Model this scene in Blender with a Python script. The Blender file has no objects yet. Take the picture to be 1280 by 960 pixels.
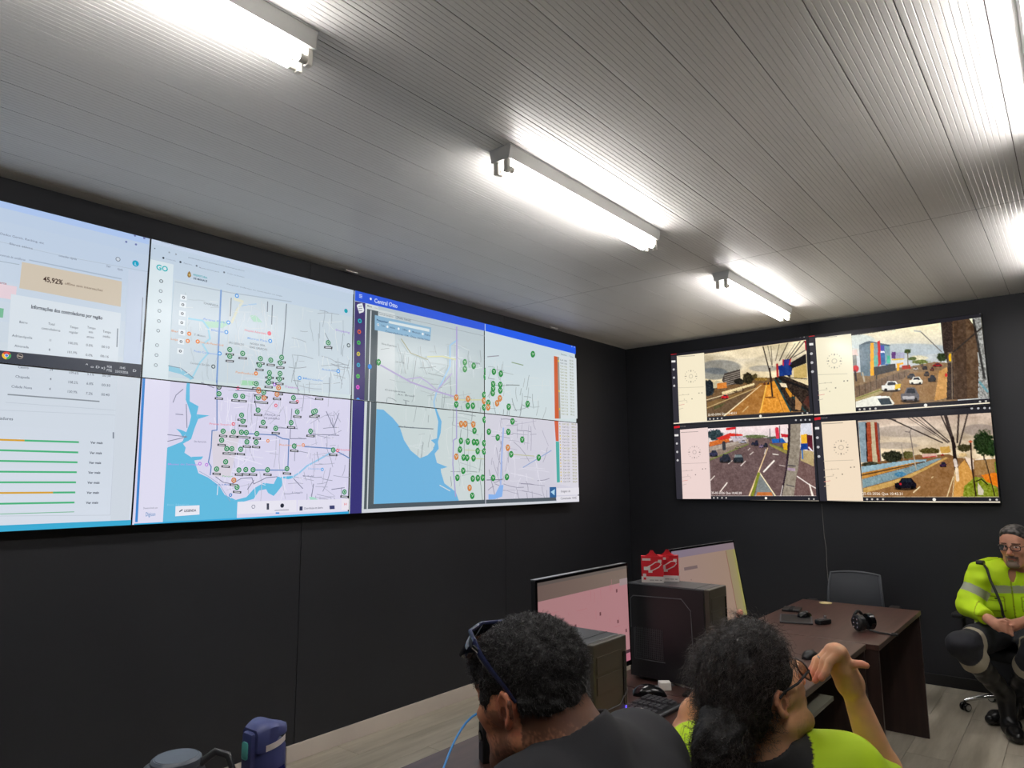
import bpy, bmesh, math, random
import numpy as np
from mathutils import Vector, Matrix

# ------------------------------------------------------------------ camera, world, exposure
scn = bpy.context.scene
C = scn.collection
YAW, PITCH, ROLL = 0.6883, 0.1388, -0.0074
fw = Vector((-math.sin(YAW) * math.cos(PITCH), math.cos(YAW) * math.cos(PITCH), math.sin(PITCH)))
rt = fw.cross(Vector((0, 0, 1))).normalized()
up = rt.cross(fw)
r2 = rt * math.cos(ROLL) + up * math.sin(ROLL)
u2 = -rt * math.sin(ROLL) + up * math.cos(ROLL)
cd = bpy.data.cameras.new('camera')
cam = bpy.data.objects.new('camera', cd)
C.objects.link(cam)
m4 = Matrix((r2, u2, -fw)).transposed().to_4x4()
m4.translation = (3.4777, -6.0569, 1.5161)
cam.matrix_world = m4
cd.sensor_fit = 'HORIZONTAL'
cd.sensor_width = 36.0
cd.lens = 36.0 * 856.36 / 1280.0
cd.clip_start = 0.05
scn.camera = cam

w = bpy.data.worlds.new('world')
scn.world = w
w.use_nodes = True
w.node_tree.nodes['Background'].inputs[0].default_value = (0.5, 0.55, 0.6, 1)
w.node_tree.nodes['Background'].inputs[1].default_value = 0.02

vs = scn.view_settings
vs.view_transform = 'Standard'
vs.look = 'None'
vs.gamma = 1.0
vs.use_curve_mapping = False
vs.exposure = 0.0
TUBE = 41.0          # radiance of the fluorescent tubes

H = 2.826            # ceiling height
RX, FY = 4.9, -7.6   # right wall, wall behind the camera
DZ = 0.72            # desk top height
rng = random.Random(7)
nr = np.random.default_rng(11)

# ------------------------------------------------------------------ helpers
def lin(c):
    o = []
    for v in c[:3]:
        v = v / 255.0
        o.append(v / 12.92 if v <= 0.04045 else ((v + 0.055) / 1.055) ** 2.4)
    return tuple(o)

def mat(name, col, rough=0.5, metal=0.0, noise=None, bump=None, attr=None, emit=None, spec=0.5, coat=0.0, sss=0.0, alpha=None, trans=0.0):
    """noise=(scale vector, strength 0..1, second colour); bump=(scale vector, strength)"""
    m = bpy.data.materials.new(name)
    m.use_nodes = True
    nt = m.node_tree
    N, L = nt.nodes, nt.links
    b = N['Principled BSDF']
    c = lin(col) + (1,)
    b.inputs['Base Color'].default_value = c
    b.inputs['Roughness'].default_value = rough
    b.inputs['Metallic'].default_value = metal
    b.inputs['Specular IOR Level'].default_value = spec
    b.inputs['Coat Weight'].default_value = coat
    if sss:
        b.inputs['Subsurface Weight'].default_value = sss
        b.inputs['Subsurface Radius'].default_value = (0.012, 0.005, 0.003)
        b.inputs['Subsurface Scale'].default_value = 0.6
    if trans:
        b.inputs['Transmission Weight'].default_value = trans
    tc = N.new('ShaderNodeTexCoord')
    src = None
    if attr:
        a = N.new('ShaderNodeAttribute')
        a.attribute_name = attr
        src = a.outputs['Color']
        if not emit:
            L.new(src, b.inputs['Base Color'])
    def nz(sc, det=4):
        mp = N.new('ShaderNodeMapping')
        mp.inputs['Scale'].default_value = sc if hasattr(sc, '__len__') else (sc,) * 3
        n = N.new('ShaderNodeTexNoise')
        n.inputs['Scale'].default_value = 1.0
        n.inputs['Detail'].default_value = det
        L.new(tc.outputs['Object'], mp.inputs['Vector'])
        L.new(mp.outputs['Vector'], n.inputs['Vector'])
        return n
    if noise:
        n = nz(noise[0])
        rp = N.new('ShaderNodeValToRGB')
        rp.color_ramp.elements[0].position = 0.5 - 0.5 * noise[1]
        rp.color_ramp.elements[1].position = 0.5 + 0.5 * noise[1]
        rp.color_ramp.elements[0].color = c
        rp.color_ramp.elements[1].color = lin(noise[2]) + (1,)
        L.new(n.outputs['Fac'], rp.inputs['Fac'])
        if src is not None:
            mx = N.new('ShaderNodeMixRGB')
            mx.blend_type = 'MULTIPLY'
            mx.inputs[0].default_value = 1.0
            L.new(src, mx.inputs[1])
            L.new(rp.outputs['Color'], mx.inputs[2])
            L.new(mx.outputs[0], b.inputs['Base Color'])
        else:
            L.new(rp.outputs['Color'], b.inputs['Base Color'])
    if bump:
        n = nz(bump[0], 3)
        bp = N.new('ShaderNodeBump')
        bp.inputs['Strength'].default_value = bump[1]
        bp.inputs['Distance'].default_value = 0.004
        L.new(n.outputs['Fac'], bp.inputs['Height'])
        L.new(bp.outputs['Normal'], b.inputs['Normal'])
    if emit:
        if attr:
            L.new(src, b.inputs['Emission Color'])
        else:
            b.inputs['Emission Color'].default_value = c
        b.inputs['Emission Strength'].default_value = emit
    return m

def tag(o, label=None, cat=None, group=None, kind=None):
    if label: o['label'] = label
    if cat: o['category'] = cat
    if group: o['group'] = group
    if kind: o['kind'] = kind
    return o

def empty(name, loc, rz=0.0):
    o = bpy.data.objects.new(name, None)
    o.empty_display_size = 0.05
    C.objects.link(o)
    o.location = loc
    o.rotation_euler = (0, 0, rz)
    return o

class MB:
    """collects boxes, tubes and revolved shapes; build() links them as one mesh object"""
    def __init__(s):
        s.v, s.f, s.mi = [], [], []
        s.cur = 0
    def add(s, vs_, fs, M=None):
        o = len(s.v)
        for p in vs_:
            p = Vector(p)
            if M is not None: p = M @ p
            s.v.append(tuple(p))
        for f in fs:
            s.f.append([o + i for i in f])
            s.mi.append(s.cur)
        return s
    def box(s, lo, hi, bev=0.0, M=None):
        x0, y0, z0 = lo
        x1, y1, z1 = hi
        if bev <= 0:
            vs_ = [(x, y, z) for x in (x0, x1) for y in (y0, y1) for z in (z0, z1)]
            fs = [(0, 1, 3, 2), (4, 6, 7, 5), (0, 4, 5, 1), (2, 3, 7, 6), (0, 2, 6, 4), (1, 5, 7, 3)]
            return s.add(vs_, fs, M)
        bm = bmesh.new()
        bmesh.ops.create_cube(bm, size=1.0)
        for v in bm.verts:
            v.co = Vector(((x0 + x1) / 2 + v.co.x * (x1 - x0), (y0 + y1) / 2 + v.co.y * (y1 - y0), (z0 + z1) / 2 + v.co.z * (z1 - z0)))
        bmesh.ops.bevel(bm, geom=list(bm.edges), offset=bev, segments=2, profile=0.5, affect='EDGES')
        bm.verts.index_update()
        s.add([v.co.copy() for v in bm.verts], [[v.index for v in f.verts] for f in bm.faces], M)
        bm.free()
        return s
    def tube(s, pts, r, seg=10, cap=True, M=None, sx=1.0):
        pts = [Vector(p) for p in pts]
        n = len(pts)
        rs = r if hasattr(r, '__len__') else [r] * n
        vs_, fs = [], []
        ref = None
        for i, p in enumerate(pts):
            t = (pts[min(i + 1, n - 1)] - pts[max(i - 1, 0)]).normalized()
            if ref is None:
                ref = Vector((0, 0, 1)) if abs(t.z) < 0.9 else Vector((1, 0, 0))
            a = (ref - t * ref.dot(t)).normalized()
            b = t.cross(a)
            ref = a
            for k in range(seg):
                th = 2 * math.pi * k / seg
                vs_.append(p + (a * math.cos(th) + b * math.sin(th) * sx) * rs[i])
        for i in range(n - 1):
            for k in range(seg):
                k2 = (k + 1) % seg
                fs.append((i * seg + k, i * seg + k2, (i + 1) * seg + k2, (i + 1) * seg + k))
        if cap:
            fs.append(tuple(range(seg - 1, -1, -1)))
            fs.append(tuple((n - 1) * seg + k for k in range(seg)))
        return s.add(vs_, fs, M)
    def lathe(s, prof, seg=28, M=None, sy=1.0):
        vs_, fs = [], []
        n = len(prof)
        for (r, z) in prof:
            for k in range(seg):
                th = 2 * math.pi * k / seg
                vs_.append((r * math.cos(th), r * math.sin(th) * sy, z))
        for i in range(n - 1):
            for k in range(seg):
                k2 = (k + 1) % seg
                fs.append((i * seg + k, i * seg + k2, (i + 1) * seg + k2, (i + 1) * seg + k))
        fs.append(tuple(range(seg - 1, -1, -1)))
        fs.append(tuple((n - 1) * seg + k for k in range(seg)))
        return s.add(vs_, fs, M)
    def prism(s, pts, d, M=None):
        """outline pts in the local xy plane, thickness d along z"""
        n = len(pts)
        vs_ = [(p[0], p[1], 0) for p in pts] + [(p[0], p[1], d) for p in pts]
        fs = [tuple(range(n - 1, -1, -1)), tuple(range(n, 2 * n))]
        for i in range(n):
            j = (i + 1) % n
            fs.append((i, j, n + j, n + i))
        return s.add(vs_, fs, M)
    def build(s, name, m, parent=None, smooth=False, angle=40, label=None):
        me = bpy.data.meshes.new(name)
        me.from_pydata([tuple(v) for v in s.v], [], s.f)
        ms = m if isinstance(m, (list, tuple)) else [m]
        for q in ms: me.materials.append(q)
        if len(ms) > 1:
            for p, i in zip(me.polygons, s.mi): p.material_index = i
        bm = bmesh.new()
        bm.from_mesh(me)
        bmesh.ops.recalc_face_normals(bm, faces=bm.faces)
        bm.to_mesh(me)
        bm.free()
        if smooth:
            me.shade_smooth()
            me.set_sharp_from_angle(angle=math.radians(angle))
        o = bpy.data.objects.new(name, me)
        C.objects.link(o)
        if parent is not None: o.parent = parent
        if label: o['label'] = label
        return o

def np_mesh(name, V, F, m, parent=None, col=None, smooth=True):
    """fast mesh from numpy arrays; F is an (n,k) index array, col is (nverts,3) linear colour"""
    me = bpy.data.meshes.new(name)
    k = F.shape[1]
    me.vertices.add(len(V))
    me.vertices.foreach_set('co', np.ascontiguousarray(V, dtype=np.float32).ravel())
    me.loops.add(F.size)
    me.loops.foreach_set('vertex_index', np.ascontiguousarray(F, dtype=np.int32).ravel())
    me.polygons.add(len(F))
    me.polygons.foreach_set('loop_start', np.arange(0, F.size, k, dtype=np.int32))
    me.update(calc_edges=True)
    if col is not None:
        a = me.color_attributes.new('Col', 'FLOAT_COLOR', 'POINT')
        c4 = np.ones((len(V), 4), np.float32)
        c4[:, :3] = col
        a.data.foreach_set('color', c4.ravel())
    me.materials.append(m)
    me.validate()
    if smooth: me.shade_smooth()
    o = bpy.data.objects.new(name, me)
    C.objects.link(o)
    if parent is not None: o.parent = parent
    return o

def copy_tree(o, parent=None):
    c = o.copy()
    C.objects.link(c)
    if parent is not None: c.parent = parent
    for ch in [q for q in bpy.data.objects if q.parent == o]:
        copy_tree(ch, c)
    return c

_txt = {}
BOLD = {'GO', '45,92%', 'Informações dos controladores por região', 'Central Otto', 'PREFEITURA', 'DE MANAUS', 'LEGENDA', 'Ver mais', 'Pesquisar'}
def glyphs(s, bold=False):
    """outline of a line of text as (points, faces), letter height about 0.7"""
    bold = s in BOLD
    if s in _txt: return _txt[s]
    cu = bpy.data.curves.new('t', 'FONT')
    cu.body = s
    cu.size = 1.0
    cu.resolution_u = 2
    cu.offset = 0.026 if bold else 0.006
    o = bpy.data.objects.new('t', cu)
    C.objects.link(o)
    dg = bpy.context.evaluated_depsgraph_get()
    me = bpy.data.meshes.new_from_object(o.evaluated_get(dg))
    vs_ = np.array([v.co[:2] for v in me.vertices]) if len(me.vertices) else np.zeros((0, 2))
    fs = [list(p.vertices) for p in me.polygons]
    bpy.data.objects.remove(o)
    bpy.data.curves.remove(cu)
    bpy.data.meshes.remove(me)
    _txt[s] = (vs_, fs)
    return _txt[s]

# ------------------------------------------------------------------ materials
M = {}
M['ceil'] = mat('white_board', (226, 225, 222), 0.42, noise=((3, 3, 3), 0.8, (216, 215, 211)))
M['ceil_back'] = mat('ceiling_void', (120, 118, 115), 0.9)
M['wall'] = mat('black_wall_paint', (37, 39, 44), 0.5, noise=((2, 2, 2), 0.9, (31, 32, 37)), bump=((60, 60, 60), 0.05))
M['wallback'] = mat('black_wall_core', (22, 22, 24), 0.8)
M['skirt'] = mat('beige_skirting', (214, 203, 192), 0.45, noise=((2, 4, 2), 0.7, (200, 190, 180)))
M['skirt_black'] = mat('black_skirting', (24, 24, 26), 0.5)
M['fix'] = mat('fixture_white_enamel', (205, 206, 203), 0.35)
M['socket'] = mat('lampholder_plastic', (225, 222, 212), 0.4)
M['tube'] = mat('fluorescent_tube', (255, 250, 248), 0.3, emit=TUBE)
M['black'] = mat('black_plastic', (22, 23, 25), 0.42, bump=((300, 300, 300), 0.06))
M['black_gloss'] = mat('black_gloss_plastic', (14, 14, 16), 0.18)
M['dark_metal'] = mat('black_sheet_steel', (60, 62, 65), 0.36, bump=((400, 400, 400), 0.05))
M['tower_front'] = mat('brown_black_front', (70, 65, 56), 0.4)
M['grey_line'] = mat('grey_groove', (92, 94, 98), 0.45)
M['chrome'] = mat('chrome', (210, 212, 215), 0.12, metal=1.0)
M['white_plastic'] = mat('white_plastic', (228, 226, 220), 0.4)
M['floor_sub'] = mat('subfloor', (120, 112, 100), 0.9)
M['teal'] = mat('teal_rubber', (96, 190, 182), 0.45)
M['navy_cap'] = mat('navy_blue_cap', (62, 70, 122), 0.45)
M['navy_body'] = mat('navy_clear_plastic', (22, 24, 88), 0.12, spec=0.6, coat=0.4)
M['blue_cable'] = mat('blue_cable', (60, 150, 225), 0.45)
M['mesh'] = mat('chair_mesh', (58, 61, 66), 0.75, bump=((500, 500, 500), 0.3))
M['fabric_black'] = mat('black_fabric', (26, 26, 29), 0.85, bump=((350, 350, 350), 0.25))
M['lid'] = mat('charcoal_lid', (70, 74, 82), 0.3)
M['lid2'] = mat('charcoal_cap', (78, 86, 96), 0.42)
M['yellow'] = mat('cream_yellow_card', (226, 206, 150), 0.6)

def wood(name, c1, c2, sc, rough=0.35, rnd=0.0):
    m = bpy.data.materials.new(name)
    m.use_nodes = True
    N, L = m.node_tree.nodes, m.node_tree.links
    b = N['Principled BSDF']
    b.inputs['Roughness'].default_value = rough
    tc = N.new('ShaderNodeTexCoord')
    mp = N.new('ShaderNodeMapping')
    mp.inputs['Scale'].default_value = sc
    oi = N.new('ShaderNodeObjectInfo')
    ad = N.new('ShaderNodeVectorMath')
    ad.operation = 'ADD'
    mu = N.new('ShaderNodeMath')
    mu.operation = 'MULTIPLY'
    mu.inputs[1].default_value = 40.0
    L.new(oi.outputs['Random'], mu.inputs[0])
    L.new(tc.outputs['Object'], mp.inputs['Vector'])
    L.new(mp.outputs['Vector'], ad.inputs[0])
    L.new(mu.outputs[0], ad.inputs[1])
    n = N.new('ShaderNodeTexNoise')
    n.inputs['Scale'].default_value = 1.0
    n.inputs['Detail'].default_value = 6.0
    n.inputs['Roughness'].default_value = 0.62
    L.new(ad.outputs[0], n.inputs['Vector'])
    rp = N.new('ShaderNodeValToRGB')
    rp.color_ramp.elements[0].position = 0.32
    rp.color_ramp.elements[1].position = 0.68
    rp.color_ramp.elements[0].color = lin(c1) + (1,)
    rp.color_ramp.elements[1].color = lin(c2) + (1,)
    L.new(n.outputs['Fac'], rp.inputs['Fac'])
    out = rp.outputs['Color']
    if rnd:
        hs = N.new('ShaderNodeHueSaturation')
        mr = N.new('ShaderNodeMapRange')
        mr.inputs['To Min'].default_value = 1 - rnd
        mr.inputs['To Max'].default_value = 1 + rnd
        L.new(oi.outputs['Random'], mr.inputs['Value'])
        L.new(mr.outputs[0], hs.inputs['Value'])
        L.new(out, hs.inputs['Color'])
        out = hs.outputs['Color']
    L.new(out, b.inputs['Base Color'])
    return m
M['plank'] = wood('pale_oak_laminate', (168, 160, 142), (204, 197, 180), (14, 1.4, 14), 0.38, 0.06)
M['desk'] = wood('dark_wenge_board', (60, 40, 35), (90, 61, 53), (22, 1.6, 22), 0.34)
M['desk_v'] = wood('dark_wenge_panel', (44, 32, 30), (62, 45, 41), (24, 24, 1.6), 0.42)
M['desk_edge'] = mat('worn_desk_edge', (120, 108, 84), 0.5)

# ------------------------------------------------------------------ room shell
floor = MB().box((0, FY, -0.06), (RX, 0, -0.012)).build('floor', M['floor_sub'])
tag(floor, 'pale oak laminate floor of lengthwise planks', kind='structure')
pw, pl = 0.215, 1.38
plank_me = {}
i = 0
x = 0.0
row = 0
while x < RX - 0.02:
    x1 = min(x + pw, RX)
    y = FY - (row * 0.53) % pl
    while y < 0:
        ya, yb = max(y, FY), min(y + pl, 0)
        if yb - ya > 0.03:
            o = MB().box((-(x1 - x) / 2 + 0.0012, -(yb - ya) / 2 + 0.0012, -0.012), ((x1 - x) / 2 - 0.0012, (yb - ya) / 2 - 0.0012, 0.0)).build('floor_plank', M['plank'], floor)
            o.location = ((x + x1) / 2, (ya + yb) / 2, 0)
        y += pl
    x = x1
    row += 1

ceiling = MB().box((0, FY, H + 0.014), (RX, 0, H + 0.08)).build('ceiling', M['ceil_back'])
tag(ceiling, 'white ribbed ceiling of narrow boards running lengthwise', kind='structure')
bw = 0.1945
def board_mesh(width, length):
    # profile across the board: fine V grooves every tenth, raised lip at the seams
    n = 10
    p = [(0.0016, 0.006), (0.0016, 0.0006), (0.005, 0.0)]
    for k in range(1, n):
        c = width * k / n
        p += [(c - 0.0022, 0.0), (c - 0.0008, 0.001), (c + 0.0008, 0.001), (c + 0.0022, 0.0)]
    p += [(width - 0.005, 0.0), (width - 0.0016, 0.0006), (width - 0.0016, 0.006)]
    vs_ = [(a, 0, z) for a, z in p] + [(a, length, z) for a, z in p]
    k = len(p)
    fs = [(i, i + 1, k + i + 1, k + i) for i in range(k - 1)]
    return vs_, fs
bm_cache = {}
rows = [(-2.083, 0.0), (FY, -2.087)]
nb = int(RX / bw) + 1
for (ya, yb) in rows:
    for k in range(nb):
        x0 = 0.085 + (k - 1) * bw
        wd = bw
        if x0 < 0: wd = bw + x0; x0 = 0.0
        if x0 + wd > RX: wd = RX - x0
        if wd < 0.03: continue
        key = (round(wd, 4), ya)
        if key not in bm_cache:
            vs_, fs = board_mesh(wd, yb - ya)
            o = MB().add(vs_, fs).build('ceiling_board', M['ceil'], ceiling)
            bm_cache[key] = o.data
        else:
            o = bpy.data.objects.new('ceiling_board', bm_cache[key])
            C.objects.link(o)
            o.parent = ceiling
        o.location = (x0, ya, H)

def wall(name, lo, hi, label):
    return tag(MB().box(lo, hi).build(name, M['wallback']), label, kind='structure')
wl = wall('wall_left', (-0.12, FY, 0), (-0.006, 0.12, H), 'long black panelled wall carrying the video wall')
for ya, yb in ((-1.919, 0), (-3.737, -1.919), (-5.555, -3.737), (FY, -5.555)):
    MB().box((-0.006, ya + 0.0015, 0), (0, yb - 0.0015, H), 0.0012).build('wall_panel', M['wall'], wl)
wb = wall('wall_back', (-0.006, 0.006, 0), (RX, 0.12, H), 'black panelled end wall with four camera screens')
for xa, xb in ((0, 1.8), (1.8, 3.62), (3.62, RX)):
    MB().box((xa + 0.0015, 0, 0), (xb - 0.0015, 0.006, H), 0.0012).build('wall_panel', M['wall'], wb)
wall('wall_right', (RX, FY, 0), (RX + 0.12, 0.12, H), 'black wall on the right side of the room')
wall('wall_front', (-0.12, FY - 0.12, 0), (RX + 0.12, FY, H), 'black wall behind the viewer')
bb = MB().box((0, -3.79, 0), (0.014, -0.02, 0.088), 0.003)
tag(bb.build('baseboard_left', M['skirt']), 'beige skirting board along the black left wall', kind='structure')
bb2 = tag(MB().box((0, FY, 0), (0.014, -3.797, 0.088), 0.003).build('baseboard_left.001', M['skirt']), 'beige skirting board along the black left wall, nearer length', kind='structure')
tag(MB().box((0, -0.012, 0), (RX, 0, 0.08), 0.003).build('baseboard_back', M['skirt_black']), 'black skirting board at the foot of the end wall', kind='structure')

# ------------------------------------------------------------------ fluorescent battens
def batten(x, y0, label, proto=[None]):
    if proto[0] is None:
        t = empty('fluorescent_light', (0, 0, 0))
        Lh = 1.25
        hw_top, hw_bot, hh = 0.056, 0.046, 0.055
        b = MB()
        pts = [(-hw_top, 0), (hw_top, 0), (hw_bot, -hh), (-hw_bot, -hh)]
        Mx = Matrix(((1, 0, 0, 0), (0, 0, 1, 0), (0, 1, 0, 0), (0, 0, 0, 1)))
        b.prism(pts, Lh, Mx)
        b.box((-hw_top - 0.004, -0.002, -0.004), (hw_top + 0.004, Lh + 0.002, -0.0004))
        b.build('housing', M['fix'], t)
        for sx in (-1, 1):
            for e in (0, 1):
                y = 0.012 if e == 0 else Lh - 0.012
                q = MB()
                q.box((sx * 0.026 - 0.011, y - 0.009, -hh - 0.052), (sx * 0.026 + 0.011, y + 0.009, -hh), 0.003)
                q.build('lampholder', M['socket'], t)
            MB().tube([(sx * 0.026, 0.045, -hh - 0.036), (sx * 0.026, Lh - 0.045, -hh - 0.036)], 0.013, 14).build('tube', M['tube'], t, True)
            for e in (0, 1):
                a, bq = (0.02, 0.045) if e == 0 else (Lh - 0.045, Lh - 0.02)
                MB().tube([(sx * 0.026, a, -hh - 0.036), (sx * 0.026, bq, -hh - 0.036)], 0.0134, 14).build('end_cap', M['socket'], t, True)
        proto[0] = t
        o = t
    else:
        o = copy_tree(proto[0])
    o.location = (x, y0, H)
    return tag(o, label, 'light', 'twin tube battens on the ceiling')
batten(1.815, -6.235, 'twin tube light batten at the upper left, its far end in view')
batten(1.815, -4.10, 'complete twin tube light batten in the middle of the ceiling')
batten(1.815, -1.925, 'small twin tube light batten nearest the black end wall')
batten(3.515, -4.10, 'bright light batten cut off by the upper right edge of the picture')
batten(3.515, -1.925, 'light batten out of view beyond the right edge, above the seated officer')
batten(3.515, -6.235, 'light batten out of view above the photographer')
for y, lb in ((-3.47, 'small white bracket where ceiling meets wall above the map screens'), (-1.30, 'small white bracket where ceiling meets wall above the right end of the video wall')):
    q = MB().box((0.03, y - 0.045, H - 0.008), (0.052, y + 0.045, H + 0.001), 0.002)
    tag(q.build('ceiling_bracket', M['white_plastic']), lb, 'bracket', 'white brackets along the ceiling edge')

# ------------------------------------------------------------------ wall screens: flat content drawn on each panel
# plane homographies: measured picture reading -> metres on the screen plane (left wall: y,z / end wall: x,z)
HL = np.array([[6.907143007e-03, -2.246510621e-04, -5.376503422e+00], [-1.209562169e-03, -3.243171835e-03, 3.563012980e+00], [-7.812802851e-04, 9.476663283e-05, 1.0]])
HR = np.array([[3.437616019e-02, -1.035666881e-03, -2.629277474e+01], [4.625576169e-03, -2.907267725e-02, 1.955724373e+01], [3.196674585e-03, 5.134372625e-04, 1.0]])
CROP = {'A': (0, 230, 4.365), 'B': (0, 440, 4.365), 'C': (160, 290, 4.414), 'D': (160, 460, 4.414), 'E': (430, 350, 4.267), 'F': (430, 480, 4.267),
        'G': (830, 390, 6.095), 'H': (1000, 380, 5.12), 'I': (830, 515, 6.095), 'J': (1010, 510, 5.12), 'P': (0, 0, 1.0), 'K': (0, 350, 7.38), 'Q': (180, 290, 9.143), 'S': (440, 360, 10.667)}

class Art:
    """flat coloured shapes on one wall plane, clipped to the panel they fall on"""
    def __init__(s, Hm, rects):
        s.H, s.Hi = Hm, np.linalg.inv(Hm)
        s.rects = rects
        s.buf = [([], [], []) for _ in rects]
        s.n = 0
        s.only = None
    def m(s, k, pts):
        x0, y0, sc = CROP[k]
        p = np.array(pts, float).reshape(-1, 2) / sc + (x0, y0)
        q = np.c_[p, np.ones(len(p))] @ s.H.T
        return q[:, :2] / q[:, 2:]
    def inv(s, q):
        p = np.c_[q, np.ones(len(q))] @ s.Hi.T
        return p[:, :2] / p[:, 2:]
    @staticmethod
    def clip(P, r):
        for ax, lim, sg in ((0, r[0], 1), (0, r[1], -1), (1, r[2], 1), (1, r[3], -1)):
            out = []
            for i in range(len(P)):
                a, b = P[i], P[(i + 1) % len(P)]
                da, db = sg * (a[ax] - lim), sg * (b[ax] - lim)
                if da >= 0: out.append(a)
                if (da < 0) != (db < 0):
                    t = da / (da - db)
                    out.append((a[0] + (b[0] - a[0]) * t, a[1] + (b[1] - a[1]) * t))
            P = out
            if len(P) < 3: return []
        return P
    def raw(s, P, col, L):
        s.n += 1
        d = L * 1.2e-4 + s.n * 4e-7
        P = [tuple(p) for p in P]
        xs = [p[0] for p in P]; zs = [p[1] for p in P]
        for i, r in enumerate(s.rects):
            if s.only is not None and i not in s.only: continue
            if max(xs) <= r[0] or min(xs) >= r[1] or max(zs) <= r[2] or min(zs) >= r[3]: continue
            inside = min(xs) >= r[0] and max(xs) <= r[1] and min(zs) >= r[2] and max(zs) <= r[3]
            Q = P if inside else s.clip(P, r)
            if len(Q) < 3: continue
            V, F, K = s.buf[i]
            o = len(V)
            V += [(q[0], q[1], d) for q in Q]
            F.append(list(range(o, o + len(Q))))
            K += [lin(col)] * len(Q)
    def poly(s, k, pts, col, L=1):
        s.raw(s.m(k, pts), col, L)
    def rect(s, k, a, b, col, L=1):
        q = s.m(k, [a, b])
        (xa, za), (xb, zb) = q
        s.raw([(xa, za), (xb, za), (xb, zb), (xa, zb)], col, L)
    def line(s, k, pts, wd, col, L=2):
        p = np.array(pts, float)
        for a, b in zip(p[:-1], p[1:]):
            t = b - a
            ln = np.hypot(*t)
            if ln < 1e-6: continue
            t /= ln
            n = np.array((-t[1], t[0])) * wd / 2
            e = t * wd * 0.25
            s.poly(k, [a - e + n, b + e + n, b + e - n, a - e - n], col, L)
    def rad(s, k, c, r):
        q = s.m(k, [(c[0], c[1] - r), (c[0], c[1] + r)])
        return abs(q[0][1] - q[1][1]) / 2
    def circ(s, k, c, r, col, L=3, n=14):
        o = s.m(k, [c])[0]
        R = s.rad(k, c, r)
        s.raw([(o[0] + R * math.cos(2 * math.pi * i / n), o[1] + R * math.sin(2 * math.pi * i / n)) for i in range(n)], col, L)
    def text(s, k, at, h, txt, col, L=4, wd=None, slant=0):
        """baseline start at a reading, cap height h in readings, optional end x reading to stretch to"""
        o = s.m(k, [at])[0]
        R = s.rad(k, at, h / 2) * 2
        vs_, fs = glyphs(txt)
        if not len(vs_): return
        sc = R / 0.7
        sx = sc
        if wd is not None:
            e = s.m(k, [(at[0] + wd, at[1])])[0]
            sx = abs(e[0] - o[0]) / max(vs_[:, 0].max(), 1e-4)
        for f in fs:
            s.raw([(o[0] + vs_[i][0] * sx, o[1] + vs_[i][1] * sc) for i in f], col, L)
        s.n += 30

LR = [(-1.0622 - 1.213 * (c + 1) + 0.0035, -1.0622 - 1.213 * c - 0.0035, 1.321 + 0.684 * r + 0.003, 1.321 + 0.684 * (r + 1) - 0.003) for c in (3, 2, 1, 0) for r in (1, 0)]
# order: column from the left (0..3), top then bottom -> index = col*2 + (0 top, 1 bottom)
A = Art(HL, LR)
RR = [(0.527 + 0.004, 1.80 - 0.004, 2.017 + 0.003, 2.7055 - 0.004), (0.527 + 0.004, 1.80 - 0.004, 1.321 + 0.004, 2.017 - 0.003),
      (1.80 + 0.004, 3.019 - 0.004, 2.017 + 0.003, 2.7055 - 0.004), (1.80 + 0.004, 3.019 - 0.004, 1.321 + 0.004, 2.017 - 0.003)]
B = Art(HR, RR)

def grad(art, i, c_top, c_bot, n=8):
    r = art.rects[i]
    art.only = [i]
    for k in range(n):
        t = (k + 0.5) / n
        za, zb = r[3] + (r[2] - r[3]) * k / n, r[3] + (r[2] - r[3]) * (k + 1) / n
        art.raw([(r[0], zb), (r[1], zb), (r[1], za), (r[0], za)], [a + (b - a) * t for a, b in zip(c_top, c_bot)], 0)
    art.only = None
grad(A, 0, (186, 203, 226), (206, 216, 224))
grad(A, 1, (205, 214, 224), (212, 220, 232))
grad(A, 2, (190, 206, 224), (206, 219, 222))
grad(A, 3, (214, 211, 234), (217, 214, 238))
grad(A, 4, (183, 196, 203), (196, 208, 208))
grad(A, 5, (200, 212, 212), (203, 213, 214))
grad(A, 6, (200, 214, 221), (206, 219, 222))
grad(A, 7, (208, 207, 219), (205, 203, 217))

# ---- left column: dashboard
A.only = [0]
A.poly('A', [(-900, -160), (815, 283), (812, 330), (-900, -100)], (172, 196, 236), 1)
A.line('A', [(-500, 200), (350, 395), (815, 480)], 3, (176, 190, 206), 1)
for q, tx, wd in (((0, 275), 'Dados Gerais, Ranking, etc', 245), ((50, 330), 'filtros ativos', 130), ((320, 395), 'consulta rápida', 100), ((0, 392), 'controle de semáforos', 140), ((580, 452), 'Sair', 25), ((640, 468), 'Ajuda', 30)):
    A.text('A', q, 12, tx, (120, 130, 150), 3, wd)
A.line('A', [(-500, 330), (105, 440)], 4, (160, 175, 190), 2)
A.line('A', [(160, 415), (662, 518)], 6, (165, 180, 198), 2)
A.rect('A', (-700, 505), (92, 560), (226, 205, 214), 1)
A.text('A', (-20, 540), 13, 'alerta', (170, 80, 90), 3, 56)
A.rect('A', (-560, 590), (16, 730), (120, 184, 150), 1)
A.poly('A', [(120, 425), (665, 532), (658, 670), (105, 568)], (206, 194, 176), 2)
A.text('A', (235, 530), 27, '45,92%', (60, 36, 30), 4, 108)
A.text('A', (352, 548), 14, 'offline sem interseções', (120, 100, 84), 4, 210)
A.poly('A', [(60, 600), (660, 705), (640, 1000), (35, 1000)], (214, 223, 231), 1)
A.text('A', (168, 678), 20, 'Informações dos controladores por região', (58, 66, 80), 4, 395)
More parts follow.
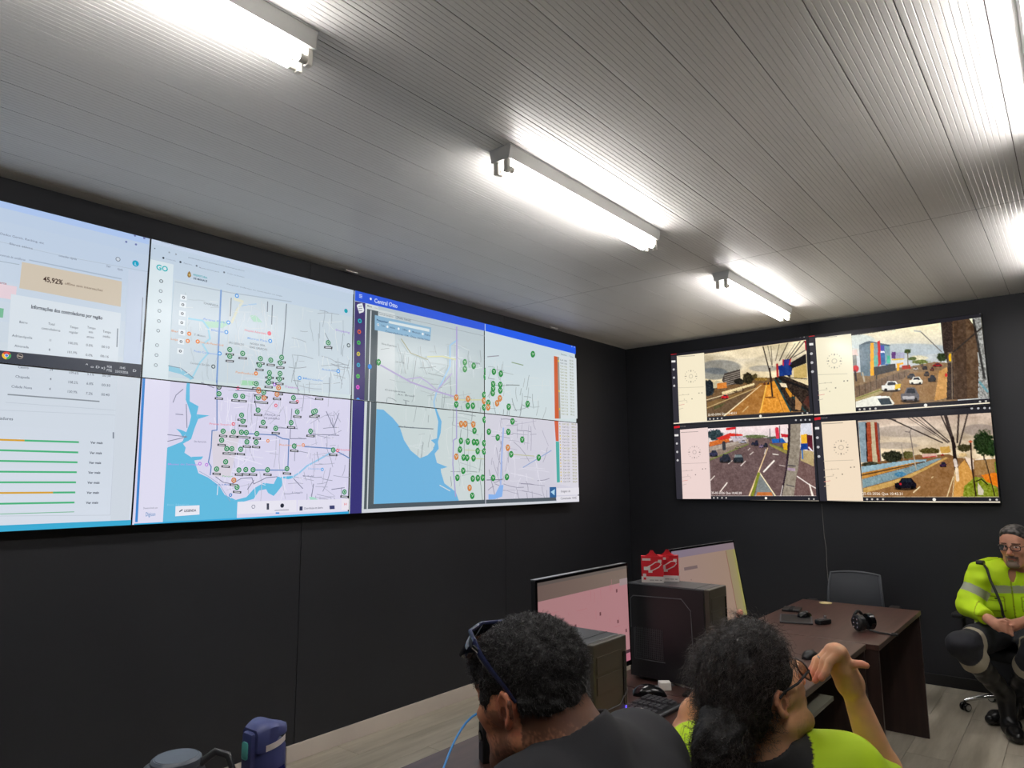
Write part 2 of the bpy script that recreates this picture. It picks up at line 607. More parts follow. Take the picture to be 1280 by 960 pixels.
for q, tx, wd in (((104, 758), 'Bairro', 46), ((262, 768), 'Total', 36), ((225, 792), 'controladores', 104), ((380, 785), 'Tempo', 46), ((376, 812), 'regular', 50), ((475, 788), 'Tempo', 46), ((482, 812), 'em', 24), ((472, 838), 'atraso', 40), ((560, 810), 'Tempo', 44), ((560, 836), 'médio', 40),
                  ((64, 832), 'Adrianópolis', 112), ((266, 858), '11', 12), ((368, 872), '100.0%', 56), ((468, 884), '0.0%', 38), ((552, 893), '00:10', 44), ((78, 888), 'Alvorada', 78), ((264, 910), '8', 9), ((364, 922), '101.9%', 56), ((466, 938), '0.0%', 38), ((546, 944), '00:16', 46)):
    A.text('A', q, 13, tx, (88, 96, 110), 4, wd)
A.line('A', [(641, 790), (637, 888)], 6, (130, 140, 152), 3)
A.line('A', [(778, 620), (766, 860)], 5, (150, 160, 176), 3)
A.poly('A', [(700, 470), (790, 480), (762, 1000), (670, 1000)], (196, 208, 226), 1)
for c in ((735, 282), (786, 296), (688, 316), (741, 330)):
    A.circ('A', c, 6, (110, 120, 170), 3, 8)
A.circ('A', (643, 411), 12, (90, 100, 115), 3); A.circ('A', (643, 411), 9, (200, 210, 222), 4)
A.circ('A', (739, 434), 17, (20, 160, 196), 3); A.text('A', (733, 442), 15, 'L', (225, 240, 245), 5)
A.poly('A', [(-900, 800), (0, 908), (770, 985), (764, 1060), (0, 975), (-900, 880)], (58, 63, 74), 5)
for a0, cc in ((0, (214, 72, 58)), (2.1, (240, 190, 60)), (4.2, (70, 160, 90))):
    o = A.m('A', [(35, 936)])[0]; R = A.rad('A', (35, 936), 21)
    A.raw([tuple(o)] + [(o[0] + R * math.cos(a0 + 0.55 + t * 0.21), o[1] + R * math.sin(a0 + 0.55 + t * 0.21)) for t in range(11)], cc, 6)
A.circ('A', (35, 936), 9.5, (235, 235, 235), 7); A.circ('A', (35, 936), 7.2, (80, 130, 215), 8)
A.circ('A', (108, 940), 15, (150, 140, 130), 6); A.circ('A', (108, 940), 11, (40, 42, 50), 7); A.line('A', [(98, 938), (118, 943)], 5, (190, 180, 170), 8)
for q, tx, wd in (((465, 992), '^', 14), ((492, 1002), 'o', 18), ((520, 1004), 'D', 22), ((550, 1008), 'x)', 22), ((582, 1003), 'POR', 28), ((580, 1022), 'PTB2', 30), ((650, 1008), '10:45', 32), ((626, 1028), '25/03/2026', 72), ((722, 1024), 'D', 20)):
    A.text('A', q, 13, tx, (205, 210, 216), 6, wd)
A.only = [1]
for q, tx, wd in (((97, 88), 'Centro', 58), ((268, 102), '34', 20), ((372, 118), '109.6%', 56), ((474, 126), '5.1%', 38), ((556, 134), '00:34', 46), ((82, 140), 'Chapada', 78), ((270, 154), '4', 9), ((368, 170), '108.2%', 56), ((470, 178), '6.8%', 38), ((552, 186), '00:30', 48), ((60, 194), 'Cidade Nova', 114), ((266, 208), '4', 9), ((364, 222), '130.9%', 56), ((466, 232), '7.2%', 38), ((550, 238), '00:40', 46)):
    A.text('B', q, 14, tx, (96, 104, 118), 4, wd)
A.line('B', [(42, 232), (540, 270)], 7, (136, 144, 152), 3)
A.line('B', [(30, 275), (628, 318)], 3, (190, 198, 210), 2)
A.line('B', [(-600, 290), (630, 345), (600, 890), (-600, 900)], 3, (192, 200, 212), 2)
A.text('B', (-90, 365), 17, 'Controladores', (70, 78, 92), 4, 160)
A.line('B', [(617, 440), (617, 470)], 8, (130, 138, 150), 3)
for (yl, yr_, k) in ((479, 492, 130), (536, 548, None), (594, 602, None), (653, 656, None), (711, 711, None), (769, 766, 285), (828, 821, None)):
    xr = 427 - (yr_ - 492) * 0.075
    A.line('B', [(-620, yl - 0.02 * 620 + (0 if yl < 700 else 14)), (0, yl), (xr, yr_)], 10, (74, 178, 124), 3)
    if k: A.line('B', [(-620, yl - 12 if yl < 700 else yl), (0, yl), (k, yl + (yr_ - yl) * k / xr)], 10, (212, 160, 52), 4)
    A.text('B', (492 - (yr_ - 492) * 0.075, yr_ + 8), 13, 'Ver mais', (70, 78, 92), 4, 66)
A.line('B', [(-620, 895), (0, 884), (402, 872)], 4, (110, 180, 140), 3)
A.poly('B', [(640, 100), (745, 112), (738, 500), (700, 935), (600, 935)], (206, 214, 224), 1)
A.poly('B', [(-620, 972), (720, 916), (719, 960), (-620, 1020)], (60, 170, 210), 4)
A.only = None

# ---- map 1 (second column)
def roads(k, pane, box, n, cols, wd, L, seed, lens=(20, 90), keep=None):
    rg = random.Random(seed)
    A.only = pane
    for _ in range(n):
        x, y = rg.uniform(box[0], box[2]), rg.uniform(box[1], box[3])
        if keep and not keep(x, y): continue
        a = rg.choice([0.1, 0.12, 0.06, math.pi / 2, 1.62, 1.5, math.pi / 2, rg.uniform(0, 3.1)])
        l = rg.uniform(*lens)
        p = [(x, y)]
        for _k in range(3):
            a += rg.uniform(-0.22, 0.22)
            x += math.cos(a) * l / 3; y += math.sin(a) * l / 3
            p.append((x, y))
        if max(q[0] for q in p) > box[2] or min(q[0] for q in p) < box[0]: continue
        A.line(k, p, rg.choice(wd), rg.choice(cols), L)
    A.only = None
A.only = [2]
A.poly('C', [(130, 25), (1245, 310), (1245, 345), (130, 62)], (196, 210, 230), 1)
A.poly('C', [(255, 265), (1235, 470), (1235, 900), (220, 800)], (199, 212, 221), 1)
A.poly('C', [(120, 150), (250, 180), (215, 900), (70, 900)], (214, 226, 232), 1)
A.line('C', [(258, 275), (560, 335), (900, 385)], 5, (170, 184, 198), 2)
A.text('Q', (132, 428), 62, 'GO', (24, 178, 186), 4, 138)
for q, r, c in (((218, 298), 12, (40, 50, 60)), ((413, 345), 12, (40, 50, 60)), ((598, 388), 11, (110, 120, 130)), ((912, 462), 11, (110, 120, 130)), ((120, 190), 7, (100, 110, 120)), ((285, 235), 10, (150, 160, 170)), ((362, 256), 10, (150, 160, 170))):
    A.circ('Q', q, r, c, 3, 10)
for q, tx, wd, h in (((190, 118), 'Gestão Operacional', 290, 14), ((500, 296), 'gestaooperacional.app/mapa/controladores/semaforos', 650, 15), ((246, 312), 'Controle', 112, 13), ((445, 360), 'Agentes', 100, 13), ((625, 412), 'Monitoramento geral', 230, 13), ((945, 478), 'Todos os favoritos', 200, 13), ((940, 600), 'Pesquisar endereço ou controlador no mapa', 640, 14)):
    A.text('Q', q, h, tx, (140, 150, 165), 3, wd)
o = (512, 488)
A.poly('Q', [(490, 500), (495, 470), (512, 448), (528, 470), (535, 505), (520, 522), (500, 520)], (150, 118, 60), 3)
A.circ('Q', (513, 492), 10, (214, 190, 120), 4, 8)
A.text('Q', (556, 500), 22, 'PREFEITURA', (90, 170, 180), 3, 165)
A.text('Q', (558, 540), 22, 'DE MANAUS', (50, 70, 90), 3, 162)
for i, (x, y) in enumerate(((181, 272), (178, 327), (174, 383), (171, 436), (168, 492), (164, 545), (158, 625), (155, 680), (151, 735))):
    c = (50, 60, 70) if i == 0 else (128, 140, 150)
    A.circ('C', (x, y), 10, c, 3, 10); A.circ('C', (x, y), 6.5, (208, 222, 228), 4, 8)
for (x, y) in ((304, 362), (300, 402), (297, 451), (294, 501), (295, 555), (290, 605), (286, 658)):
    A.rect('C', (x - 17, y - 18), (x + 17, y + 18), (224, 232, 238), 5)
    A.circ('C', (x, y), 8, (44, 52, 62), 6, 8)
    A.circ('C', (x, y), 4, (224, 232, 238), 7, 6)
A.poly('C', [(415, 495), (520, 492), (560, 505), (520, 530), (430, 528)], (178, 216, 196), 2)
A.poly('C', [(668, 462), (700, 458), (740, 500), (690, 495)], (176, 216, 196), 2)
A.poly('C', [(620, 818), (690, 822), (688, 848), (615, 845)], (164, 214, 178), 2)
A.line('C', [(330, 478), (410, 490), (440, 530), (450, 590), (410, 620), (440, 670), (395, 720), (360, 790), (340, 815)], 9, (158, 208, 228), 2)
A.poly('C', [(222, 735), (265, 745), (320, 775), (360, 810), (345, 815), (290, 785), (222, 768)], (140, 196, 218), 2)
A.line('C', [(220, 738), (290, 752), (360, 806)], 4, (120, 140, 160), 3)
A.line('C', [(560, 360), (552, 560), (545, 840)], 5, (206, 214, 218), 3)
A.line('C', [(600, 420), (640, 405), (705, 398)], 6, (170, 200, 226), 2)
A.line('C', [(585, 370), (630, 385), (600, 430), (570, 500)], 14, (216, 218, 200), 2)
roads('C', [2], (560, 380, 860, 820), 60, [(212, 220, 226), (206, 214, 220)], (3, 5), 2, 5, (40, 160))
roads('C', [2], (870, 420, 1225, 850), 70, [(140, 150, 160), (166, 176, 186), (216, 224, 228)], (2.5, 3.5), 2, 6, (30, 130))
roads('C', [2], (235, 330, 560, 780), 26, [(186, 198, 206), (216, 224, 228)], (2.5, 4), 2, 8, (30, 110))
A.line('C', [(511, 322), (500, 560), (487, 830)], 9, (120, 156, 208), 4)
A.line('C', [(768, 385), (766, 440)], 5, (120, 130, 142), 3); A.line('C', [(794, 405), (790, 510)], 5, (120, 130, 142), 3)
A.line('C', [(872, 398), (862, 560), (848, 690)], 5, (110, 120, 132), 3); A.line('C', [(567, 365), (562, 465)], 5, (120, 130, 142), 3)
for q in ((598, 353), (551, 500), (540, 553), (503, 671), (782, 602), (944, 806), (1157, 768)):
    A.circ('C', q, 12, (70, 150, 222), 4, 10); A.circ('C', q, 6, (210, 226, 236), 5, 8)
for q in ((335, 562), (327, 602), (382, 605), (703, 781)):
    A.circ('C', q, 12, (226, 132, 62), 4, 10); A.circ('C', q, 5, (236, 220, 200), 5, 8)
A.circ('C', (777, 560), 12, (226, 92, 112), 4, 10)
for q in ((1214, 626), (468, 743)): A.circ('C', q, 12, (70, 84, 92), 4, 10); A.circ('C', q, 7, (200, 212, 216), 5, 8)
A.circ('C', (1200, 436), 12, (24, 160, 178), 4, 10)
for q, tx, wd, c in (((415, 398), 'CHAPADA', 82, (120, 130, 140)), ((552, 615), 'SÃO GERALDO', 86, (110, 120, 130)), ((670, 620), 'NOSSA SRA.', 86, (110, 120, 130)), ((668, 640), 'DAS GRAÇAS', 98, (110, 120, 130)), ((640, 546), 'Hospital Adventista', 120, (226, 110, 130)), ((655, 590), 'Manaus Plaza', 112, (110, 160, 220)), ((362, 572), 'T. Motors', 62, (120, 130, 140)), ((390, 612), 'Casa do Pastel Grill', 134, (222, 150, 90)), ((590, 778), 'Panificadora', 100, (222, 150, 90)), ((410, 484), 'Arena Park', 126, (120, 160, 224)), ((455, 546), 'Millennium', 70, (120, 160, 224)), ((360, 662), 'Posto Constantino', 130, (120, 160, 224)), ((340, 728), 'Cemitério São João', 110, (130, 140, 150)), ((960, 812), 'Mercado', 110, (110, 160, 220)), ((1065, 762), 'Academia', 84, (110, 160, 220)), ((1140, 545), 'Shopping', 80, (160, 130, 210)), ((235, 550), 'Bar', 40, (222, 150, 90)), ((232, 595), 'Loja', 40, (222, 150, 90)), ((860, 858), 'Teatro', 74, (190, 120, 200))):
    A.text('C', q, 11, tx, c, 4, wd)
A.only = [3]
A.poly('D', [(78, 40), (230, 62), (200, 850), (40, 850)], (222, 220, 240), 1)
A.poly('D', [(78, 40), (93, 42), (50, 850), (36, 850)], (64, 134, 206), 2)
water = (100, 186, 222)
A.poly('D', [(213, 440), (292, 408), (330, 375), (345, 392), (300, 418), (315, 440), (308, 468), (345, 492), (362, 508), (385, 580), (440, 605), (500, 650), (530, 700), (592, 728), (600, 745), (595, 860), (188, 860)], water, 2)
A.poly('D', [(300, 400), (318, 355), (335, 310), (345, 265), (330, 215), (315, 175), (318, 110), (322, 74), (338, 76), (337, 130), (337, 185), (386, 212), (375, 258), (384, 282), (365, 330), (345, 392), (325, 405)], water, 2)
A.poly('D', [(262, 335), (290, 342), (320, 355), (300, 385), (285, 358)], water, 2)
A.poly('D', [(375, 256), (446, 262), (384, 282)], water, 2)
A.poly('D', [(345, 490), (412, 488), (400, 505), (362, 510)], water, 2)
A.poly('D', [(590, 728), (650, 712), (695, 662), (745, 634), (768, 645), (760, 668), (720, 676), (690, 722), (640, 736), (600, 745)], water, 2)
A.poly('D', [(745, 634), (800, 640), (820, 600), (850, 600), (846, 650), (815, 690), (800, 706), (770, 690), (758, 668)], water, 2)
A.poly('D', [(845, 600), (905, 595), (918, 604), (880, 614), (850, 608)], water, 2)
A.line('D', [(900, 604), (940, 580), (985, 540), (1050, 505), (1110, 470)], 9, (150, 198, 232), 2)
A.line('D', [(560, 735), (500, 640), (440, 598), (390, 570)], 3, (150, 170, 200), 3)
roads('D', [3], (470, 90, 880, 640), 110, [(226, 224, 240), (230, 228, 244), (188, 188, 206)], (3, 4), 2, 15, (40, 200))
roads('D', [3], (900, 60, 1225, 640), 70, [(150, 152, 172), (178, 178, 198), (228, 226, 240)], (2.5, 3.5), 2, 16, (30, 140))
roads('D', [3], (850, 560, 1200, 740), 26, [(150, 152, 172), (178, 178, 198)], (2.5, 3.5), 2, 17, (30, 110))
A.poly('D', [(455, 350), (620, 350), (560, 600), (470, 600)], (216, 210, 222), 1)
for p in ([(487, 70), (487, 343), (460, 346), (455, 440), (440, 520), (455, 545), (450, 590)], [(720, 365), (810, 370), (850, 390), (884, 394), (878, 560)], [(680, 563), (870, 564)], [(970, 434), (1120, 444), (1222, 500)], [(650, 362), (720, 365)]):
    A.line('D', p, 6, (104, 134, 186), 4)
for p in ([(400, 80), (470, 110)], [(245, 190), (262, 150), (300, 118)], [(318, 200), (322, 330)], [(215, 368), (322, 380), (215, 405)], [(590, 125), (720, 130)], [(705, 225), (690, 140)], [(900, 225), (895, 300), (890, 390), (980, 390)], [(1000, 365), (1160, 372)], [(820, 330), (930, 335)], [(1090, 240), (1130, 330), (1160, 250)], [(1020, 640), (1005, 735)], [(480, 600), (520, 630), (570, 640), (620, 610), (680, 605), (690, 640), (760, 605), (820, 600)], [(655, 670), (690, 620)], [(910, 610), (960, 665)], [(1120, 670), (1190, 660)], [(260, 255), (300, 258)]):
    A.line('D', p, 4, (124, 126, 150), 3)
A.poly('D', [(995, 710), (1020, 712), (1060, 735), (1040, 745), (1005, 735)], (168, 216, 200), 3)
for q, c in (((603, 111), (226, 80, 130)), ((812, 207), (226, 90, 120)), ((577, 309), (226, 90, 110)), ((393, 528), (190, 130, 224)), ((430, 534), (190, 130, 224)), ((768, 402), (230, 140, 80)), ((963, 425), (230, 140, 80)), ((1152, 455), (226, 90, 110)), ((1068, 560), (90, 170, 230)), ((930, 186), (226, 90, 110)), ((562, 701), (60, 130, 200)), ((806, 92), (170, 100, 220)), ((690, 84), (120, 190, 120))):
    A.circ('D', q, 10, c, 4, 10); A.circ('D', q, 4.5, (232, 226, 240), 5, 8)
for q, tx, wd, c in (((752, 262), 'PRAÇA 14', 82, (110, 112, 134)), ((745, 280), 'DE JANEIRO', 88, (110, 112, 134)), ((445, 312), 'Pronto Socorro', 122, (226, 110, 130)), ((360, 410), 'São Raimundo', 68, (130, 132, 156)), ((215, 535), 'Museu do Seringal', 170, (176, 150, 224)), ((1160, 455), 'Hospital', 58, (226, 110, 130)), ((830, 428), 'Restaurante', 120, (226, 150, 100)), ((515, 602), 'Parque', 60, (130, 190, 150)), ((475, 648), 'Porto de Manaus', 90, (110, 140, 200)), ((210, 760), 'Rio Negro', 120, (130, 200, 230)), ((990, 560), 'Educandos', 70, (140, 180, 226)), ((80, 778), 'Desenvolvido por', 80, (140, 142, 160)), ((900, 692), 'R. Leopoldo', 60, (140, 142, 166)), ((960, 602), 'R. Tefé', 60, (140, 142, 166))):
    A.text('D', q, 10, tx, c, 4, wd)
A.text('D', (92, 818), 22, 'Digicon', (64, 134, 190), 4, 54)
A.poly('D', [(30, 858), (620, 826), (1220, 790), (1220, 812), (620, 850), (25, 880)], (54, 166, 214), 5)
A.poly('D', [(258, 762), (390, 757), (390, 808), (256, 818)], (232, 232, 242), 5)
A.line('D', [(280, 792), (295, 782)], 6, (80, 90, 110), 6)
A.text('D', (305, 794), 13, 'LEGENDA', (70, 78, 96), 6, 66)
A.poly('D', [(600, 738), (925, 728), (925, 795), (598, 806)], (230, 228, 240), 5)
A.poly('D', [(932, 728), (1168, 724), (1168, 786), (930, 794)], (226, 224, 238), 5)
A.poly('D', [(1172, 722), (1216, 720), (1216, 782), (1172, 785)], (234, 228, 238), 5)
A.circ('D', (687, 765), 12, (120, 124, 146), 6, 6); A.circ('D', (687, 765), 8.5, (230, 228, 240), 7, 6)
A.line('D', [(767, 750), (767, 778)], 13, (64, 68, 84), 6); A.circ('D', (846, 759), 12, (44, 48, 62), 6)
A.line('D', [(805, 786), (882, 782)], 3, (90, 94, 112), 6); A.line('D', [(812, 800), (828, 800)], 8, (60, 140, 220), 6)
A.rect('D', (942, 764), (958, 786), (52, 58, 92), 6)
A.text('D', (966, 780), 12, 'Ocorrências em aberto', (84, 88, 110), 6, 104)
A.line('D', [(1112, 769), (1130, 768)], 20, (60, 66, 110), 6)
A.text('D', (1187, 758), 14, 'H', (226, 80, 90), 6, 14)
def gmark(k, c, ring, bar=True, r=15):
    A.circ(k, c, r, ring, 8, 16)
    A.circ(k, c, r * 0.56, (206, 228, 216), 9, 12)
    A.circ(k, c, r * 0.36, ring, 10, 8)
    if bar:
        A.line(k, [(c[0] - 20, c[1] + 25), (c[0] + 20, c[1] + 28)], 12, (34, 38, 44), 7)
        A.line(k, [(c[0] - 15, c[1] + 25.4), (c[0] + 15, c[1] + 27.6)], 5, (206, 208, 216), 8)
green, orange = (28, 132, 82), (208, 116, 44)
A.only = [2]
for c in ((557, 650), (557, 687), (628, 671), (726, 700), (721, 735), (783, 708), (843, 693), (836, 723), (776, 778), (776, 804), (771, 830), (834, 782), (831, 812), (703, 838), (1100, 612)): gmark('C', c, green)
gmark('C', (826, 860), orange); gmark('C', (716, 872), orange)
A.only = [3]
gmark('D', (497, 106), (80, 84, 92), False)
for c in ((497, 143), (588, 154), (628, 157), (714, 163), (744, 135), (713, 233), (622, 261), (629, 294), (741, 300), (520, 349), (577, 353), (621, 355), (648, 357), (706, 363), (512, 399), (651, 408), (702, 410), (540, 446), (568, 446), (617, 449), (534, 518), (484, 558), (607, 563), (645, 561), (685, 562), (765, 562), (872, 556), (597, 658), (912, 431), (1127, 453), (1002, 349), (895, 302), (810, 334), (929, 243), (1030, 238), (1018, 243), (908, 165), (1050, 145), (1189, 684)): gmark('D', c, green)
for c in ((716, 127), (746, 166), (828, 118), (817, 145), (579, 619)): gmark('D', c, orange)
A.only = None

# ---- map 2 (third and fourth columns)
A.only = [4, 6]
A.poly('E', [(40, 40), (750, 222), (1240, 350), (1240, 398), (750, 273), (40, 108)], (46, 88, 216), 5)
A.only = [6]
A.poly('E', [(750, 222), (1240, 350), (1240, 398), (750, 273)], (34, 92, 232), 6)
A.only = [4]
A.text('S', (285, 195), 56, 'Central Otto', (196, 208, 240), 7, 310)
A.circ('S', (238, 148), 17, (225, 232, 246), 7)
for dy in (-18, 0, 18): A.line('S', [(85, 108 + dy), (122, 116 + dy)], 9, (190, 204, 244), 7)
A.poly('S', [(20, 178), (165, 205), (150, 3000), (0, 3000)], (64, 54, 108), 4)
A.poly('S', [(52, 240), (65, 218), (125, 205), (150, 300), (140, 325), (85, 342)], (226, 230, 234), 6)
for dy in (0, 30, 60): A.line('S', [(76, 250 + dy), (122, 244 + dy)], 8, (90, 96, 106), 7)
for (x, y), c in (((92, 442), (30, 178, 186)), ((84, 586), (214, 96, 56))): 
    A.circ('S', (x, y), 30, c, 6); A.circ('S', (x, y), 14, (64, 54, 108), 7)
for (x, y), c in (((74, 335), (60, 180, 70)), ((72, 395), (200, 190, 60)), ((72, 454), (40, 160, 190)), ((70, 514), (70, 190, 60)), ((69, 572), (214, 80, 200)), ((70, 640), (60, 150, 230)), ((69, 695), (214, 110, 70))):
    A.circ('E', (x, y), 12, c, 6, 8); A.circ('E', (x, y), 5, (64, 54, 108), 7, 6)
A.poly('S', [(170, 208), (340, 240), (340, 290), (560, 340), (560, 4000), (150, 4000)], (206, 214, 216), 3)
A.text('S', (192, 248), 20, 'Mapa', (40, 46, 56), 7, 62); A.text('S', (286, 272), 18, 'Lista', (150, 158, 166), 7, 44)
A.poly('E', [(118, 155), (178, 168), (163, 800), (98, 800)], (82, 92, 98), 5)
A.line('E', [(139, 165), (122, 800)], 6, (206, 212, 216), 6)
A.text('E', (180, 185), 11, 'Controle Semafórico', (110, 118, 126), 6, 80); A.text('E', (266, 203), 11, '- [Visão Geral]', (90, 98, 106), 6, 84)
A.line('E', [(178, 172), (500, 245), (748, 300)], 3, (160, 170, 176), 4)
A.poly('S', [(292, 362), (330, 372), (1045, 530), (1030, 705), (290, 562)], (138, 178, 206), 7)
A.poly('S', [(480, 440), (1020, 550), (1018, 588), (478, 472)], (214, 224, 226), 8)
A.text('S', (315, 440), 26, 'Pesquisar', (50, 84, 120), 8, 155)
for q, tx, wd in (((375, 512), 'Todos', 50), ((492, 536), 'Ativos', 70), ((660, 566), 'Offline', 66), ((790, 596), 'Manutenção', 110), ((960, 632), 'Falha', 70), ((430, 590), 'Controladores: 134   Data: 25/03/2026', 590)):
    A.text('S', q, 24, tx, (46, 80, 118), 8, wd)
for q in ((335, 492), (459, 520), (608, 546), (752, 576), (930, 616)): A.circ('S', q, 17, (232, 236, 238), 9, 12)
A.circ('S', (335, 492), 8, (40, 50, 60), 10, 8)
A.only = [4, 6]
road_c = [(146, 156, 160), (160, 170, 172), (178, 188, 190), (212, 220, 222)]
roads('E', [4], (185, 330, 745, 690), 95, road_c, (2.5, 3.5), 2, 31, (30, 130))
roads('E', [6], (760, 300, 1110, 700), 90, road_c, (2.5, 3.5), 2, 32, (30, 100), lambda x, y: y > 395 + (x - 760) * 0.27)
roads('F', [5], (320, 110, 480, 360), 22, road_c, (2.5, 3.5), 2, 33, (30, 120))
roads('F', [5], (530, 130, 745, 520), 44, [(214, 222, 222), (180, 190, 192), (150, 160, 162)], (2.5, 3.5), 2, 34, (40, 150))
roads('F', [7], (760, 180, 1100, 590), 90, [(176, 174, 190), (150, 148, 166), (220, 218, 230)], (2.5, 3.5), 2, 35, (30, 140))
A.only = [4]
A.line('E', [(596, 250), (596, 460), (593, 740)], 7, (170, 160, 208), 4)
A.line('E', [(190, 455), (270, 500), (350, 545), (480, 592), (590, 625)], 8, (178, 166, 206), 4)
A.line('E', [(330, 530), (400, 520), (440, 545), (490, 590), (570, 500)], 6, (180, 170, 208), 4)
A.line('E', [(600, 320), (560, 350), (560, 460), (520, 540), (488, 600), (474, 650), (484, 730)], 8, (160, 196, 226), 3)
A.line('E', [(300, 315), (350, 390), (440, 425)], 5, (158, 160, 130), 4)
A.line('E', [(440, 410), (520, 408), (590, 425)], 7, (206, 208, 160), 4)
A.line('E', [(580, 640), (748, 640)], 6, (206, 206, 160), 4)
A.poly('E', [(165, 690), (200, 690), (240, 735), (165, 735)], (124, 182, 222), 4)
A.circ('E', (132, 463), 14, (50, 134, 216), 7, 10)
for q, tx, wd in (((212, 590), 'Compensa', 110), ((280, 615), 'Av. Brasil', 90), ((195, 345), 'Nova Esperança', 80), ((660, 440), 'Chapada', 60), ((270, 440), 'Lírio do Vale', 46)):
    A.text('E', q, 10, tx, (110, 120, 126), 5, wd)
A.only = [6]
A.line('E', [(760, 410), (820, 405)], 5, (150, 150, 160), 4); A.line('E', [(890, 440), (950, 455)], 5, (140, 160, 130), 4); A.line('E', [(860, 560), (930, 562)], 5, (140, 150, 150), 4)
A.only = [5]
wat2 = (112, 178, 220)
A.poly('F', [(168, 134), (205, 138), (255, 182), (290, 225), (315, 300), (350, 355), (400, 396), (440, 380), (470, 350), (478, 372), (490, 420), (510, 440), (512, 470), (530, 530), (590, 575), (614, 640), (150, 650)], wat2, 3)
A.poly('F', [(478, 130), (474, 70), (486, 70), (490, 140), (515, 200), (510, 260), (495, 310), (500, 345), (478, 372), (468, 352), (480, 320), (458, 300), (490, 290), (497, 200)], wat2, 3)
A.poly('F', [(488, 420), (546, 443), (515, 452), (500, 445)], wat2, 3)
A.line('F', [(505, 540), (560, 570)], 5, (204, 216, 220), 4)
A.line('F', [(595, 80), (595, 290), (578, 300), (575, 430), (590, 600)], 6, (168, 160, 206), 4)
A.line('F', [(285, 228), (380, 235), (470, 240)], 5, (120, 130, 136), 4)
A.text('F', (290, 232), 10, 'São Raimundo', (110, 120, 126), 5, 80)
for yy in (352, 395): A.line('F', [(640, yy), (740, yy + 5)], 5, (190, 200, 160), 4)
A.poly('F', [(36, 80), (104, 92), (88, 760), (20, 760)], (56, 52, 118), 4)
A.poly('F', [(104, 92), (168, 96), (150, 760), (86, 760)], (204, 212, 214), 4)
A.poly('F', [(118, 94), (168, 98), (152, 640), (150, 668), (100, 670)], (82, 92, 98), 5)
A.line('F', [(135, 95), (118, 665)], 6, (206, 212, 216), 6)
A.only = [5, 7]
A.poly('F', [(152, 640), (612, 622), (1125, 604), (1127, 622), (612, 645), (100, 670)], (78, 88, 96), 5)
A.poly('F', [(92, 668), (612, 644), (1250, 618), (1250, 634), (612, 660), (90, 690)], (206, 210, 216), 6)
A.only = [7]
A.poly('F', [(765, 588), (800, 590), (825, 540), (845, 538), (838, 600), (800, 614), (765, 616)], (134, 176, 232), 3)
A.line('F', [(845, 235), (835, 400), (830, 540)], 8, (160, 180, 226), 3)
A.line('F', [(950, 445), (1100, 355)], 5, (150, 170, 210), 4)
A.line('F', [(756, 512), (840, 510)], 5, (130, 130, 150), 4); A.line('F', [(890, 375), (1010, 385)], 5, (190, 190, 160), 4)
A.poly('F', [(1125, 190), (1250, 202), (1250, 560), (1128, 530)], (214, 212, 222), 5)
A.poly('F', [(1116, 186), (1138, 188), (1140, 306), (1124, 304)], (206, 96, 66), 6)
A.poly('F', [(1124, 306), (1142, 308), (1146, 524), (1130, 526)], (76, 172, 164), 6)
for i in range(20):
    y = 212 + i * 16.2; x = 1146 + i * 0.3
    A.circ('F', (x, y), 5, (220, 190, 70) if i % 3 else (170, 160, 150), 7, 6)
    A.text('F', (x + 12, y + 5), 9, 'Ctrl %03d' % (120 + i), (120, 118, 120) if i % 4 else (150, 150, 60), 7, 36)
    A.text('F', (x + 62, y + 6), 9, '00:%02d' % (10 + i), (150, 148, 70), 7, 24)
A.rect('F', (1090, 550), (1126, 604), (44, 96, 150), 7); A.poly('F', [(1096, 576), (1118, 560), (1116, 594)], (170, 210, 235), 8)
A.poly('F', [(1130, 556), (1250, 552), (1250, 590), (1130, 594)], (224, 222, 230), 7); A.text('F', (1150, 578), 12, 'Imagens de', (90, 88, 100), 8, 50)
A.poly('F', [(1130, 600), (1250, 595), (1250, 626), (1130, 630)], (224, 222, 230), 7); A.text('F', (1148, 616), 12, 'Conectado 10:45', (90, 88, 100), 8, 86)
A.only = [6]
A.poly('E', [(1128, 400), (1240, 420), (1240, 740), (1128, 740)], (212, 220, 224), 5)
A.poly('E', [(1113, 406), (1132, 410), (1140, 740), (1118, 740)], (202, 92, 52), 6)
A.poly('E', [(1132, 410), (1141, 412), (1149, 740), (1140, 740)], (150, 150, 140), 6)
for i in range(19):
    y = 425 + i * 16.0; x = 1146 + i * 0.3
    if i in (0, 10, 16): A.circ('E', (x - 8, y + 8), 6, (226, 200, 60), 7, 6)
    A.text('E', (x, y + 5), 9, 'Ctrl %03d' % (100 + i), (96, 104, 108) if i < 2 else (150, 152, 96), 7, 36)
    A.text('E', (x + 50, y + 9), 9, '00:%02d' % (30 - i), (140, 146, 110), 7, 20)
A.text('E', (1150, 400), 8, 'Nome', (120, 128, 134), 7, 30); A.text('E', (1195, 412), 8, 'Tempo', (120, 128, 134), 7, 22)
for x in (1208, 1222): A.circ('E', (x, 355 + (x - 1208) * 0.3), 4, (150, 180, 240), 7, 6)
def pin(k, c, col):
    A.poly(k, [(c[0] - 12, c[1] - 6), (c[0] - 5, c[1] - 17), (c[0] + 5, c[1] - 17), (c[0] + 12, c[1] - 5), (c[0] + 11, c[1] + 8), (c[0] + 3, c[1] + 18), (c[0] - 6, c[1] + 17), (c[0] - 11, c[1] + 7)], col, 8)
    A.circ(k, (c[0] - 3, c[1] - 5), 3.2, (190, 222, 198), 9, 8)
    A.line(k, [(c[0] - 1, c[1] + 5), (c[0] + 5, c[1] - 6)], 3, (200, 224, 204), 9)
pg, po = (38, 138, 66), (206, 128, 66)
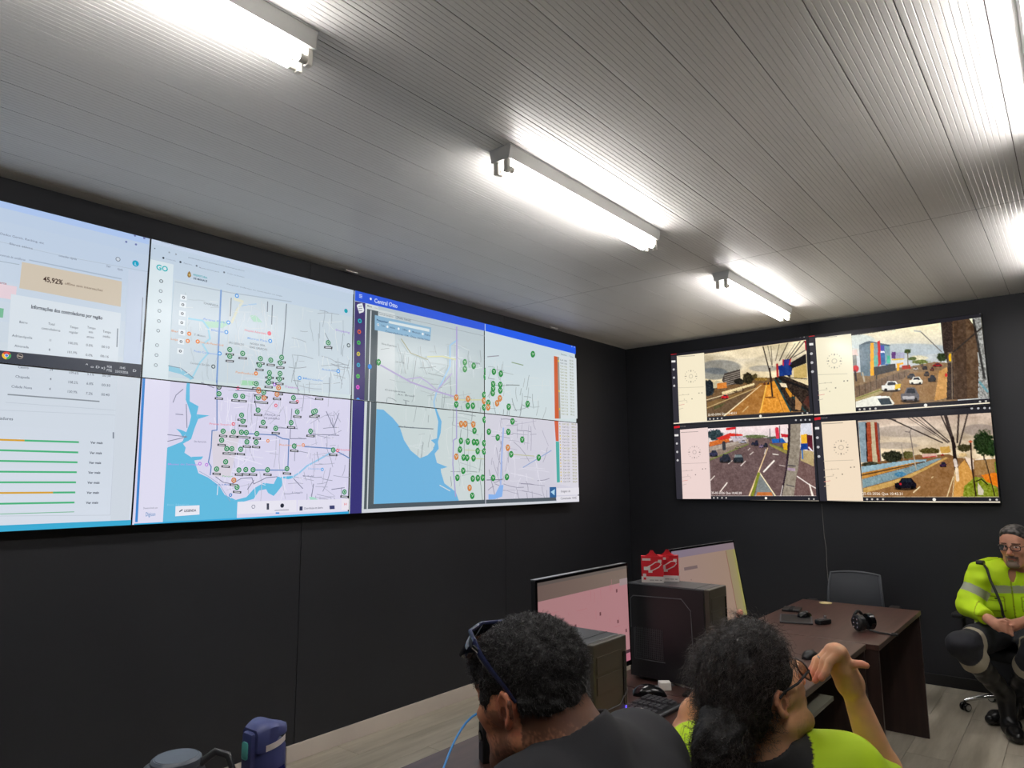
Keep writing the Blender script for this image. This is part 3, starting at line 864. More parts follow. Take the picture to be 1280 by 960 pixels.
for c in ((177, 440), (637, 440), (637, 476), (684, 459), (751, 485), (748, 517), (792, 490), (829, 501), (1000, 397), (788, 556), (788, 580), (786, 604), (826, 560), (826, 590), (740, 614), (591, 665), (653, 672), (680, 672), (740, 680), (762, 656), (871, 677), (972, 662)):
    A.only = [4] if c[0] < 752 else [6]
    pin('E', c, pg)
for c in ((591, 628), (654, 635), (739, 645), (824, 632), (809, 658), (761, 680)):
    A.only = [4] if c[0] < 752 else [6]
    pin('E', c, po)
for c in ((742, 191), (688, 250), (616, 304), (653, 307), (685, 310), (702, 312), (740, 316), (611, 350), (705, 358), (740, 360), (630, 392), (649, 394), (683, 396), (628, 463), (597, 500), (679, 505), (706, 502), (732, 500), (676, 596), (765, 255), (812, 286), (891, 200), (869, 256), (943, 297), (884, 375), (1031, 393), (788, 501), (861, 496)):
    A.only = [5] if c[0] < 752 else [7]
    pin('F', c, pg)
for c in ((617, 214), (639, 214), (682, 216), (591, 388), (662, 554), (866, 340)):
    A.only = [5] if c[0] < 752 else [7]
    pin('F', c, po)
A.only = None

# ---- the four camera screens on the end wall: interface
ui = {
 0: ('G', [(97, 335), (305, 310), (328, 832), (117, 848)], (246, 234, 204), [(72, 377), (74, 438), (76, 500), (78, 562)], [(965, 195), (1000, 192), (1038, 188), (1068, 186)], [(60, 850), (1195, 777)], (55, 318), [(44, 335), (98, 335), (118, 850), (62, 852)], [(350, 815), (378, 815), (408, 812), (440, 810), (735, 793), (1055, 772), (1092, 770)], (205, 490)),
 2: ('H', [(98, 218), (327, 190), (357, 690), (130, 705)], (246, 237, 208), [(70, 258), (73, 318), (76, 375), (80, 433)], [(1038, 68), (1077, 64), (1118, 60), (1152, 57)], [(0, 716), (1222, 632)], (52, 203), [(42, 215), (98, 215), (130, 706), (62, 712)], [(382, 675), (412, 673), (448, 671), (484, 669), (804, 648), (1152, 625), (1190, 622)], (220, 365)),
 1: ('I', [(122, 135), (333, 118), (358, 662), (143, 662)], (236, 212, 207), [(95, 178), (98, 240), (101, 304), (104, 368)], [(1005, 62), (1043, 62), (1077, 60), (1110, 60)], [(85, 669), (1250, 680)], (80, 117), [(62, 125), (122, 135), (143, 664), (82, 664)], [(380, 654), (408, 654), (442, 654), (474, 654), (777, 656), (1104, 662), (1142, 664)], (232, 306)),
 3: ('J', [(85, 90), (305, 78), (353, 595), (123, 592)], (243, 223, 197), [(57, 130), (60, 190), (65, 250), (70, 310)], [(1048, 2), (1090, 2), (1130, 0), (1165, 0)], [(0, 599), (1236, 602)], (40, 71), [(28, 82), (85, 88), (123, 596), (58, 594)], [(378, 584), (410, 584), (445, 584), (480, 584), (808, 586), (1165, 587), (1208, 587)], (212, 252)),
}
for i, (k, side, ccol, li, ti, bl, tg, strip, bi, joy) in ui.items():
    grad(B, i, (30, 29, 36), (36, 35, 42), 2)
    B.only = [i]
    B.poly(k, strip, (48, 46, 54), 1)
    B.poly(k, side, ccol, 2)
    B.line(k, bl, 7, (250, 238, 214), 6)
    B.line(k, [tg, (tg[0] + 36, tg[1] - 5)], 16, (206, 30, 40), 5)
    B.text(k, (tg[0] + 42, tg[1] - 2), 9, 'TELECAM', (120, 112, 112), 5, 42)
    B.line(k, [(li[0][0] - 11, li[0][1]), (li[0][0] + 11, li[0][1] - 1)], 15, (235, 232, 230), 5)
    for q in li[1:]: B.circ(k, q, 9, (196, 194, 196), 5, 8)
    for q in ti: B.circ(k, q, 7, (190, 188, 190), 5, 8)
    for q in bi: B.circ(k, q, 6.5, (200, 196, 190), 5, 8)
    B.circ(k, bi[4], 10, (244, 240, 232), 6, 10)
    dk = tuple(v * 0.84 for v in ccol)
    dk2 = tuple(v * 0.62 for v in ccol)
    for a in range(16):
        B.circ(k, (joy[0] + 46 * math.cos(a * math.pi / 8), joy[1] + 46 * math.sin(a * math.pi / 8)), 4.5, dk, 4, 6)
    for q in ((0, 0), (40, 0), (-40, 0), (0, 42), (0, -42)): B.circ(k, (joy[0] + q[0] * 0.95, joy[1] + q[1] * 0.95), 5, dk2, 5, 6)
    B.circ(k, joy, 17, dk, 4, 12); B.circ(k, joy, 12, ccol, 5, 10)
    sx0 = side[0][0] + 12
    for t, ln, c in ((-150, 130, dk2), (88, 190, dk), (145, 80, dk), (190, 60, dk), (220, 40, (222, 150, 140)), (250, 30, dk)):
        B.line(k, [(sx0 + t * 0.03, joy[1] + t), (sx0 + t * 0.03 + ln, joy[1] + t - 7)], 3.5, c, 4)
    for q in ((62, 128), (84, 126), (8, 172), (-60, 140), (-20, 138), (-50, 175), (-30, 195)):
        B.circ(k, (joy[0] + q[0], joy[1] + q[1]), 5, dk2 if q[0] > 0 else dk, 5, 6)
B.only = None

# ---- the four camera pictures: colour per sample of a fine grid
class Paint:
    def __init__(s, k, quad, nx=230, ny=140):
        s.k = k
        q = B.m(k, quad)
        u, v = np.meshgrid(np.linspace(0, 1, nx), np.linspace(0, 1, ny))
        a = (1 - u)[..., None] * ((1 - v)[..., None] * q[0] + v[..., None] * q[3]) + u[..., None] * ((1 - v)[..., None] * q[1] + v[..., None] * q[2])
        s.P = a.reshape(-1, 2)
        p = B.inv(s.P)
        x0, y0, sc = CROP[k]
        s.X, s.Y = (p[:, 0] - x0) * sc, (p[:, 1] - y0) * sc
        s.c = np.zeros((len(s.P), 3)) + 128.0
        s.nx, s.ny = nx, ny
        s.rg = np.random.default_rng(len(k) + ord(k))
    def noise(s, fx, fy, seed=0, octs=3):
        o = np.zeros(len(s.X)); amp = 1.0
        for k in range(octs):
            g = np.random.default_rng(seed * 17 + k).random((64, 64))
            x, y = s.X * fx * 2 ** k % 63, s.Y * fy * 2 ** k % 63
            i, j = x.astype(int), y.astype(int)
            fx_, fy_ = x - i, y - j
            fx_ = fx_ * fx_ * (3 - 2 * fx_); fy_ = fy_ * fy_ * (3 - 2 * fy_)
            i2, j2 = (i + 1) % 64, (j + 1) % 64
            o += amp * (g[j, i] * (1 - fx_) * (1 - fy_) + g[j, i2] * fx_ * (1 - fy_) + g[j2, i] * (1 - fx_) * fy_ + g[j2, i2] * fx_ * fy_)
            amp *= 0.5
        return o / 1.75
    def put(s, mask, col, al=1.0):
        m_ = np.clip(mask * al, 0, 1)[:, None]
        s.c = s.c * (1 - m_) + np.asarray(col, float) * m_
    def poly(s, pts, col, al=1.0, grain=0.0, gs=0.08, seed=1):
        x, y = s.X, s.Y
        ins = np.zeros(len(x), bool)
        n = len(pts)
        for i in range(n):
            (xa, ya), (xb, yb) = pts[i], pts[(i + 1) % n]
            if ya == yb: continue
            cnd = ((ya > y) != (yb > y)) & (x < (xb - xa) * (y - ya) / (yb - ya) + xa)
            ins ^= cnd
        c = np.asarray(col, float)
        if grain:
            c = c + ((s.noise(gs, gs, seed) - 0.5) * 2 * grain)[:, None]
        s.put(ins.astype(float), c, al)
    def line(s, pts, wd, col, al=1.0):
        for (xa, ya), (xb, yb) in zip(pts[:-1], pts[1:]):
            dx, dy = xb - xa, yb - ya
            t = np.clip(((s.X - xa) * dx + (s.Y - ya) * dy) / (dx * dx + dy * dy + 1e-9), 0, 1)
            d = np.hypot(s.X - xa - t * dx, s.Y - ya - t * dy)
            w2 = wd if not hasattr(wd, '__len__') else wd[0] + (wd[1] - wd[0]) * t
            s.put(np.clip((w2 / 2 + 1.5 - d) / 3, 0, 1), col, al)
    def ell(s, c, r, col, al=1.0, grain=0.0):
        d = np.hypot((s.X - c[0]) / r[0], (s.Y - c[1]) / r[1])
        if grain: d = d + (s.noise(0.09, 0.09, int(c[0])) - 0.5) * grain
        cc = np.asarray(col, float)
        if grain: cc = cc + ((s.noise(0.14, 0.14, int(c[1])) - 0.5) * 70)[:, None]
        s.put(np.clip((1 - d) * 6, 0, 1), cc, al)
    def sky(s, ctop, cmid, cbot, ya, yb, amp=30, seed=3):
        t = np.clip((s.Y - ya) / (yb - ya), 0, 1)[:, None]
        a, b, c = (np.asarray(q, float) for q in (ctop, cmid, cbot))
        s.c = np.where(t < 0.5, a + (b - a) * t * 2, b + (c - b) * (t * 2 - 1)) + ((s.noise(0.006, 0.016, seed) - 0.5) * 2 * amp)[:, None]
    def car(s, x, y, w_, h_, col):
        s.ell((x, y + h_ * 0.42), (w_ * 0.55, h_ * 0.16), (40, 32, 26), 0.75)
        s.poly([(x - w_ * .5, y + h_ * .3), (x - w_ * .5, y - h_ * .05), (x - w_ * .32, y - h_ * .1), (x - w_ * .18, y - h_ * .48), (x + w_ * .26, y - h_ * .48), (x + w_ * .42, y - h_ * .1), (x + w_ * .5, y), (x + w_ * .48, y + h_ * .36), (x - w_ * .4, y + h_ * .4)], col)
        s.poly([(x - w_ * .22, y - h_ * .1), (x - w_ * .14, y - h_ * .4), (x + w_ * .22, y - h_ * .4), (x + w_ * .3, y - h_ * .1)], (44, 50, 60))
        s.ell((x - w_ * .28, y + h_ * .36), (w_ * .09, h_ * .16), (22, 20, 20)); s.ell((x + w_ * .3, y + h_ * .34), (w_ * .09, h_ * .16), (22, 20, 20))
    def put_on(s, i, d=3.0e-4):
        V, F, K = B.buf[i]
        o = len(V)
        V += [(a, b, d) for a, b in s.P]
        g = np.arange(s.nx * s.ny).reshape(s.ny, s.nx) + o
        F += np.stack([g[:-1, :-1], g[1:, :-1], g[1:, 1:], g[:-1, 1:]], -1).reshape(-1, 4).tolist()
        s.c = s.c + ((s.noise(0.13, 0.13, 77, 2) - 0.5) * 30)[:, None] + ((s.noise(0.03, 0.03, 78, 2) - 0.5) * 22)[:, None]
        c = np.clip(122 + (s.c - 122) * 1.18, 0, 255) / 255.0
        c = np.where(c <= 0.04045, c / 12.92, ((c + 0.055) / 1.055) ** 2.4)
        K += [tuple(q) for q in c]

p = Paint('G', [(306, 320), (1081, 212), (1110, 758), (328, 800)])
p.sky((226, 212, 178), (196, 184, 160), (232, 214, 176), 230, 500, 46, 4)
p.ell((430, 420), (170, 60), (104, 108, 112), 0.6); p.ell((380, 470), (120, 50), (92, 100, 108), 0.6); p.ell((600, 300), (200, 60), (238, 222, 190), 0.6); p.ell((760, 430), (120, 26), (130, 130, 132), 0.5)
p.poly([(315, 540), (420, 560), (700, 500), (850, 500), (1110, 640), (1110, 800), (328, 800)], (122, 96, 66), 1, 14, 0.1)
p.ell((340, 580), (48, 66), (38, 46, 50), 1, 0.3)
p.poly([(375, 540), (400, 520), (470, 545), (470, 570), (375, 580)], (190, 180, 150))
p.poly([(460, 468), (580, 436), (584, 530), (560, 550), (470, 560), (440, 520)], (84, 76, 70), 1, 20, 0.2)
for k in range(6): p.line([(462, 486 + k * 15), (580, 452 + k * 15)], 4, (170, 160, 146))
p.poly([(404, 545), (476, 535), (480, 580), (406, 585)], (206, 130, 60), 1, 18)
p.ell((640, 505), (44, 46), (58, 52, 28), 1, 0.5); p.ell((570, 530), (40, 26), (50, 46, 34), 1, 0.5); p.ell((694, 490), (20, 22), (90, 80, 50), 1, 0.4)
p.ell((740, 512), (60, 14), (150, 120, 60), 1, 0.5)
p.poly([(440, 610), (690, 540), (690, 556), (446, 630)], (226, 206, 160))
p.poly([(322, 660), (720, 560), (760, 540), (700, 620), (460, 790), (328, 800)], (110, 88, 64), 1, 10)
p.poly([(328, 690), (680, 578), (695, 584), (328, 740)], (132, 104, 66)); p.poly([(380, 720), (470, 690), (440, 720), (380, 745)], (88, 84, 50))
p.poly([(470, 790), (730, 545), (790, 535), (790, 600), (740, 770)], (166, 118, 62), 1, 14)
p.line([(325, 670), (600, 590)], 6, (220, 200, 160)); p.line([(328, 730), (700, 580)], 5, (200, 176, 130)); p.line([(458, 792), (740, 556)], (9, 4), (240, 220, 180)); p.line([(600, 760), (640, 720)], 7, (226, 200, 150), 0.7)
p.poly([(790, 545), (850, 520), (960, 700), (980, 760), (720, 770), (760, 680)], (216, 150, 62), 1, 24)
p.line([(780, 560), (735, 765)], 10, (238, 186, 90)); p.line([(860, 620), (910, 760)], 4, (150, 96, 40)); p.ell((810, 650), (46, 8), (110, 70, 30), 0.8)
p.poly([(840, 500), (900, 480), (1100, 560), (1110, 760), (960, 755)], (58, 46, 36), 1, 40, 0.12)
p.poly([(985, 430), (1086, 390), (1090, 500), (990, 510)], (196, 170, 110)); p.poly([(940, 400), (1080, 318), (1086, 388), (980, 430), (960, 500), (930, 480)], (40, 36, 36))
p.poly([(870, 410), (935, 395), (970, 420), (975, 480), (880, 490)], (34, 66, 130)); p.poly([(905, 365), (965, 355), (970, 400), (910, 405)], (60, 60, 130)); p.line([(908, 365), (908, 405)], 10, (190, 40, 60)); p.line([(966, 352), (955, 400)], 10, (200, 46, 60)); p.line([(862, 400), (866, 490)], 16, (176, 60, 60))
p.poly([(1070, 220), (1082, 216), (1086, 300), (1074, 280)], (170, 40, 60))
for (a, b, wd) in (((752, 255), (822, 520), 9), ((790, 255), (825, 420), 4), ((815, 260), (825, 400), 4), ((880, 240), (850, 370), 4), ((945, 232), (880, 370), 7), ((1040, 220), (940, 360), 6), ((1070, 222), (955, 365), 8), ((1000, 240), (910, 380), 3), ((1078, 290), (985, 345), 6)):
    p.line([a, b], wd, (52, 44, 40), 0.85)
p.line([(805, 430), (826, 640)], 12, (60, 44, 34)); p.line([(845, 520), (965, 755)], 12, (40, 76, 78)); p.line([(870, 510), (1080, 760)], 14, (44, 70, 70)); p.line([(885, 510), (1100, 590)], 16, (30, 28, 28)); p.line([(890, 495), (1090, 510)], 6, (50, 46, 44))
p.poly([(880, 540), (930, 545), (940, 575), (895, 570)], (226, 210, 180)); p.poly([(930, 570), (990, 640), (960, 650), (925, 590)], (200, 140, 50)); p.poly([(1000, 640), (1050, 700), (1040, 750), (1000, 740)], (170, 130, 90)); p.line([(978, 560), (975, 750)], 6, (40, 34, 30)); p.poly([(1090, 640), (1105, 640), (1108, 740), (1060, 690)], (90, 56, 46))
p.car(464, 645, 54, 34, (196, 40, 46)); p.car(766, 545, 20, 18, (110, 60, 30)); p.car(795, 545, 16, 18, (60, 40, 30)); p.line([(600, 585), (602, 604)], 9, (80, 60, 40)); p.ell((545, 606), (18, 6), (70, 56, 40), 0.7)
p.line([(306, 321), (1081, 213)], 7, (222, 202, 168))
p.put_on(0)
B.only = [0]; B.text('G', (335, 792), 17, '25-03-2026 Qua 10:45:21', (250, 240, 220), 5, 218); B.text('G', (318, 318), 10, 'Constantino Nery - Arena', (70, 60, 50), 5, 225)

p = Paint('H', [(328, 202), (1160, 84), (1215, 604), (357, 662)])
p.sky((246, 236, 200), (226, 218, 196), (196, 200, 200), 130, 330, 14, 5)
p.ell((700, 290), (300, 40), (176, 188, 196), 0.7); p.ell((380, 240), (110, 50), (190, 206, 210), 0.6)
p.poly([(340, 440), (700, 400), (860, 370), (1000, 380), (1010, 640), (356, 662)], (140, 116, 88), 1, 12)
p.poly([(328, 296), (366, 292), (370, 330), (332, 330)], (214, 190, 180)); p.poly([(332, 330), (360, 326), (364, 400), (338, 410)], (130, 130, 124))
p.poly([(378, 262), (430, 238), (450, 240), (470, 460), (390, 460)], (108, 126, 136), 1, 8); p.poly([(378, 262), (440, 236), (580, 262), (560, 275), (470, 250)], (90, 104, 112))
p.poly([(450, 250), (472, 246), (474, 458), (450, 460)], (232, 168, 30)); p.poly([(472, 255), (500, 250), (505, 400), (474, 410)], (130, 156, 160)); p.poly([(472, 330), (500, 330), (503, 390), (474, 396)], (110, 180, 164))
p.poly([(512, 262), (572, 268), (578, 388), (516, 392)], (60, 108, 160)); p.poly([(540, 268), (575, 270), (580, 384), (545, 386)], (130, 160, 170)); p.poly([(515, 265), (540, 268), (540, 300), (515, 298)], (90, 90, 170)); p.poly([(514, 300), (540, 302), (540, 312), (514, 311)], (230, 230, 240)); p.poly([(556, 330), (576, 332), (578, 380), (558, 380)], (80, 180, 150))
p.poly([(496, 240), (512, 232), (518, 385), (500, 405)], (196, 42, 52))
p.poly([(472, 405), (610, 380), (615, 425), (475, 460)], (66, 66, 66)); p.poly([(586, 306), (612, 306), (612, 350), (586, 350)], (110, 70, 130)); p.poly([(612, 310), (670, 310), (668, 352), (612, 352)], (170, 170, 190)); p.line([(590, 356), (660, 352)], 8, (216, 186, 60))
p.poly([(618, 380), (660, 374), (660, 388), (636, 390), (636, 425), (620, 428)], (236, 176, 30)); p.poly([(650, 395), (705, 388), (710, 412), (655, 420)], (170, 60, 40))
p.ell((688, 302), (24, 16), (70, 86, 40), 1, 0.5); p.line([(688, 310), (692, 400)], 6, (110, 96, 70)); p.ell((760, 345), (60, 18), (226, 216, 180), 0.8, 0.4); p.ell((910, 340), (36, 30), (56, 70, 36), 1, 0.5); p.ell((770, 370), (60, 14), (110, 120, 60), 1, 0.6); p.ell((720, 350), (30, 12), (96, 110, 60), 1, 0.6)
p.ell((356, 414), (22, 24), (196, 36, 40)); p.line([(352, 430), (360, 490)], 12, (60, 50, 50)); p.line([(490, 430), (490, 486)], 8, (70, 66, 60)); p.line([(400, 440), (412, 495)], 10, (180, 170, 150))
p.poly([(350, 530), (690, 420), (710, 440), (680, 470), (520, 530), (360, 605)], (122, 102, 84), 1, 16)
for k in range(9): p.line([(380 + k * 36, 520 - k * 11), (382 + k * 36, 585 - k * 15)], 3, (70, 60, 50))
p.poly([(356, 600), (520, 540), (540, 560), (380, 640), (358, 650)], (176, 160, 120)); p.line([(360, 605), (530, 545)], 5, (120, 130, 60))
p.poly([(700, 440), (940, 420), (950, 600), (560, 650), (600, 560)], (150, 118, 82), 1, 10)
p.poly([(890, 430), (945, 400), (945, 600), (860, 620)], (196, 150, 92), 1, 14)
p.poly([(900, 112), (980, 100), (1000, 110), (985, 610), (938, 615), (944, 380), (915, 290)], (66, 54, 48), 1, 26, 0.2)
p.poly([(975, 100), (1080, 92), (1130, 160), (1145, 420), (1140, 605), (985, 612)], (100, 80, 62), 1, 22, 0.05); p.poly([(985, 110), (1060, 100), (1070, 605), (990, 610)], (76, 60, 48), 0.7, 20, 0.06)
p.poly([(1100, 90), (1160, 84), (1215, 604), (1142, 608), (1148, 420), (1134, 180)], (150, 150, 146), 1, 70, 0.12); p.line([(1110, 105), (1180, 470)], 16, (40, 38, 38), 0.8); p.line([(1150, 500), (1200, 560)], 14, (110, 160, 170), 0.8)
p.line([(985, 305), (1165, 150)], 10, (60, 54, 50)); p.line([(770, 175), (905, 305)], 6, (120, 116, 112)); p.line([(732, 172), (772, 176)], 8, (180, 180, 176))
p.poly([(944, 308), (974, 306), (978, 375), (946, 378)], (110, 96, 80)); p.ell((962, 342), (12, 28), (236, 186, 20)); p.ell((935, 455), (8, 14), (200, 50, 50)); p.line([(970, 320), (975, 610)], 6, (130, 116, 100))
p.car(880, 390, 60, 24, (150, 30, 40)); p.car(800, 408, 34, 26, (60, 56, 60)); p.car(845, 416, 26, 24, (110, 60, 50)); p.car(810, 446, 38, 30, (80, 70, 66)); p.car(845, 476, 52, 44, (52, 52, 56)); p.car(712, 460, 54, 34, (76, 74, 76)); p.car(742, 490, 86, 50, (226, 222, 210)); p.car(582, 526, 120, 66, (222, 220, 214)); p.poly([(610, 515), (646, 512), (640, 540), (605, 545)], (226, 190, 60)); p.car(705, 580, 118, 96, (104, 102, 106)); p.poly([(655, 590), (735, 590), (735, 606), (660, 610)], (200, 196, 196), 0.8)
p.poly([(358, 625), (470, 590), (570, 590), (605, 635), (590, 650), (360, 662)], (228, 226, 214)); p.poly([(495, 605), (570, 600), (590, 640), (520, 645)], (70, 80, 86)); p.poly([(480, 590), (555, 588), (565, 600), (495, 604)], (240, 240, 232))
p.car(740, 414, 34, 18, (190, 180, 170)); p.car(780, 392, 22, 16, (120, 100, 96))
p.put_on(2)
B.only = [2]; B.text('H', (330, 203), 13, 'Av. Carmo Matias de Souza', (60, 54, 48), 5, 285)

p = Paint('I', [(334, 126), (1130, 84), (1160, 640), (358, 640)])
p.sky((236, 216, 214), (228, 212, 212), (214, 204, 200), 90, 200, 8, 6)
p.poly([(340, 250), (650, 190), (850, 200), (1160, 330), (1160, 640), (358, 640)], (112, 92, 90), 1, 10)
p.ell((390, 175), (66, 44), (52, 70, 74), 1, 0.5); p.poly([(342, 230), (490, 190), (500, 225), (345, 265)], (196, 110, 50), 1, 20); p.poly([(400, 200), (500, 160), (600, 170), (600, 185), (430, 215)], (206, 60, 44)); p.poly([(500, 185), (620, 180), (640, 220), (540, 240)], (190, 180, 186), 1, 40, 0.2); p.line([(480, 130), (540, 122)], 18, (206, 40, 50))
p.line([(545, 120), (548, 200)], 4, (80, 70, 76)); p.ell((700, 186), (100, 14), (110, 120, 84), 1, 0.6); p.ell((830, 195), (50, 12), (90, 96, 80), 1, 0.6)
p.poly([(345, 300), (640, 225), (650, 235), (350, 370)], (140, 124, 112)); p.line([(350, 365), (640, 245)], 8, (120, 130, 70)); p.poly([(345, 265), (640, 205), (645, 225), (350, 300)], (170, 156, 144), 1, 16)
p.line([(455, 235), (458, 280)], 26, (60, 60, 66))
p.poly([(800, 240), (940, 290), (935, 320), (810, 260)], (150, 140, 80)); p.line([(810, 245), (935, 290)], 8, (120, 130, 70)); p.poly([(820, 205), (905, 200), (930, 235), (825, 235)], (40, 100, 170)); p.poly([(890, 165), (945, 170), (945, 195), (895, 190)], (190, 40, 56)); p.line([(860, 130), (866, 190)], 28, (206, 60, 80)); p.poly([(905, 240), (940, 236), (940, 290), (910, 285)], (220, 170, 40)); p.line([(806, 130), (808, 220)], 5, (70, 66, 76)); p.line([(880, 105), (882, 230)], 5, (60, 60, 76))
p.line([(790, 275), (650, 638)], (5, 12), (236, 206, 160)); p.line([(838, 372), (760, 455)], 12, (244, 230, 220)); p.line([(655, 275), (640, 290)], 4, (220, 210, 200)); p.line([(620, 375), (585, 410)], 6, (226, 214, 206)); p.line([(520, 370), (490, 395)], 5, (220, 208, 200)); p.line([(480, 540), (430, 605)], 8, (236, 224, 214)); p.line([(385, 488), (355, 520)], 6, (230, 218, 208)); p.line([(680, 305), (655, 325)], 5, (220, 210, 200)); p.line([(830, 320), (870, 326)], 8, (220, 210, 200)); p.line([(775, 285), (765, 320)], 5, (230, 220, 210)); p.line([(880, 405), (920, 412)], 5, (200, 186, 180))
p.poly([(728, 462), (850, 638), (692, 640)], (130, 134, 132), 1, 8); p.line([(728, 462), (848, 638)], 8, (240, 226, 190)); p.line([(722, 470), (672, 638)], 22, (130, 136, 50)); p.poly([(712, 610), (820, 612), (830, 640), (700, 640)], (190, 120, 70))
p.poly([(945, 92), (975, 90), (960, 300), (930, 540), (895, 640), (885, 640), (925, 440), (942, 250)], (60, 44, 52)); p.poly([(965, 90), (1040, 86), (1035, 300), (1000, 640), (900, 640), (940, 430), (960, 260)], (148, 138, 124), 1, 20, 0.06); p.line([(950, 435), (990, 440)], 22, (170, 150, 164)); p.line([(935, 555), (990, 568)], 8, (90, 84, 84)); p.line([(942, 405), (1000, 412)], 8, (80, 76, 80))
p.poly([(1040, 86), (1120, 84), (1128, 170), (1042, 176)], (206, 206, 214)); p.poly([(1042, 172), (1090, 168), (1092, 240), (1044, 244)], (226, 176, 60)); p.poly([(1088, 172), (1130, 178), (1135, 300), (1092, 290)], (96, 36, 50)); p.poly([(1040, 240), (1094, 236), (1096, 285), (1042, 290)], (30, 70, 140)); p.line([(1104, 270), (1130, 300)], 12, (226, 220, 230)); p.poly([(1042, 290), (1140, 300), (1142, 415), (1042, 370)], (180, 160, 120)); p.line([(1052, 290), (1056, 355)], 10, (50, 120, 190)); p.poly([(1036, 370), (1142, 415), (1160, 640), (990, 640), (1010, 480)], (120, 96, 92), 1, 10); p.line([(1015, 490), (1110, 555), (1155, 580)], 8, (230, 220, 214)); p.line([(1108, 550), (1132, 638)], (8, 16), (236, 226, 216))
p.line([(905, 560), (888, 640)], 5, (236, 226, 220))
p.car(466, 352, 86, 66, (52, 54, 66)); p.car(567, 354, 80, 66, (46, 50, 56)); p.poly([(540, 325), (590, 325), (600, 345), (535, 345)], (140, 150, 150), 0.8); p.car(378, 315, 64, 50, (60, 60, 84)); p.car(703, 236, 34, 46, (44, 40, 62)); p.car(676, 240, 24, 26, (50, 50, 70)); p.car(742, 260, 34, 28, (130, 110, 130)); p.car(774, 252, 36, 32, (50, 50, 60)); p.car(600, 225, 60, 22, (180, 176, 186)); p.car(560, 268, 50, 16, (150, 140, 110))
p.put_on(1)
B.only = [1]; B.text('I', (362, 624), 17, '25-03-2026 Qua 10:45:28', (250, 238, 232), 5, 230)

p = Paint('J', [(319, 82), (1170, 30), (1222, 570), (353, 570)])
p.sky((196, 176, 160), (206, 190, 170), (226, 206, 176), 60, 280, 50, 9)
p.ell((620, 150), (240, 40), (150, 138, 130), 0.5); p.ell((560, 240), (160, 24), (150, 140, 134), 0.5); p.ell((1100, 140), (120, 40), (140, 128, 122), 0.6)
p.poly([(340, 360), (700, 300), (900, 295), (960, 320), (1230, 330), (1222, 570), (353, 570)], (136, 104, 72), 1, 10)
p.poly([(322, 90), (372, 86), (380, 345), (340, 350)], (140, 156, 164), 1, 14); p.poly([(366, 95), (378, 92), (385, 345), (376, 345)], (50, 36, 34)); p.poly([(375, 92), (402, 88), (415, 345), (384, 350)], (166, 84, 56), 1, 12); p.poly([(400, 90), (428, 88), (444, 345), (414, 346)], (190, 176, 146), 1, 8); p.poly([(424, 90), (440, 90), (468, 342), (444, 346)], (150, 66, 46)); p.poly([(440, 92), (456, 100), (468, 340), (462, 342)], (120, 110, 110))
for k in range(12): p.line([(376, 110 + k * 20), (404, 108 + k * 20)], 3, (130, 60, 44), 0.6)
p.ell((540, 310), (70, 40), (52, 54, 40), 1, 0.5); p.ell((640, 300), (40, 26), (96, 92, 56), 1, 0.5); p.ell((780, 275), (70, 22), (92, 84, 48), 1, 0.5); p.ell((400, 362), (60, 20), (70, 70, 56), 1, 0.4); p.ell((1000, 255), (50, 26), (70, 66, 42), 1, 0.5)
p.poly([(845, 250), (905, 244), (915, 285), (850, 290)], (200, 160, 90)); p.poly([(730, 294), (820, 290), (826, 312), (735, 320)], (206, 170, 156)); p.line([(735, 318), (820, 308)], 5, (180, 50, 46))
p.poly([(342, 375), (640, 335), (760, 330), (750, 350), (345, 440)], (150, 176, 186), 1, 16); p.poly([(344, 415), (700, 345), (745, 345), (600, 385), (348, 455)], (190, 140, 74), 1, 16); p.line([(346, 430), (650, 365), (745, 345)], 8, (90, 66, 46)); p.poly([(348, 455), (640, 380), (820, 325), (860, 322), (700, 400), (560, 455), (352, 512)], (130, 152, 158), 1, 22, 0.15); p.ell((590, 425), (40, 18), (80, 130, 160), 0.9, 0.4); p.line([(652, 150), (690, 390)], 5, (110, 100, 96)); p.line([(622, 150), (650, 155), (660, 135)], 5, (120, 110, 106)); p.line([(597, 230), (612, 330)], 4, (150, 140, 130)); p.line([(676, 300), (692, 390)], 5, (190, 180, 160))
p.poly([(355, 515), (560, 460), (720, 395), (880, 315), (900, 320), (700, 440), (420, 540), (356, 545)], (196, 160, 100), 1, 10)
p.poly([(356, 545), (560, 495), (900, 318), (935, 330), (930, 570), (353, 570)], (146, 110, 74), 1, 8)
p.line([(715, 505), (675, 540)], 7, (236, 216, 176)); p.line([(800, 440), (790, 448)], 5, (220, 196, 150)); p.line([(930, 440), (890, 568)], 5, (240, 216, 170)); p.line([(940, 400), (925, 568)], 4, (230, 206, 160))
p.poly([(945, 400), (1000, 330), (1060, 420), (1050, 560), (930, 570)], (200, 150, 84), 1, 14); p.poly([(1000, 310), (1060, 330), (1060, 430)], (220, 200, 180)); p.poly([(1060, 325), (1200, 322), (1215, 430), (1070, 430)], (160, 126, 84), 1, 12); p.poly([(1000, 500), (1070, 440), (1180, 460), (1215, 520), (1222, 570), (990, 570)], (130, 140, 50), 1, 40, 0.12); p.poly([(1110, 430), (1210, 410), (1222, 510), (1140, 470)], (216, 126, 40), 1, 10); p.line([(1070, 330), (1210, 320)], 8, (226, 210, 190))
p.ell((1125, 225), (72, 86), (38, 54, 26), 1, 0.5); p.ell((1180, 260), (30, 60), (40, 60, 30), 1, 0.4); p.line([(1125, 300), (1128, 330)], 8, (60, 50, 40))
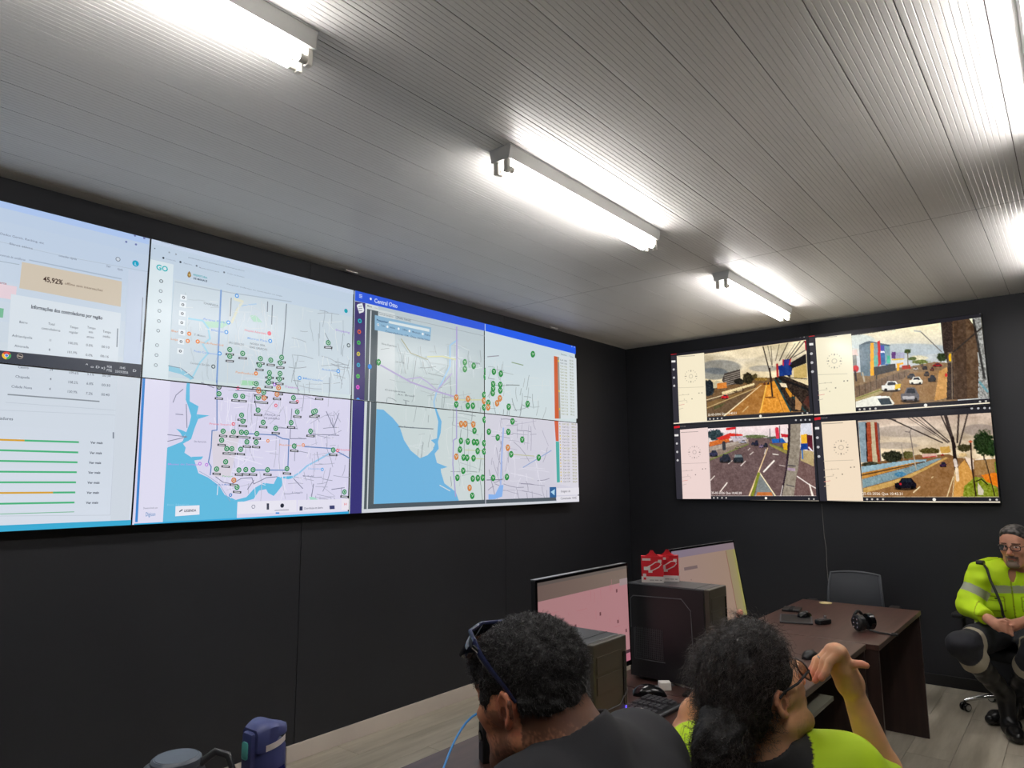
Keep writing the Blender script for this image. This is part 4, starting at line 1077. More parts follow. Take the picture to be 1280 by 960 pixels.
for (a, b, wd) in (((540, 75), (860, 222), 8), ((640, 62), (890, 222), 3), ((665, 60), (900, 220), 5), ((720, 55), (905, 215), 7), ((690, 56), (895, 225), 3), ((850, 45), (930, 220), 9), ((965, 38), (955, 220), 12), ((1022, 36), (968, 240), 10), ((880, 48), (938, 250), 22), ((500, 66), (560, 78), 8)):
    p.line([a, b], wd, (56, 46, 44), 0.9)
p.line([(925, 190), (950, 390)], (20, 26), (50, 40, 38)); p.line([(940, 335), (948, 370)], 22, (214, 200, 190)); p.line([(952, 390), (958, 460)], 22, (226, 206, 180)); p.line([(1040, 210), (1050, 380), (1075, 560)], 10, (60, 44, 36)); p.line([(1135, 330), (1195, 560)], 7, (60, 48, 36)); p.line([(1075, 470), (1110, 455), (1150, 490)], 7, (40, 36, 30)); p.poly([(1085, 475), (1125, 530), (1120, 556), (1090, 555)], (200, 190, 170)); p.line([(1200, 350), (1206, 410)], 14, (110, 130, 50)); p.ell((1040, 215), (14, 8), (190, 110, 80))
p.car(625, 484, 140, 76, (34, 32, 42)); p.ell((592, 486), (8, 8), (190, 50, 60)); p.car(865, 362, 44, 32, (66, 46, 70)); p.car(860, 300, 20, 14, (170, 60, 50)); p.ell((990, 300), (30, 14), (210, 180, 130), 0.8, 0.5)
p.put_on(3)
B.only = [3]; B.text('J', (348, 556), 17, '25-03-2026 Qua 10:45:31', (250, 236, 216), 5, 258)
B.only = None

# ---- build the panels: a slim housing, a bezel frame and the lit screen
def screen_mat(name, k):
    m_ = mat(name, (4, 4, 5), 0.22, attr='Col', emit=k, spec=0.3)
    b_ = m_.node_tree.nodes['Principled BSDF']
    b_.inputs['Base Color'].default_value = (0.004, 0.004, 0.005, 1)
    return m_
M['screen'] = screen_mat('lit_screen', 1.0)
def panel(art, i, left, name, label, group, cat, depth, gap):
    r = art.rects[i]
    ca, cz = (r[0] + r[1]) / 2, r[2]
    if left: t = empty(name, (0.0, ca, cz)); R = Matrix(((0, 0, 1, 0), (1, 0, 0, 0), (0, 1, 0, 0), (0, 0, 0, 1)))
    else: t = empty(name, (ca, 0.0, cz)); R = Matrix(((1, 0, 0, 0), (0, 0, -1, 0), (0, 1, 0, 0), (0, 0, 0, 1)))
    hw, hh = (r[1] - r[0]) / 2, r[3] - r[2]
    e = gap
    f = MB()
    f.box((-hw - e, -e, 0.012), (hw + e, hh + e, depth - 0.0025), 0, R)
    f.build('housing', M['black'], t)
    f = MB()
    for lo, hi in (((-hw - e, -e), (hw + e, 0)), ((-hw - e, hh), (hw + e, hh + e)), ((-hw - e, 0), (-hw, hh)), ((hw, 0), (hw + e, hh))):
        f.box((lo[0], lo[1], depth - 0.0024), (hi[0], hi[1], depth + 0.0016), 0, R)
    f.build('bezel', M['black_gloss'], t)
    V, F, K = art.buf[i]
    R3 = np.array(R.to_3x3())
    P = np.array([(a - ca, z - cz, depth - 0.0006 + d) for a, z, d in V]) @ R3.T
    me = bpy.data.meshes.new('screen')
    me.from_pydata(P.tolist(), [], F)
    a = me.color_attributes.new('Col', 'FLOAT_COLOR', 'POINT')
    c4 = np.ones((len(V), 4), np.float32)
    c4[:, :3] = np.array(K)
    a.data.foreach_set('color', c4.ravel())
    me.materials.append(M['screen'])
    o = bpy.data.objects.new('screen', me)
    C.objects.link(o)
    o.parent = t
    return tag(t, label, cat, group)
lab = ['upper left video wall panel with a dashboard, a beige 45,92% box and a dark taskbar', 'lower left video wall panel with green and amber progress bars',
       'upper video wall panel with the turquoise GO page and pale street map', 'lower video wall panel with the turquoise bay and green ring markers',
       'upper video wall panel with the blue title bar and purple icon strip', 'lower video wall panel with the large blue lake area and dark grey map frame',
       'upper right video wall panel with street map and red edged list', 'lower right video wall panel with street map and teal edged list']
for i in range(8): panel(A, i, True, 'video_wall_panel', lab[i], 'video wall panels on the left wall', 'screen', 0.10, 0.003)
lab = ['upper left camera screen with an avenue, blue billboard and red car', 'lower left camera screen with dark cars and a pale tree trunk', 'upper right camera screen with a colourful building and busy traffic', 'lower right camera screen with a black car, red brick tower and overhead wires']
for i in range(4): panel(B, i, False, 'camera_screen', lab[i], 'traffic camera screens on the end wall', 'screen', 0.06, 0.0038)

# ------------------------------------------------------------------ desks
def desk(x0, x1, y0, y1, label, supports, tray=None):
    t = empty('office_desk', ((x0 + x1) / 2, (y0 + y1) / 2, 0))
    cx, cy = t.location.x, t.location.y
    a, b = x0 - cx, x1 - cx
    c, d = y0 - cy, y1 - cy
    MB().box((a, c + 0.001, DZ - 0.025), (b - 0.0022, d - 0.001, DZ), 0.0012).build('tabletop', M['desk'], t)
    MB().box((b - 0.0021, c + 0.001, DZ - 0.0245), (b, d - 0.001, DZ - 0.0006)).build('edge_band', M['edge'], t)
    for sy in supports:
        MB().box((a + 0.012, sy - cy - 0.011, 0), (b - 0.006, sy - cy + 0.011, DZ - 0.0255), 0.001).build('side_panel', M['desk_v'], t)
    ends = sorted(supports)
    MB().box((a + 0.03, ends[0] - cy + 0.0115, 0.12), (a + 0.046, ends[-1] - cy - 0.0115, DZ - 0.0255)).build('modesty_panel', M['desk_v'], t)
    if tray:
        tx0, tx1, ty0, ty1, tz = tray
        q = MB().box((tx0 - cx, ty0 - cy, tz - 0.016), (tx1 - cx, ty1 - cy, tz), 0.001)
        q.build('keyboard_tray', M['tray'], t, label='grey green keyboard tray')
        for yy in (ty0 + 0.01, ty1 - 0.01):
            MB().box((tx0 - cx, yy - cy - 0.006, tz), (tx1 - cx - 0.08, yy - cy + 0.006, DZ - 0.0255)).build('tray_rail', M['dark_metal'], t)
    return tag(t, label, 'desk', 'row of dark wooden desks')
M['edge'] = mat('wenge_edge_band', (84, 70, 58), 0.4, noise=((60, 4, 60), 0.8, (62, 48, 42)))
M['tray'] = mat('grey_tray_board', (104, 104, 92), 0.45)
far = desk(1.976, 2.656, -2.318, -1.215, 'far dark brown desk at the end of the row, headset and mouse pad on it', (-1.228, -2.30))
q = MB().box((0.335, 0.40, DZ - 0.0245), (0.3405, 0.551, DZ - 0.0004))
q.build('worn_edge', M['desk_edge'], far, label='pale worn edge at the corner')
desk(1.93, 2.60, -3.618, -2.322, 'middle dark brown desk carrying the taller tower with red boxes', (-2.336, -3.60), (2.25, 2.625, -3.52, -3.00, 0.645))
desk(1.93, 2.60, -5.75, -3.622, 'near dark brown desk with the front tower, keyboards and bottle', (-3.64, -5.73))

# ------------------------------------------------------------------ computer towers
def tower(loc, label, variant):
    L_, W_, H_ = 0.352, 0.165, 0.375          # along x (front face at +x), along y, height; origin at the front lower near corner
    t = empty('computer_tower', loc)
    b = MB()
    b.box((-L_, 0.002, 0.012), (-0.022, W_ - 0.002, H_), 0.003)
    for fx in (-L_ + 0.04, -0.07):
        for fy in (0.03, W_ - 0.03): b.lathe([(0.013, 0.0), (0.015, 0.0125)], 10, Matrix.Translation((fx, fy, 0)))
    b.build('case', M['dark_metal'], t)
    f = MB()
    f.box((-0.0215, 0, 0.010), (0, W_, H_), 0.004)
    f.build('front_panel', M['tower_front'], t, label='brownish black plastic front')
    f = MB()
    f.box((0.0005, 0.012, 0.30), (0.0022, W_ - 0.03, 0.343), 0.0006); f.box((0.0005, 0.012, 0.25), (0.0022, W_ - 0.03, 0.293), 0.0006)
    f.build('drive_bay', M['tower_front'], t)
    f = MB().tube([(0.002, 0.006, 0.205), (0.0025, W_ * 0.72, 0.205), (0.0025, W_ - 0.004, 0.235)], 0.0016, 6)
    f.build('front_groove', M['grey_line'], t)
    MB().box((0.0005, W_ - 0.024, 0.20), (0.0030, W_ - 0.010, 0.335), 0.001).build('port_strip', M['black_gloss'], t)
    MB().box((0.0032, W_ - 0.021, 0.165), (0.0042, W_ - 0.015, 0.196)).build('power_light', M['led'], t, label='violet blue power light')
    # top seam and side panel facing the viewer
    MB().box((-0.06, 0.004, H_ + 0.0002), (-0.058, W_ - 0.004, H_ + 0.001)).build('top_seam', M['black'], t)
    s_ = MB().box((-L_ + 0.004, -0.0015, 0.018), (-0.024, 0.0018, H_ - 0.004), 0.001)
    s_.build('side_panel', M['side'], t)
    pts = [(-L_ + 0.012, -0.002, 0.20), (-L_ + 0.012, -0.002, H_ - 0.062), (-L_ + 0.024, -0.002, H_ - 0.050), (-0.115, -0.002, H_ - 0.044), (-0.078, -0.002, H_ - 0.085), (-0.072, -0.002, 0.03)]
    MB().tube(pts, 0.0018, 6).build('panel_groove', M['grey_line'], t)
    v = MB()
    for i in range(15):
        x = -L_ + 0.030 + i * 0.0085
        v.box((x, -0.0032, 0.088), (x + 0.0022, -0.0016, 0.205))
    for k in range(14):
        z = 0.088 + k * 0.0085
        v.box((-L_ + 0.030, -0.0034, z), (-L_ + 0.152, -0.0026, z + 0.0018))
    v.build('side_vent', M['vent'], t)
    MB().tube([(-L_ + 0.026, -0.0025, 0.20), (-L_ + 0.026, -0.0025, 0.082), (-L_ + 0.158, -0.0025, 0.082)], 0.0013, 5).build('vent_rim', M['grey_line'], t)
    return tag(t, label, 'computer', 'black computer towers on the desks')
M['vent'] = mat('grey_vent_mesh', (64, 66, 70), 0.5)
M['led'] = mat('violet_light', (96, 80, 240), 0.4, emit=1.6)
M['side'] = mat('black_side_steel', (33, 34, 37), 0.38)
tower((2.476, -4.52, DZ), 'near black computer tower beside the man in the black shirt', 0)
tower((2.347, -3.515, DZ), 'far black computer tower with two red boxes standing on it', 1)

# ------------------------------------------------------------------ red adapter boxes
M['red_card'] = mat('red_card', (206, 28, 44), 0.45)
M['white_card'] = mat('white_card', (222, 216, 212), 0.5)
M['grey_print'] = mat('grey_print', (150, 146, 142), 0.5)
def adapter_box(loc, rz, label):
    t = empty('adapter_box', loc, rz)
    w_, d_, h_ = 0.088, 0.03, 0.106
    MB().box((-w_ / 2, 0, 0.0), (w_ / 2, d_, h_), 0.001).build('carton', M['red_card'], t)
    b = MB().box((-w_ / 2 - 0.0003, -0.0004, 0.0003), (w_ / 2 + 0.0003, d_ + 0.0003, 0.025))
    b.build('white_band', M['white_card'], t)
    for lo, hi in (((-w_ / 2 + 0.004, -0.0006, h_ - 0.018), (-w_ / 2 + 0.038, -0.0002, h_ - 0.009)), ((w_ / 2 - 0.020, -0.0006, h_ - 0.026), (w_ / 2 - 0.006, -0.0002, h_ - 0.014)), ((-w_ / 2 + 0.006, -0.0008, 0.019), (-w_ / 2 + 0.019, -0.0004, 0.036))):
        MB().box(lo, hi).build('white_print', M['white_card'], t)
    b = MB().box((-w_ / 2 + 0.008, -0.0010, 0.012), (-w_ / 2 + 0.018, -0.0006, 0.021))
    b.build('red_print', M['red_card'], t)
    # printed picture: plug and cable loop
    b = MB().tube([(-0.024, -0.001, 0.060), (-0.004, -0.001, 0.070), (0.014, -0.001, 0.082), (0.030, -0.001, 0.084), (0.036, -0.001, 0.074), (0.026, -0.001, 0.062), (0.006, -0.001, 0.052), (-0.008, -0.001, 0.046)], [0.002] * 8, 6, True, None, 0.3)
    b.box((-0.034, -0.0016, 0.050), (-0.008, -0.0008, 0.064)); b.box((-0.016, -0.0016, 0.040), (0.0, -0.0008, 0.050))
    b.build('cable_print', M['white_card'], t)
    b = MB()
    for k, (xa, xb) in enumerate(((-0.012, 0.006), (0.009, 0.024), (0.028, 0.038))): b.box((xa, -0.0008, 0.009), (xb, -0.0003, 0.0125))
    b.build('small_print', M['grey_print'], t)
    b = MB().prism([(-0.03, 0), (0.03, 0), (0.012, 0.012), (0.005, 0.024), (-0.006, 0.024), (-0.012, 0.012)], 0.0008, Matrix.Translation((0, 0.004, h_ - 0.0005)) @ Matrix.Rotation(math.pi / 2, 4, 'X'))
    b.build('hang_tab', M['red_card'], t)
    return tag(t, label, 'box', 'red adapter boxes on the far tower')
bz = DZ + 0.3752
adapter_box((2.086, -3.470, bz), math.radians(28), 'left red and white cable adapter box, in front of the other on the far tower')
adapter_box((2.122, -3.405, bz), math.radians(24), 'right red and white cable adapter box, partly behind the other on the far tower')

# ------------------------------------------------------------------ monitors
def monitor(loc, rz, tilt, wd, hh, bottom, cols, label):
    """loc: foot on the desk; the screen faces local +x"""
    t = empty('computer_monitor', loc, rz)
    R = Matrix.Translation((0, 0, bottom)) @ Matrix.Rotation(-tilt, 4, 'Y')
    MB().box((-0.024, -wd / 2, 0), (-0.002, wd / 2, hh), 0.004, R).build('housing', M['black'], t)
    b = MB()
    for (ya, za, yb, zb) in ((-wd / 2, 0, wd / 2, 0.018), (-wd / 2, hh - 0.009, wd / 2, hh), (-wd / 2, 0.018, -wd / 2 + 0.007, hh - 0.009), (wd / 2 - 0.007, 0.018, wd / 2, hh - 0.009)):
        b.box((-0.002, ya, za), (0.0015, yb, zb), 0, R)
    b.build('bezel', M['black_gloss'], t)
    MB().box((-0.024, -wd / 2 + 0.002, hh + 0.0002), (-0.004, wd / 2 - 0.002, hh + 0.0014), 0, R).build('top_edge', M['silver'], t)
    y0, y1, z0, z1 = -wd / 2 + 0.0072, wd / 2 - 0.0072, 0.0182, hh - 0.0092
    V, F, K = [], [], []
    def q(ya, za, yb, zb, ca, cb=None, d=0.0):
        cb = cb or ca
        o = len(V)
        for (y, z, c) in ((ya, za, ca), (yb, za, cb), (yb, zb, cb), (ya, zb, ca)):
            p_ = R @ Vector((0.0002 + d, y0 + (y1 - y0) * y, z0 + (z1 - z0) * z))
            V.append(tuple(p_)); K.append(lin(c))
        F.append([o, o + 1, o + 2, o + 3])
    cols(q)
    o = np_mesh('screen', np.array(V), np.array(F), M['screen'], t, np.array(K), False)
    b = MB().box((-0.046, -0.06, hh * 0.25), (-0.0245, 0.06, hh * 0.55), 0.004, R)
    pa, pb = Vector((-0.075, 0, 0.012)), R @ Vector((-0.045, 0, hh * 0.40))
    b.tube([pa, pa.lerp(pb, 0.5), pb], 0.026, 12)
    b.build('stand', M['black'], t)
    MB().box((-0.12, -0.12, 0), (0.06, 0.12, 0.012), 0.004).build('base', M['black_gloss'], t)
    return tag(t, label, 'monitor', 'monitors on the desk row')
M['silver'] = mat('silver_edge', (172, 172, 176), 0.3, metal=0.6)
def cols1(q):
    q(0, 0, 1, 1, (164, 120, 122), (170, 122, 126))
    q(0, 0.83, 1, 1, (104, 86, 80), (120, 104, 94), 0.0004)
    q(0, 0.97, 1, 1, (88, 78, 74), (104, 94, 88), 0.0006)
    q(0.90, 0.80, 1, 0.87, (150, 132, 132), None, 0.0007)
    q(0.0, 0, 1.0, 0.075, (156, 98, 110), (176, 106, 122), 0.0004)
    q(0.72, 0.08, 1, 0.115, (70, 44, 52), None, 0.0008)
    r_ = random.Random(3)
    for k in range(26):
        y, z = r_.uniform(0.05, 0.9), r_.uniform(0.15, 0.78)
        if r_.random() < 0.5: q(y, z, y + r_.uniform(0.02, 0.12), z + 0.006, (168, 112, 116), None, 0.0005)
        else: q(y, z, y + 0.004, z + r_.uniform(0.03, 0.12), (166, 110, 114), None, 0.0005)
    for (y, z) in ((0.64, 0.55), (0.36, 0.50), (0.85, 0.74), (0.53, 0.18), (0.85, 0.42), (0.95, 0.3)): q(y, z, y + 0.018, z + 0.035, (104, 66, 70), None, 0.0007)
def cols2(q):
    q(0, 0, 0.84, 1, (148, 124, 116), (150, 126, 110))
    q(0.84, 0, 1, 1, (142, 126, 100), (144, 134, 92))
    q(0, 0.91, 1, 1, (122, 110, 126), (132, 114, 120), 0.0004)
    q(0.835, 0, 0.845, 0.9, (128, 92, 78), None, 0.0006)
    q(0.96, 0, 1, 0.9, (140, 132, 84), (148, 142, 84), 0.0005)
    r_ = random.Random(9)
    for k in range(22):
        y, z = r_.uniform(0.05, 0.45), r_.uniform(0.3, 0.78)
        q(y, z, y + r_.uniform(0.01, 0.03), z + 0.014, (116, 94, 90), None, 0.0007)
    q(0.14, 0.74, 0.34, 0.78, (110, 92, 92), None, 0.0008)
    for z in (0.30, 0.42, 0.52): q(0.02, z, 0.05, z + 0.5 * 0.03, (120, 98, 96), None, 0.0007)
monitor((2.05, -3.897, DZ), 0.0, math.radians(1), 0.60, 0.385, 0.078, cols1, 'near monitor with a pink washed out page, between the two towers')
monitor((2.085, -2.835, DZ), math.radians(-5), math.radians(9), 0.615, 0.385, 0.095, cols2, 'tilted monitor with a beige page, behind the far tower')

# ------------------------------------------------------------------ keyboards, mice and small things
M['key'] = mat('black_keycap', (66, 68, 72), 0.32, spec=0.7)
def keyboard(loc, rz, label):
    t = empty('keyboard', loc, rz)
    w_, l_ = 0.152, 0.445         # local x towards the user, y along
    MB().box((-w_ / 2, -l_ / 2, 0), (w_ / 2, l_ / 2, 0.016), 0.004).build('base', M['black'], t)
    MB().tube([(w_ / 2 - 0.004, -l_ / 2 + 0.01, 0.012), (w_ / 2 - 0.004, l_ / 2 - 0.01, 0.012)], 0.005, 8).build('front_edge', M['grey_line'], t)
    k = MB()
    for r in range(6):
        x = -w_ / 2 + 0.016 + r * 0.0205
        c = 0.0
        while c < l_ - 0.03:
            wd = 0.0155
            if r == 5 and 0.08 < c < 0.10: wd = 0.10
            y = -l_ / 2 + 0.012 + c
            if not (0.285 < c < 0.300 or 0.352 < c < 0.366):
                k.box((x, y, 0.016), (x + 0.0155, y + wd, 0.0235), 0.0)
            c += wd + 0.0032
    ko = k.build('keys', M['key'], t)
    ko['kind'] = 'stuff'
    MB().box((0.0, 0.05, 0.0236), (0.012, 0.064, 0.0242)).build('white_keycap', M['white_plastic'], t)
    return tag(t, label, 'keyboard', 'black keyboards on the near desk')
keyboard((2.243, -3.945, DZ), math.radians(-2), 'black keyboard between near tower and ponytailed man, one white key')
keyboard((2.105, -4.925, DZ), math.radians(3), 'black keyboard in front of the man in black, mostly below the picture edge')

def mouse(name, loc, rz, label, s_=1.0, m_='black_gloss'):
    t = empty(name, loc, rz)
    V, F = [], []
    n, mm = 14, 10
    for i in range(n + 1):
        u = i / n
        x = (u - 0.5) * 0.118 * s_
        hw = 0.032 * s_ * math.sin(math.pi * (0.06 + 0.88 * u)) ** 0.5
        hz = 0.038 * s_ * math.sin(math.pi * (0.05 + 0.90 * u) ** 0.85) ** 0.7 if u < 1 else 0.004
        hz = max(hz, 0.004)
        for k in range(mm + 1):
            a = math.pi * k / mm
            V.append((x, hw * math.cos(a), hz * math.sin(a) ** 0.8))
    for i in range(n):
        for k in range(mm):
            a = i * (mm + 1) + k
            F.append((a, a + 1, a + mm + 2, a + mm + 1))
    for i in (0, n): F.append(tuple(i * (mm + 1) + k for k in range(mm + 1)))
    MB().add(V, F).build('shell', M[m_], t, True)
    MB().tube([(0.02 * s_, 0, 0.030 * s_), (0.032 * s_, 0, 0.0285 * s_)], 0.005 * s_, 10).build('wheel', M['grey_line'], t, True)
    return tag(t, label, 'mouse')
p_ = (2.1636, -3.6684, 0.7200)
mouse('computer_mouse', (p_[0], p_[1], DZ), math.radians(35), 'glossy black mouse lying behind the keyboard with the white key', 1.05)

p_ = (2.1761, -3.5716, 0.7200)
t = empty('plug_adapter', (p_[0], p_[1], DZ), math.radians(40))
MB().box((-0.022, -0.018, 0), (0.022, 0.018, 0.030), 0.003).build('body', M['white_plastic'], t)
b = MB()
for yy in (-0.008, 0.008): b.tube([(0.022, yy, 0.016), (0.036, yy, 0.016)], 0.0022, 8)
b.build('prongs', M['chrome'], t)
tag(t, 'small white plug adapter on the desk at the foot of the far tower', 'adapter')
b = MB().tube([(2.1469, -3.4665, 0.7240), (2.1861, -3.4904, 0.7270), (2.2241, -3.5002, 0.7240)], 0.006, 8)
b.tube([(2.2241, -3.5002, 0.7240), (2.2614, -3.5098, 0.7240), (2.2847, -3.5043, 0.7240)], 0.0022, 6)
tag(b.build('white_cable', M['white_plastic'], None, True), 'short white cable lying beside the white plug adapter', 'cable')
p_ = (2.2705, -3.5846, 0.7200)
t = empty('usb_stick', (p_[0], p_[1], DZ), math.radians(100))
MB().box((-0.024, -0.009, 0), (0.024, 0.009, 0.010), 0.002).build('body', M['black'], t)
MB().box((0.024, -0.006, 0.002), (0.038, 0.006, 0.0075)).build('plug', M['chrome'], t)
tag(t, 'small black USB stick beside the white cable', 'adapter')

p_ = (2.0905, -4.4909, 0.7200)
t = empty('desktop_speaker', (p_[0], p_[1], DZ), math.radians(-30))
MB().box((-0.02, -0.022, 0), (0.02, 0.022, 0.105), 0.003).build('cabinet', M['black'], t)
MB().lathe([(0.014, 0.0), (0.016, 0.002), (0.010, 0.003)], 16, Matrix.Translation((0, -0.022, 0.07)) @ Matrix.Rotation(math.pi / 2, 4, 'X')).build('cone', M['black_gloss'], t)
tag(t, 'narrow black box standing on the desk before the face of the man in black', 'speaker')
cb = [Vector(p) for p in ((2.1584, -4.7774, 0.7304), (2.1242, -4.7076, 0.7674), (2.0940, -4.6567, 0.7825), (2.0769, -4.6211, 0.7968), (2.0653, -4.5933, 0.8074), (2.0557, -4.5640, 0.8186), (2.0533, -4.5418, 0.8294), (2.0528, -4.5177, 0.8383), (2.0539, -4.4914, 0.8429), (2.0547, -4.4501, 0.8349), (2.0669, -4.4097, 0.8114), (2.0919, -4.3654, 0.7528))]
for q in cb: q.z = max(q.z, DZ + 0.008)
b = MB().tube(cb, 0.0032, 8)
tag(b.build('network_cable', M['blue_cable'], None, True), 'bright blue network cable arching above the near desk', 'cable')

# things on the far desk
p_ = (2.1571, -1.9429, 0.7200)
t = empty('mouse_pad', (p_[0], p_[1], DZ), math.radians(18))
MB().box((-0.085, -0.115, 0), (0.085, 0.115, 0.006), 0.002).build('pad', M['black'], t)
b = MB()
for lo, hi in (((-0.085, -0.115), (0.085, -0.108)), ((-0.085, 0.108), (0.085, 0.115)), ((-0.085, -0.108), (-0.078, 0.108)), ((0.078, -0.108), (0.085, 0.108))):
    b.box((lo[0], lo[1], 0.0055), (hi[0], hi[1], 0.009))
b.build('rim', M['grey_line'], t)
tag(t, 'black mouse pad with raised rim on the far desk, left of the small radio', 'mouse pad')
p2_ = (2.1753, -1.8436, 0.7200)
mouse('computer_mouse', (p2_[0], p2_[1], DZ + 0.0062), math.radians(70), 'round glossy black mouse on the rimmed mouse pad', 0.85)
p_ = (2.0480, -1.6658, 0.7200)
t = empty('black_wallet', (p_[0], p_[1], DZ), math.radians(10))
MB().box((-0.05, -0.06, 0), (0.05, 0.06, 0.014), 0.004).build('body', M['black'], t)
MB().box((-0.012, -0.061, 0.002), (0.012, 0.061, 0.0165), 0.002).build('flap', M['fabric_black'], t)
tag(t, 'flat black case lying behind the mouse pad on the far desk', 'case')
p_ = (2.3079, -1.9637, 0.7200)
t = empty('pocket_radio', (p_[0], p_[1], DZ), math.radians(65))
MB().box((-0.042, -0.022, 0), (0.042, 0.022, 0.026), 0.006).build('body', M['black'], t)
MB().lathe([(0.009, 0), (0.0095, 0.012), (0.006, 0.015)], 12, Matrix.Translation((0.030, 0.010, 0.026))).build('knob', M['chrome'], t)
MB().box((-0.028, -0.015, 0.026), (0.014, 0.015, 0.028), 0.001).build('face_plate', M['dark_metal'], t)
tag(t, 'small black radio between the mouse pad and the black headset', 'radio')
p_ = (2.5289, -2.0213, 0.7200)
t = empty('headset', (p_[0], p_[1], DZ), math.radians(-38))
b = MB()
b.lathe([(0.030, -0.018), (0.040, -0.014), (0.042, 0.012), (0.034, 0.020), (0.016, 0.021)], 22, Matrix.Translation((0.0, -0.03, 0.044)) @ Matrix.Rotation(math.pi / 2, 4, 'X'))
b.build('front_cup', M['black'], t, True)
b = MB().lathe([(0.030, -0.018), (0.040, -0.014), (0.042, 0.012), (0.034, 0.020), (0.016, 0.021)], 22, Matrix.Translation((-0.02, 0.045, 0.044)) @ Matrix.Rotation(-math.pi / 2, 4, 'X'))
b.build('rear_cup', M['black_gloss'], t, True)
b = MB()
for i in range(3):
    for k in range(2):
        b.lathe([(0.0045, 0), (0.0045, 0.003), (0.002, 0.0045)], 8, Matrix.Translation((-0.013 + k * 0.026, -0.051, 0.024 + i * 0.02)) @ Matrix.Rotation(math.pi / 2, 4, 'X'))
b.build('studs', M['chrome'], t)
b = MB().tube([(-0.045 + 0.0 * a, -0.035 + 0.011 * a, 0.044 + 0.05 * math.sin(math.pi * a / 7)) for a in range(8)], 0.008, 8)
b.build('headband', M['black'], t, True)
b = MB().tube([(0.035, 0.0, 0.012), (0.07, 0.03, 0.005), (0.10, 0.055, 0.004), (0.125, 0.055, 0.004), (0.135, 0.08, 0.004), (0.115, 0.092, 0.004), (0.10, 0.075, 0.004)], 0.005, 8)
b.build('cord', M['black'], t, True)
tag(t, 'bulky black headset with six shiny studs and a cord near the far desk edge', 'headset')
p_ = (2.1390, -1.2914, 0.7200)
tag(MB().lathe([(0.036, 0), (0.037, 0.002), (0.036, 0.004)], 24, Matrix.Translation((p_[0], p_[1], DZ))).build('coaster', M['yellow'], None), 'round cream coaster at the back edge of the far desk', 'coaster')
p_ = (2.4674, -2.7462, 0.7200)
mouse('computer_mouse', (p_[0], p_[1], DZ), math.radians(80), 'dark mouse on the middle desk, just behind the raised hand', 0.9, 'black')

# thin white cable on the end wall
tag(MB().tube([(1.80, -0.006, 1.30), (1.803, -0.007, 1.05), (1.812, -0.008, 0.95), (1.808, -0.007, 0.80), (1.812, -0.007, 0.45)], 0.0016, 6).build('wall_cable', M['grey_print'], None, True), 'thin white cable hanging down the black end wall', 'cable')

# black waste bin under the middle desk
t = empty('waste_bin', (2.36, -2.75, 0))
b = MB().lathe([(0.10, 0.0), (0.105, 0.005), (0.135, 0.33), (0.142, 0.335), (0.142, 0.345), (0.131, 0.345), (0.10, 0.02)], 28)
b.build('bucket', M['black'], t, True)
tag(t, 'black waste bin in the dark under the middle desk', 'bin')

# ------------------------------------------------------------------ bottle and jug at the near end of the desk
t = empty('water_bottle', (2.142, -5.232, DZ), math.radians(92))
b = MB().lathe([(0.036, 0.0), (0.041, 0.004), (0.0415, 0.06), (0.039, 0.11), (0.0415, 0.16), (0.0415, 0.222), (0.036, 0.236)], 32)
b.build('body', M['navy_body'], t, True)
b = MB().lathe([(0.0385, 0.218), (0.0392, 0.222), (0.0388, 0.262), (0.036, 0.270), (0.030, 0.272)], 32)
b.build('lid_ring', M['navy_cap'], t, True)
cap = MB()
pr = []
for i in range(13):
    u = i / 12
    x = -0.036 + 0.076 * u
    hw = 0.036 * math.sqrt(max(0.02, 1 - ((u - 0.42) / 0.62) ** 2))
    zt = 0.304 + 0.010 * math.sin(math.pi * min(1, u * 1.3)) - 0.012 * max(0, u - 0.75) * 4 * 0.4
    zb = 0.262 + (0.024 if u > 0.3 else 0.0) * min(1, (u - 0.3) / 0.25 if u > 0.3 else 0)
    pr.append((x, hw, zb, zt))
V, F = [], []
for (x, hw, zb, zt) in pr:
    V += [(x, -hw, zb), (x, -hw, zt - 0.007), (x, -hw * 0.75, zt), (x, hw * 0.75, zt), (x, hw, zt - 0.007), (x, hw, zb)]
for i in range(len(pr) - 1):
    for k in range(6): F.append((i * 6 + k, i * 6 + (k + 1) % 6, i * 6 + 6 + (k + 1) % 6, i * 6 + 6 + k))
F += [tuple(range(6)), tuple(range((len(pr) - 1) * 6, len(pr) * 6))]
cap.add(V, F)
cap.build('spout_cap', M['navy_cap'], t, True, 50)
b = MB().box((-0.046, -0.018, 0.222), (-0.028, 0.018, 0.300), 0.008)
b.build('button_housing', M['navy_cap'], t, True)
MB().box((-0.0495, -0.0095, 0.250), (-0.044, 0.0095, 0.283), 0.0045).build('push_button', M['teal'], t, True, label='turquoise push button')
b = MB()
for i in range(7):
    a0, a1 = math.radians(-132 + i * 11), math.radians(-132 + (i + 1) * 11)
    za = 0.262 + i * 0.0018
    r_ = 0.0398
    o = len(b.v)
    b.add([(r_ * math.cos(a0), r_ * math.sin(a0), za), (r_ * math.cos(a1), r_ * math.sin(a1), za + 0.0018), (r_ * math.cos(a1), r_ * math.sin(a1), za + 0.0138), (r_ * math.cos(a0), r_ * math.sin(a0), za + 0.012)], [(0, 1, 2, 3)])
b.build('name_label', M['white_card'], t, label='white paper strip label')
tag(t, 'dark blue sports bottle with turquoise button at the lower left', 'bottle')

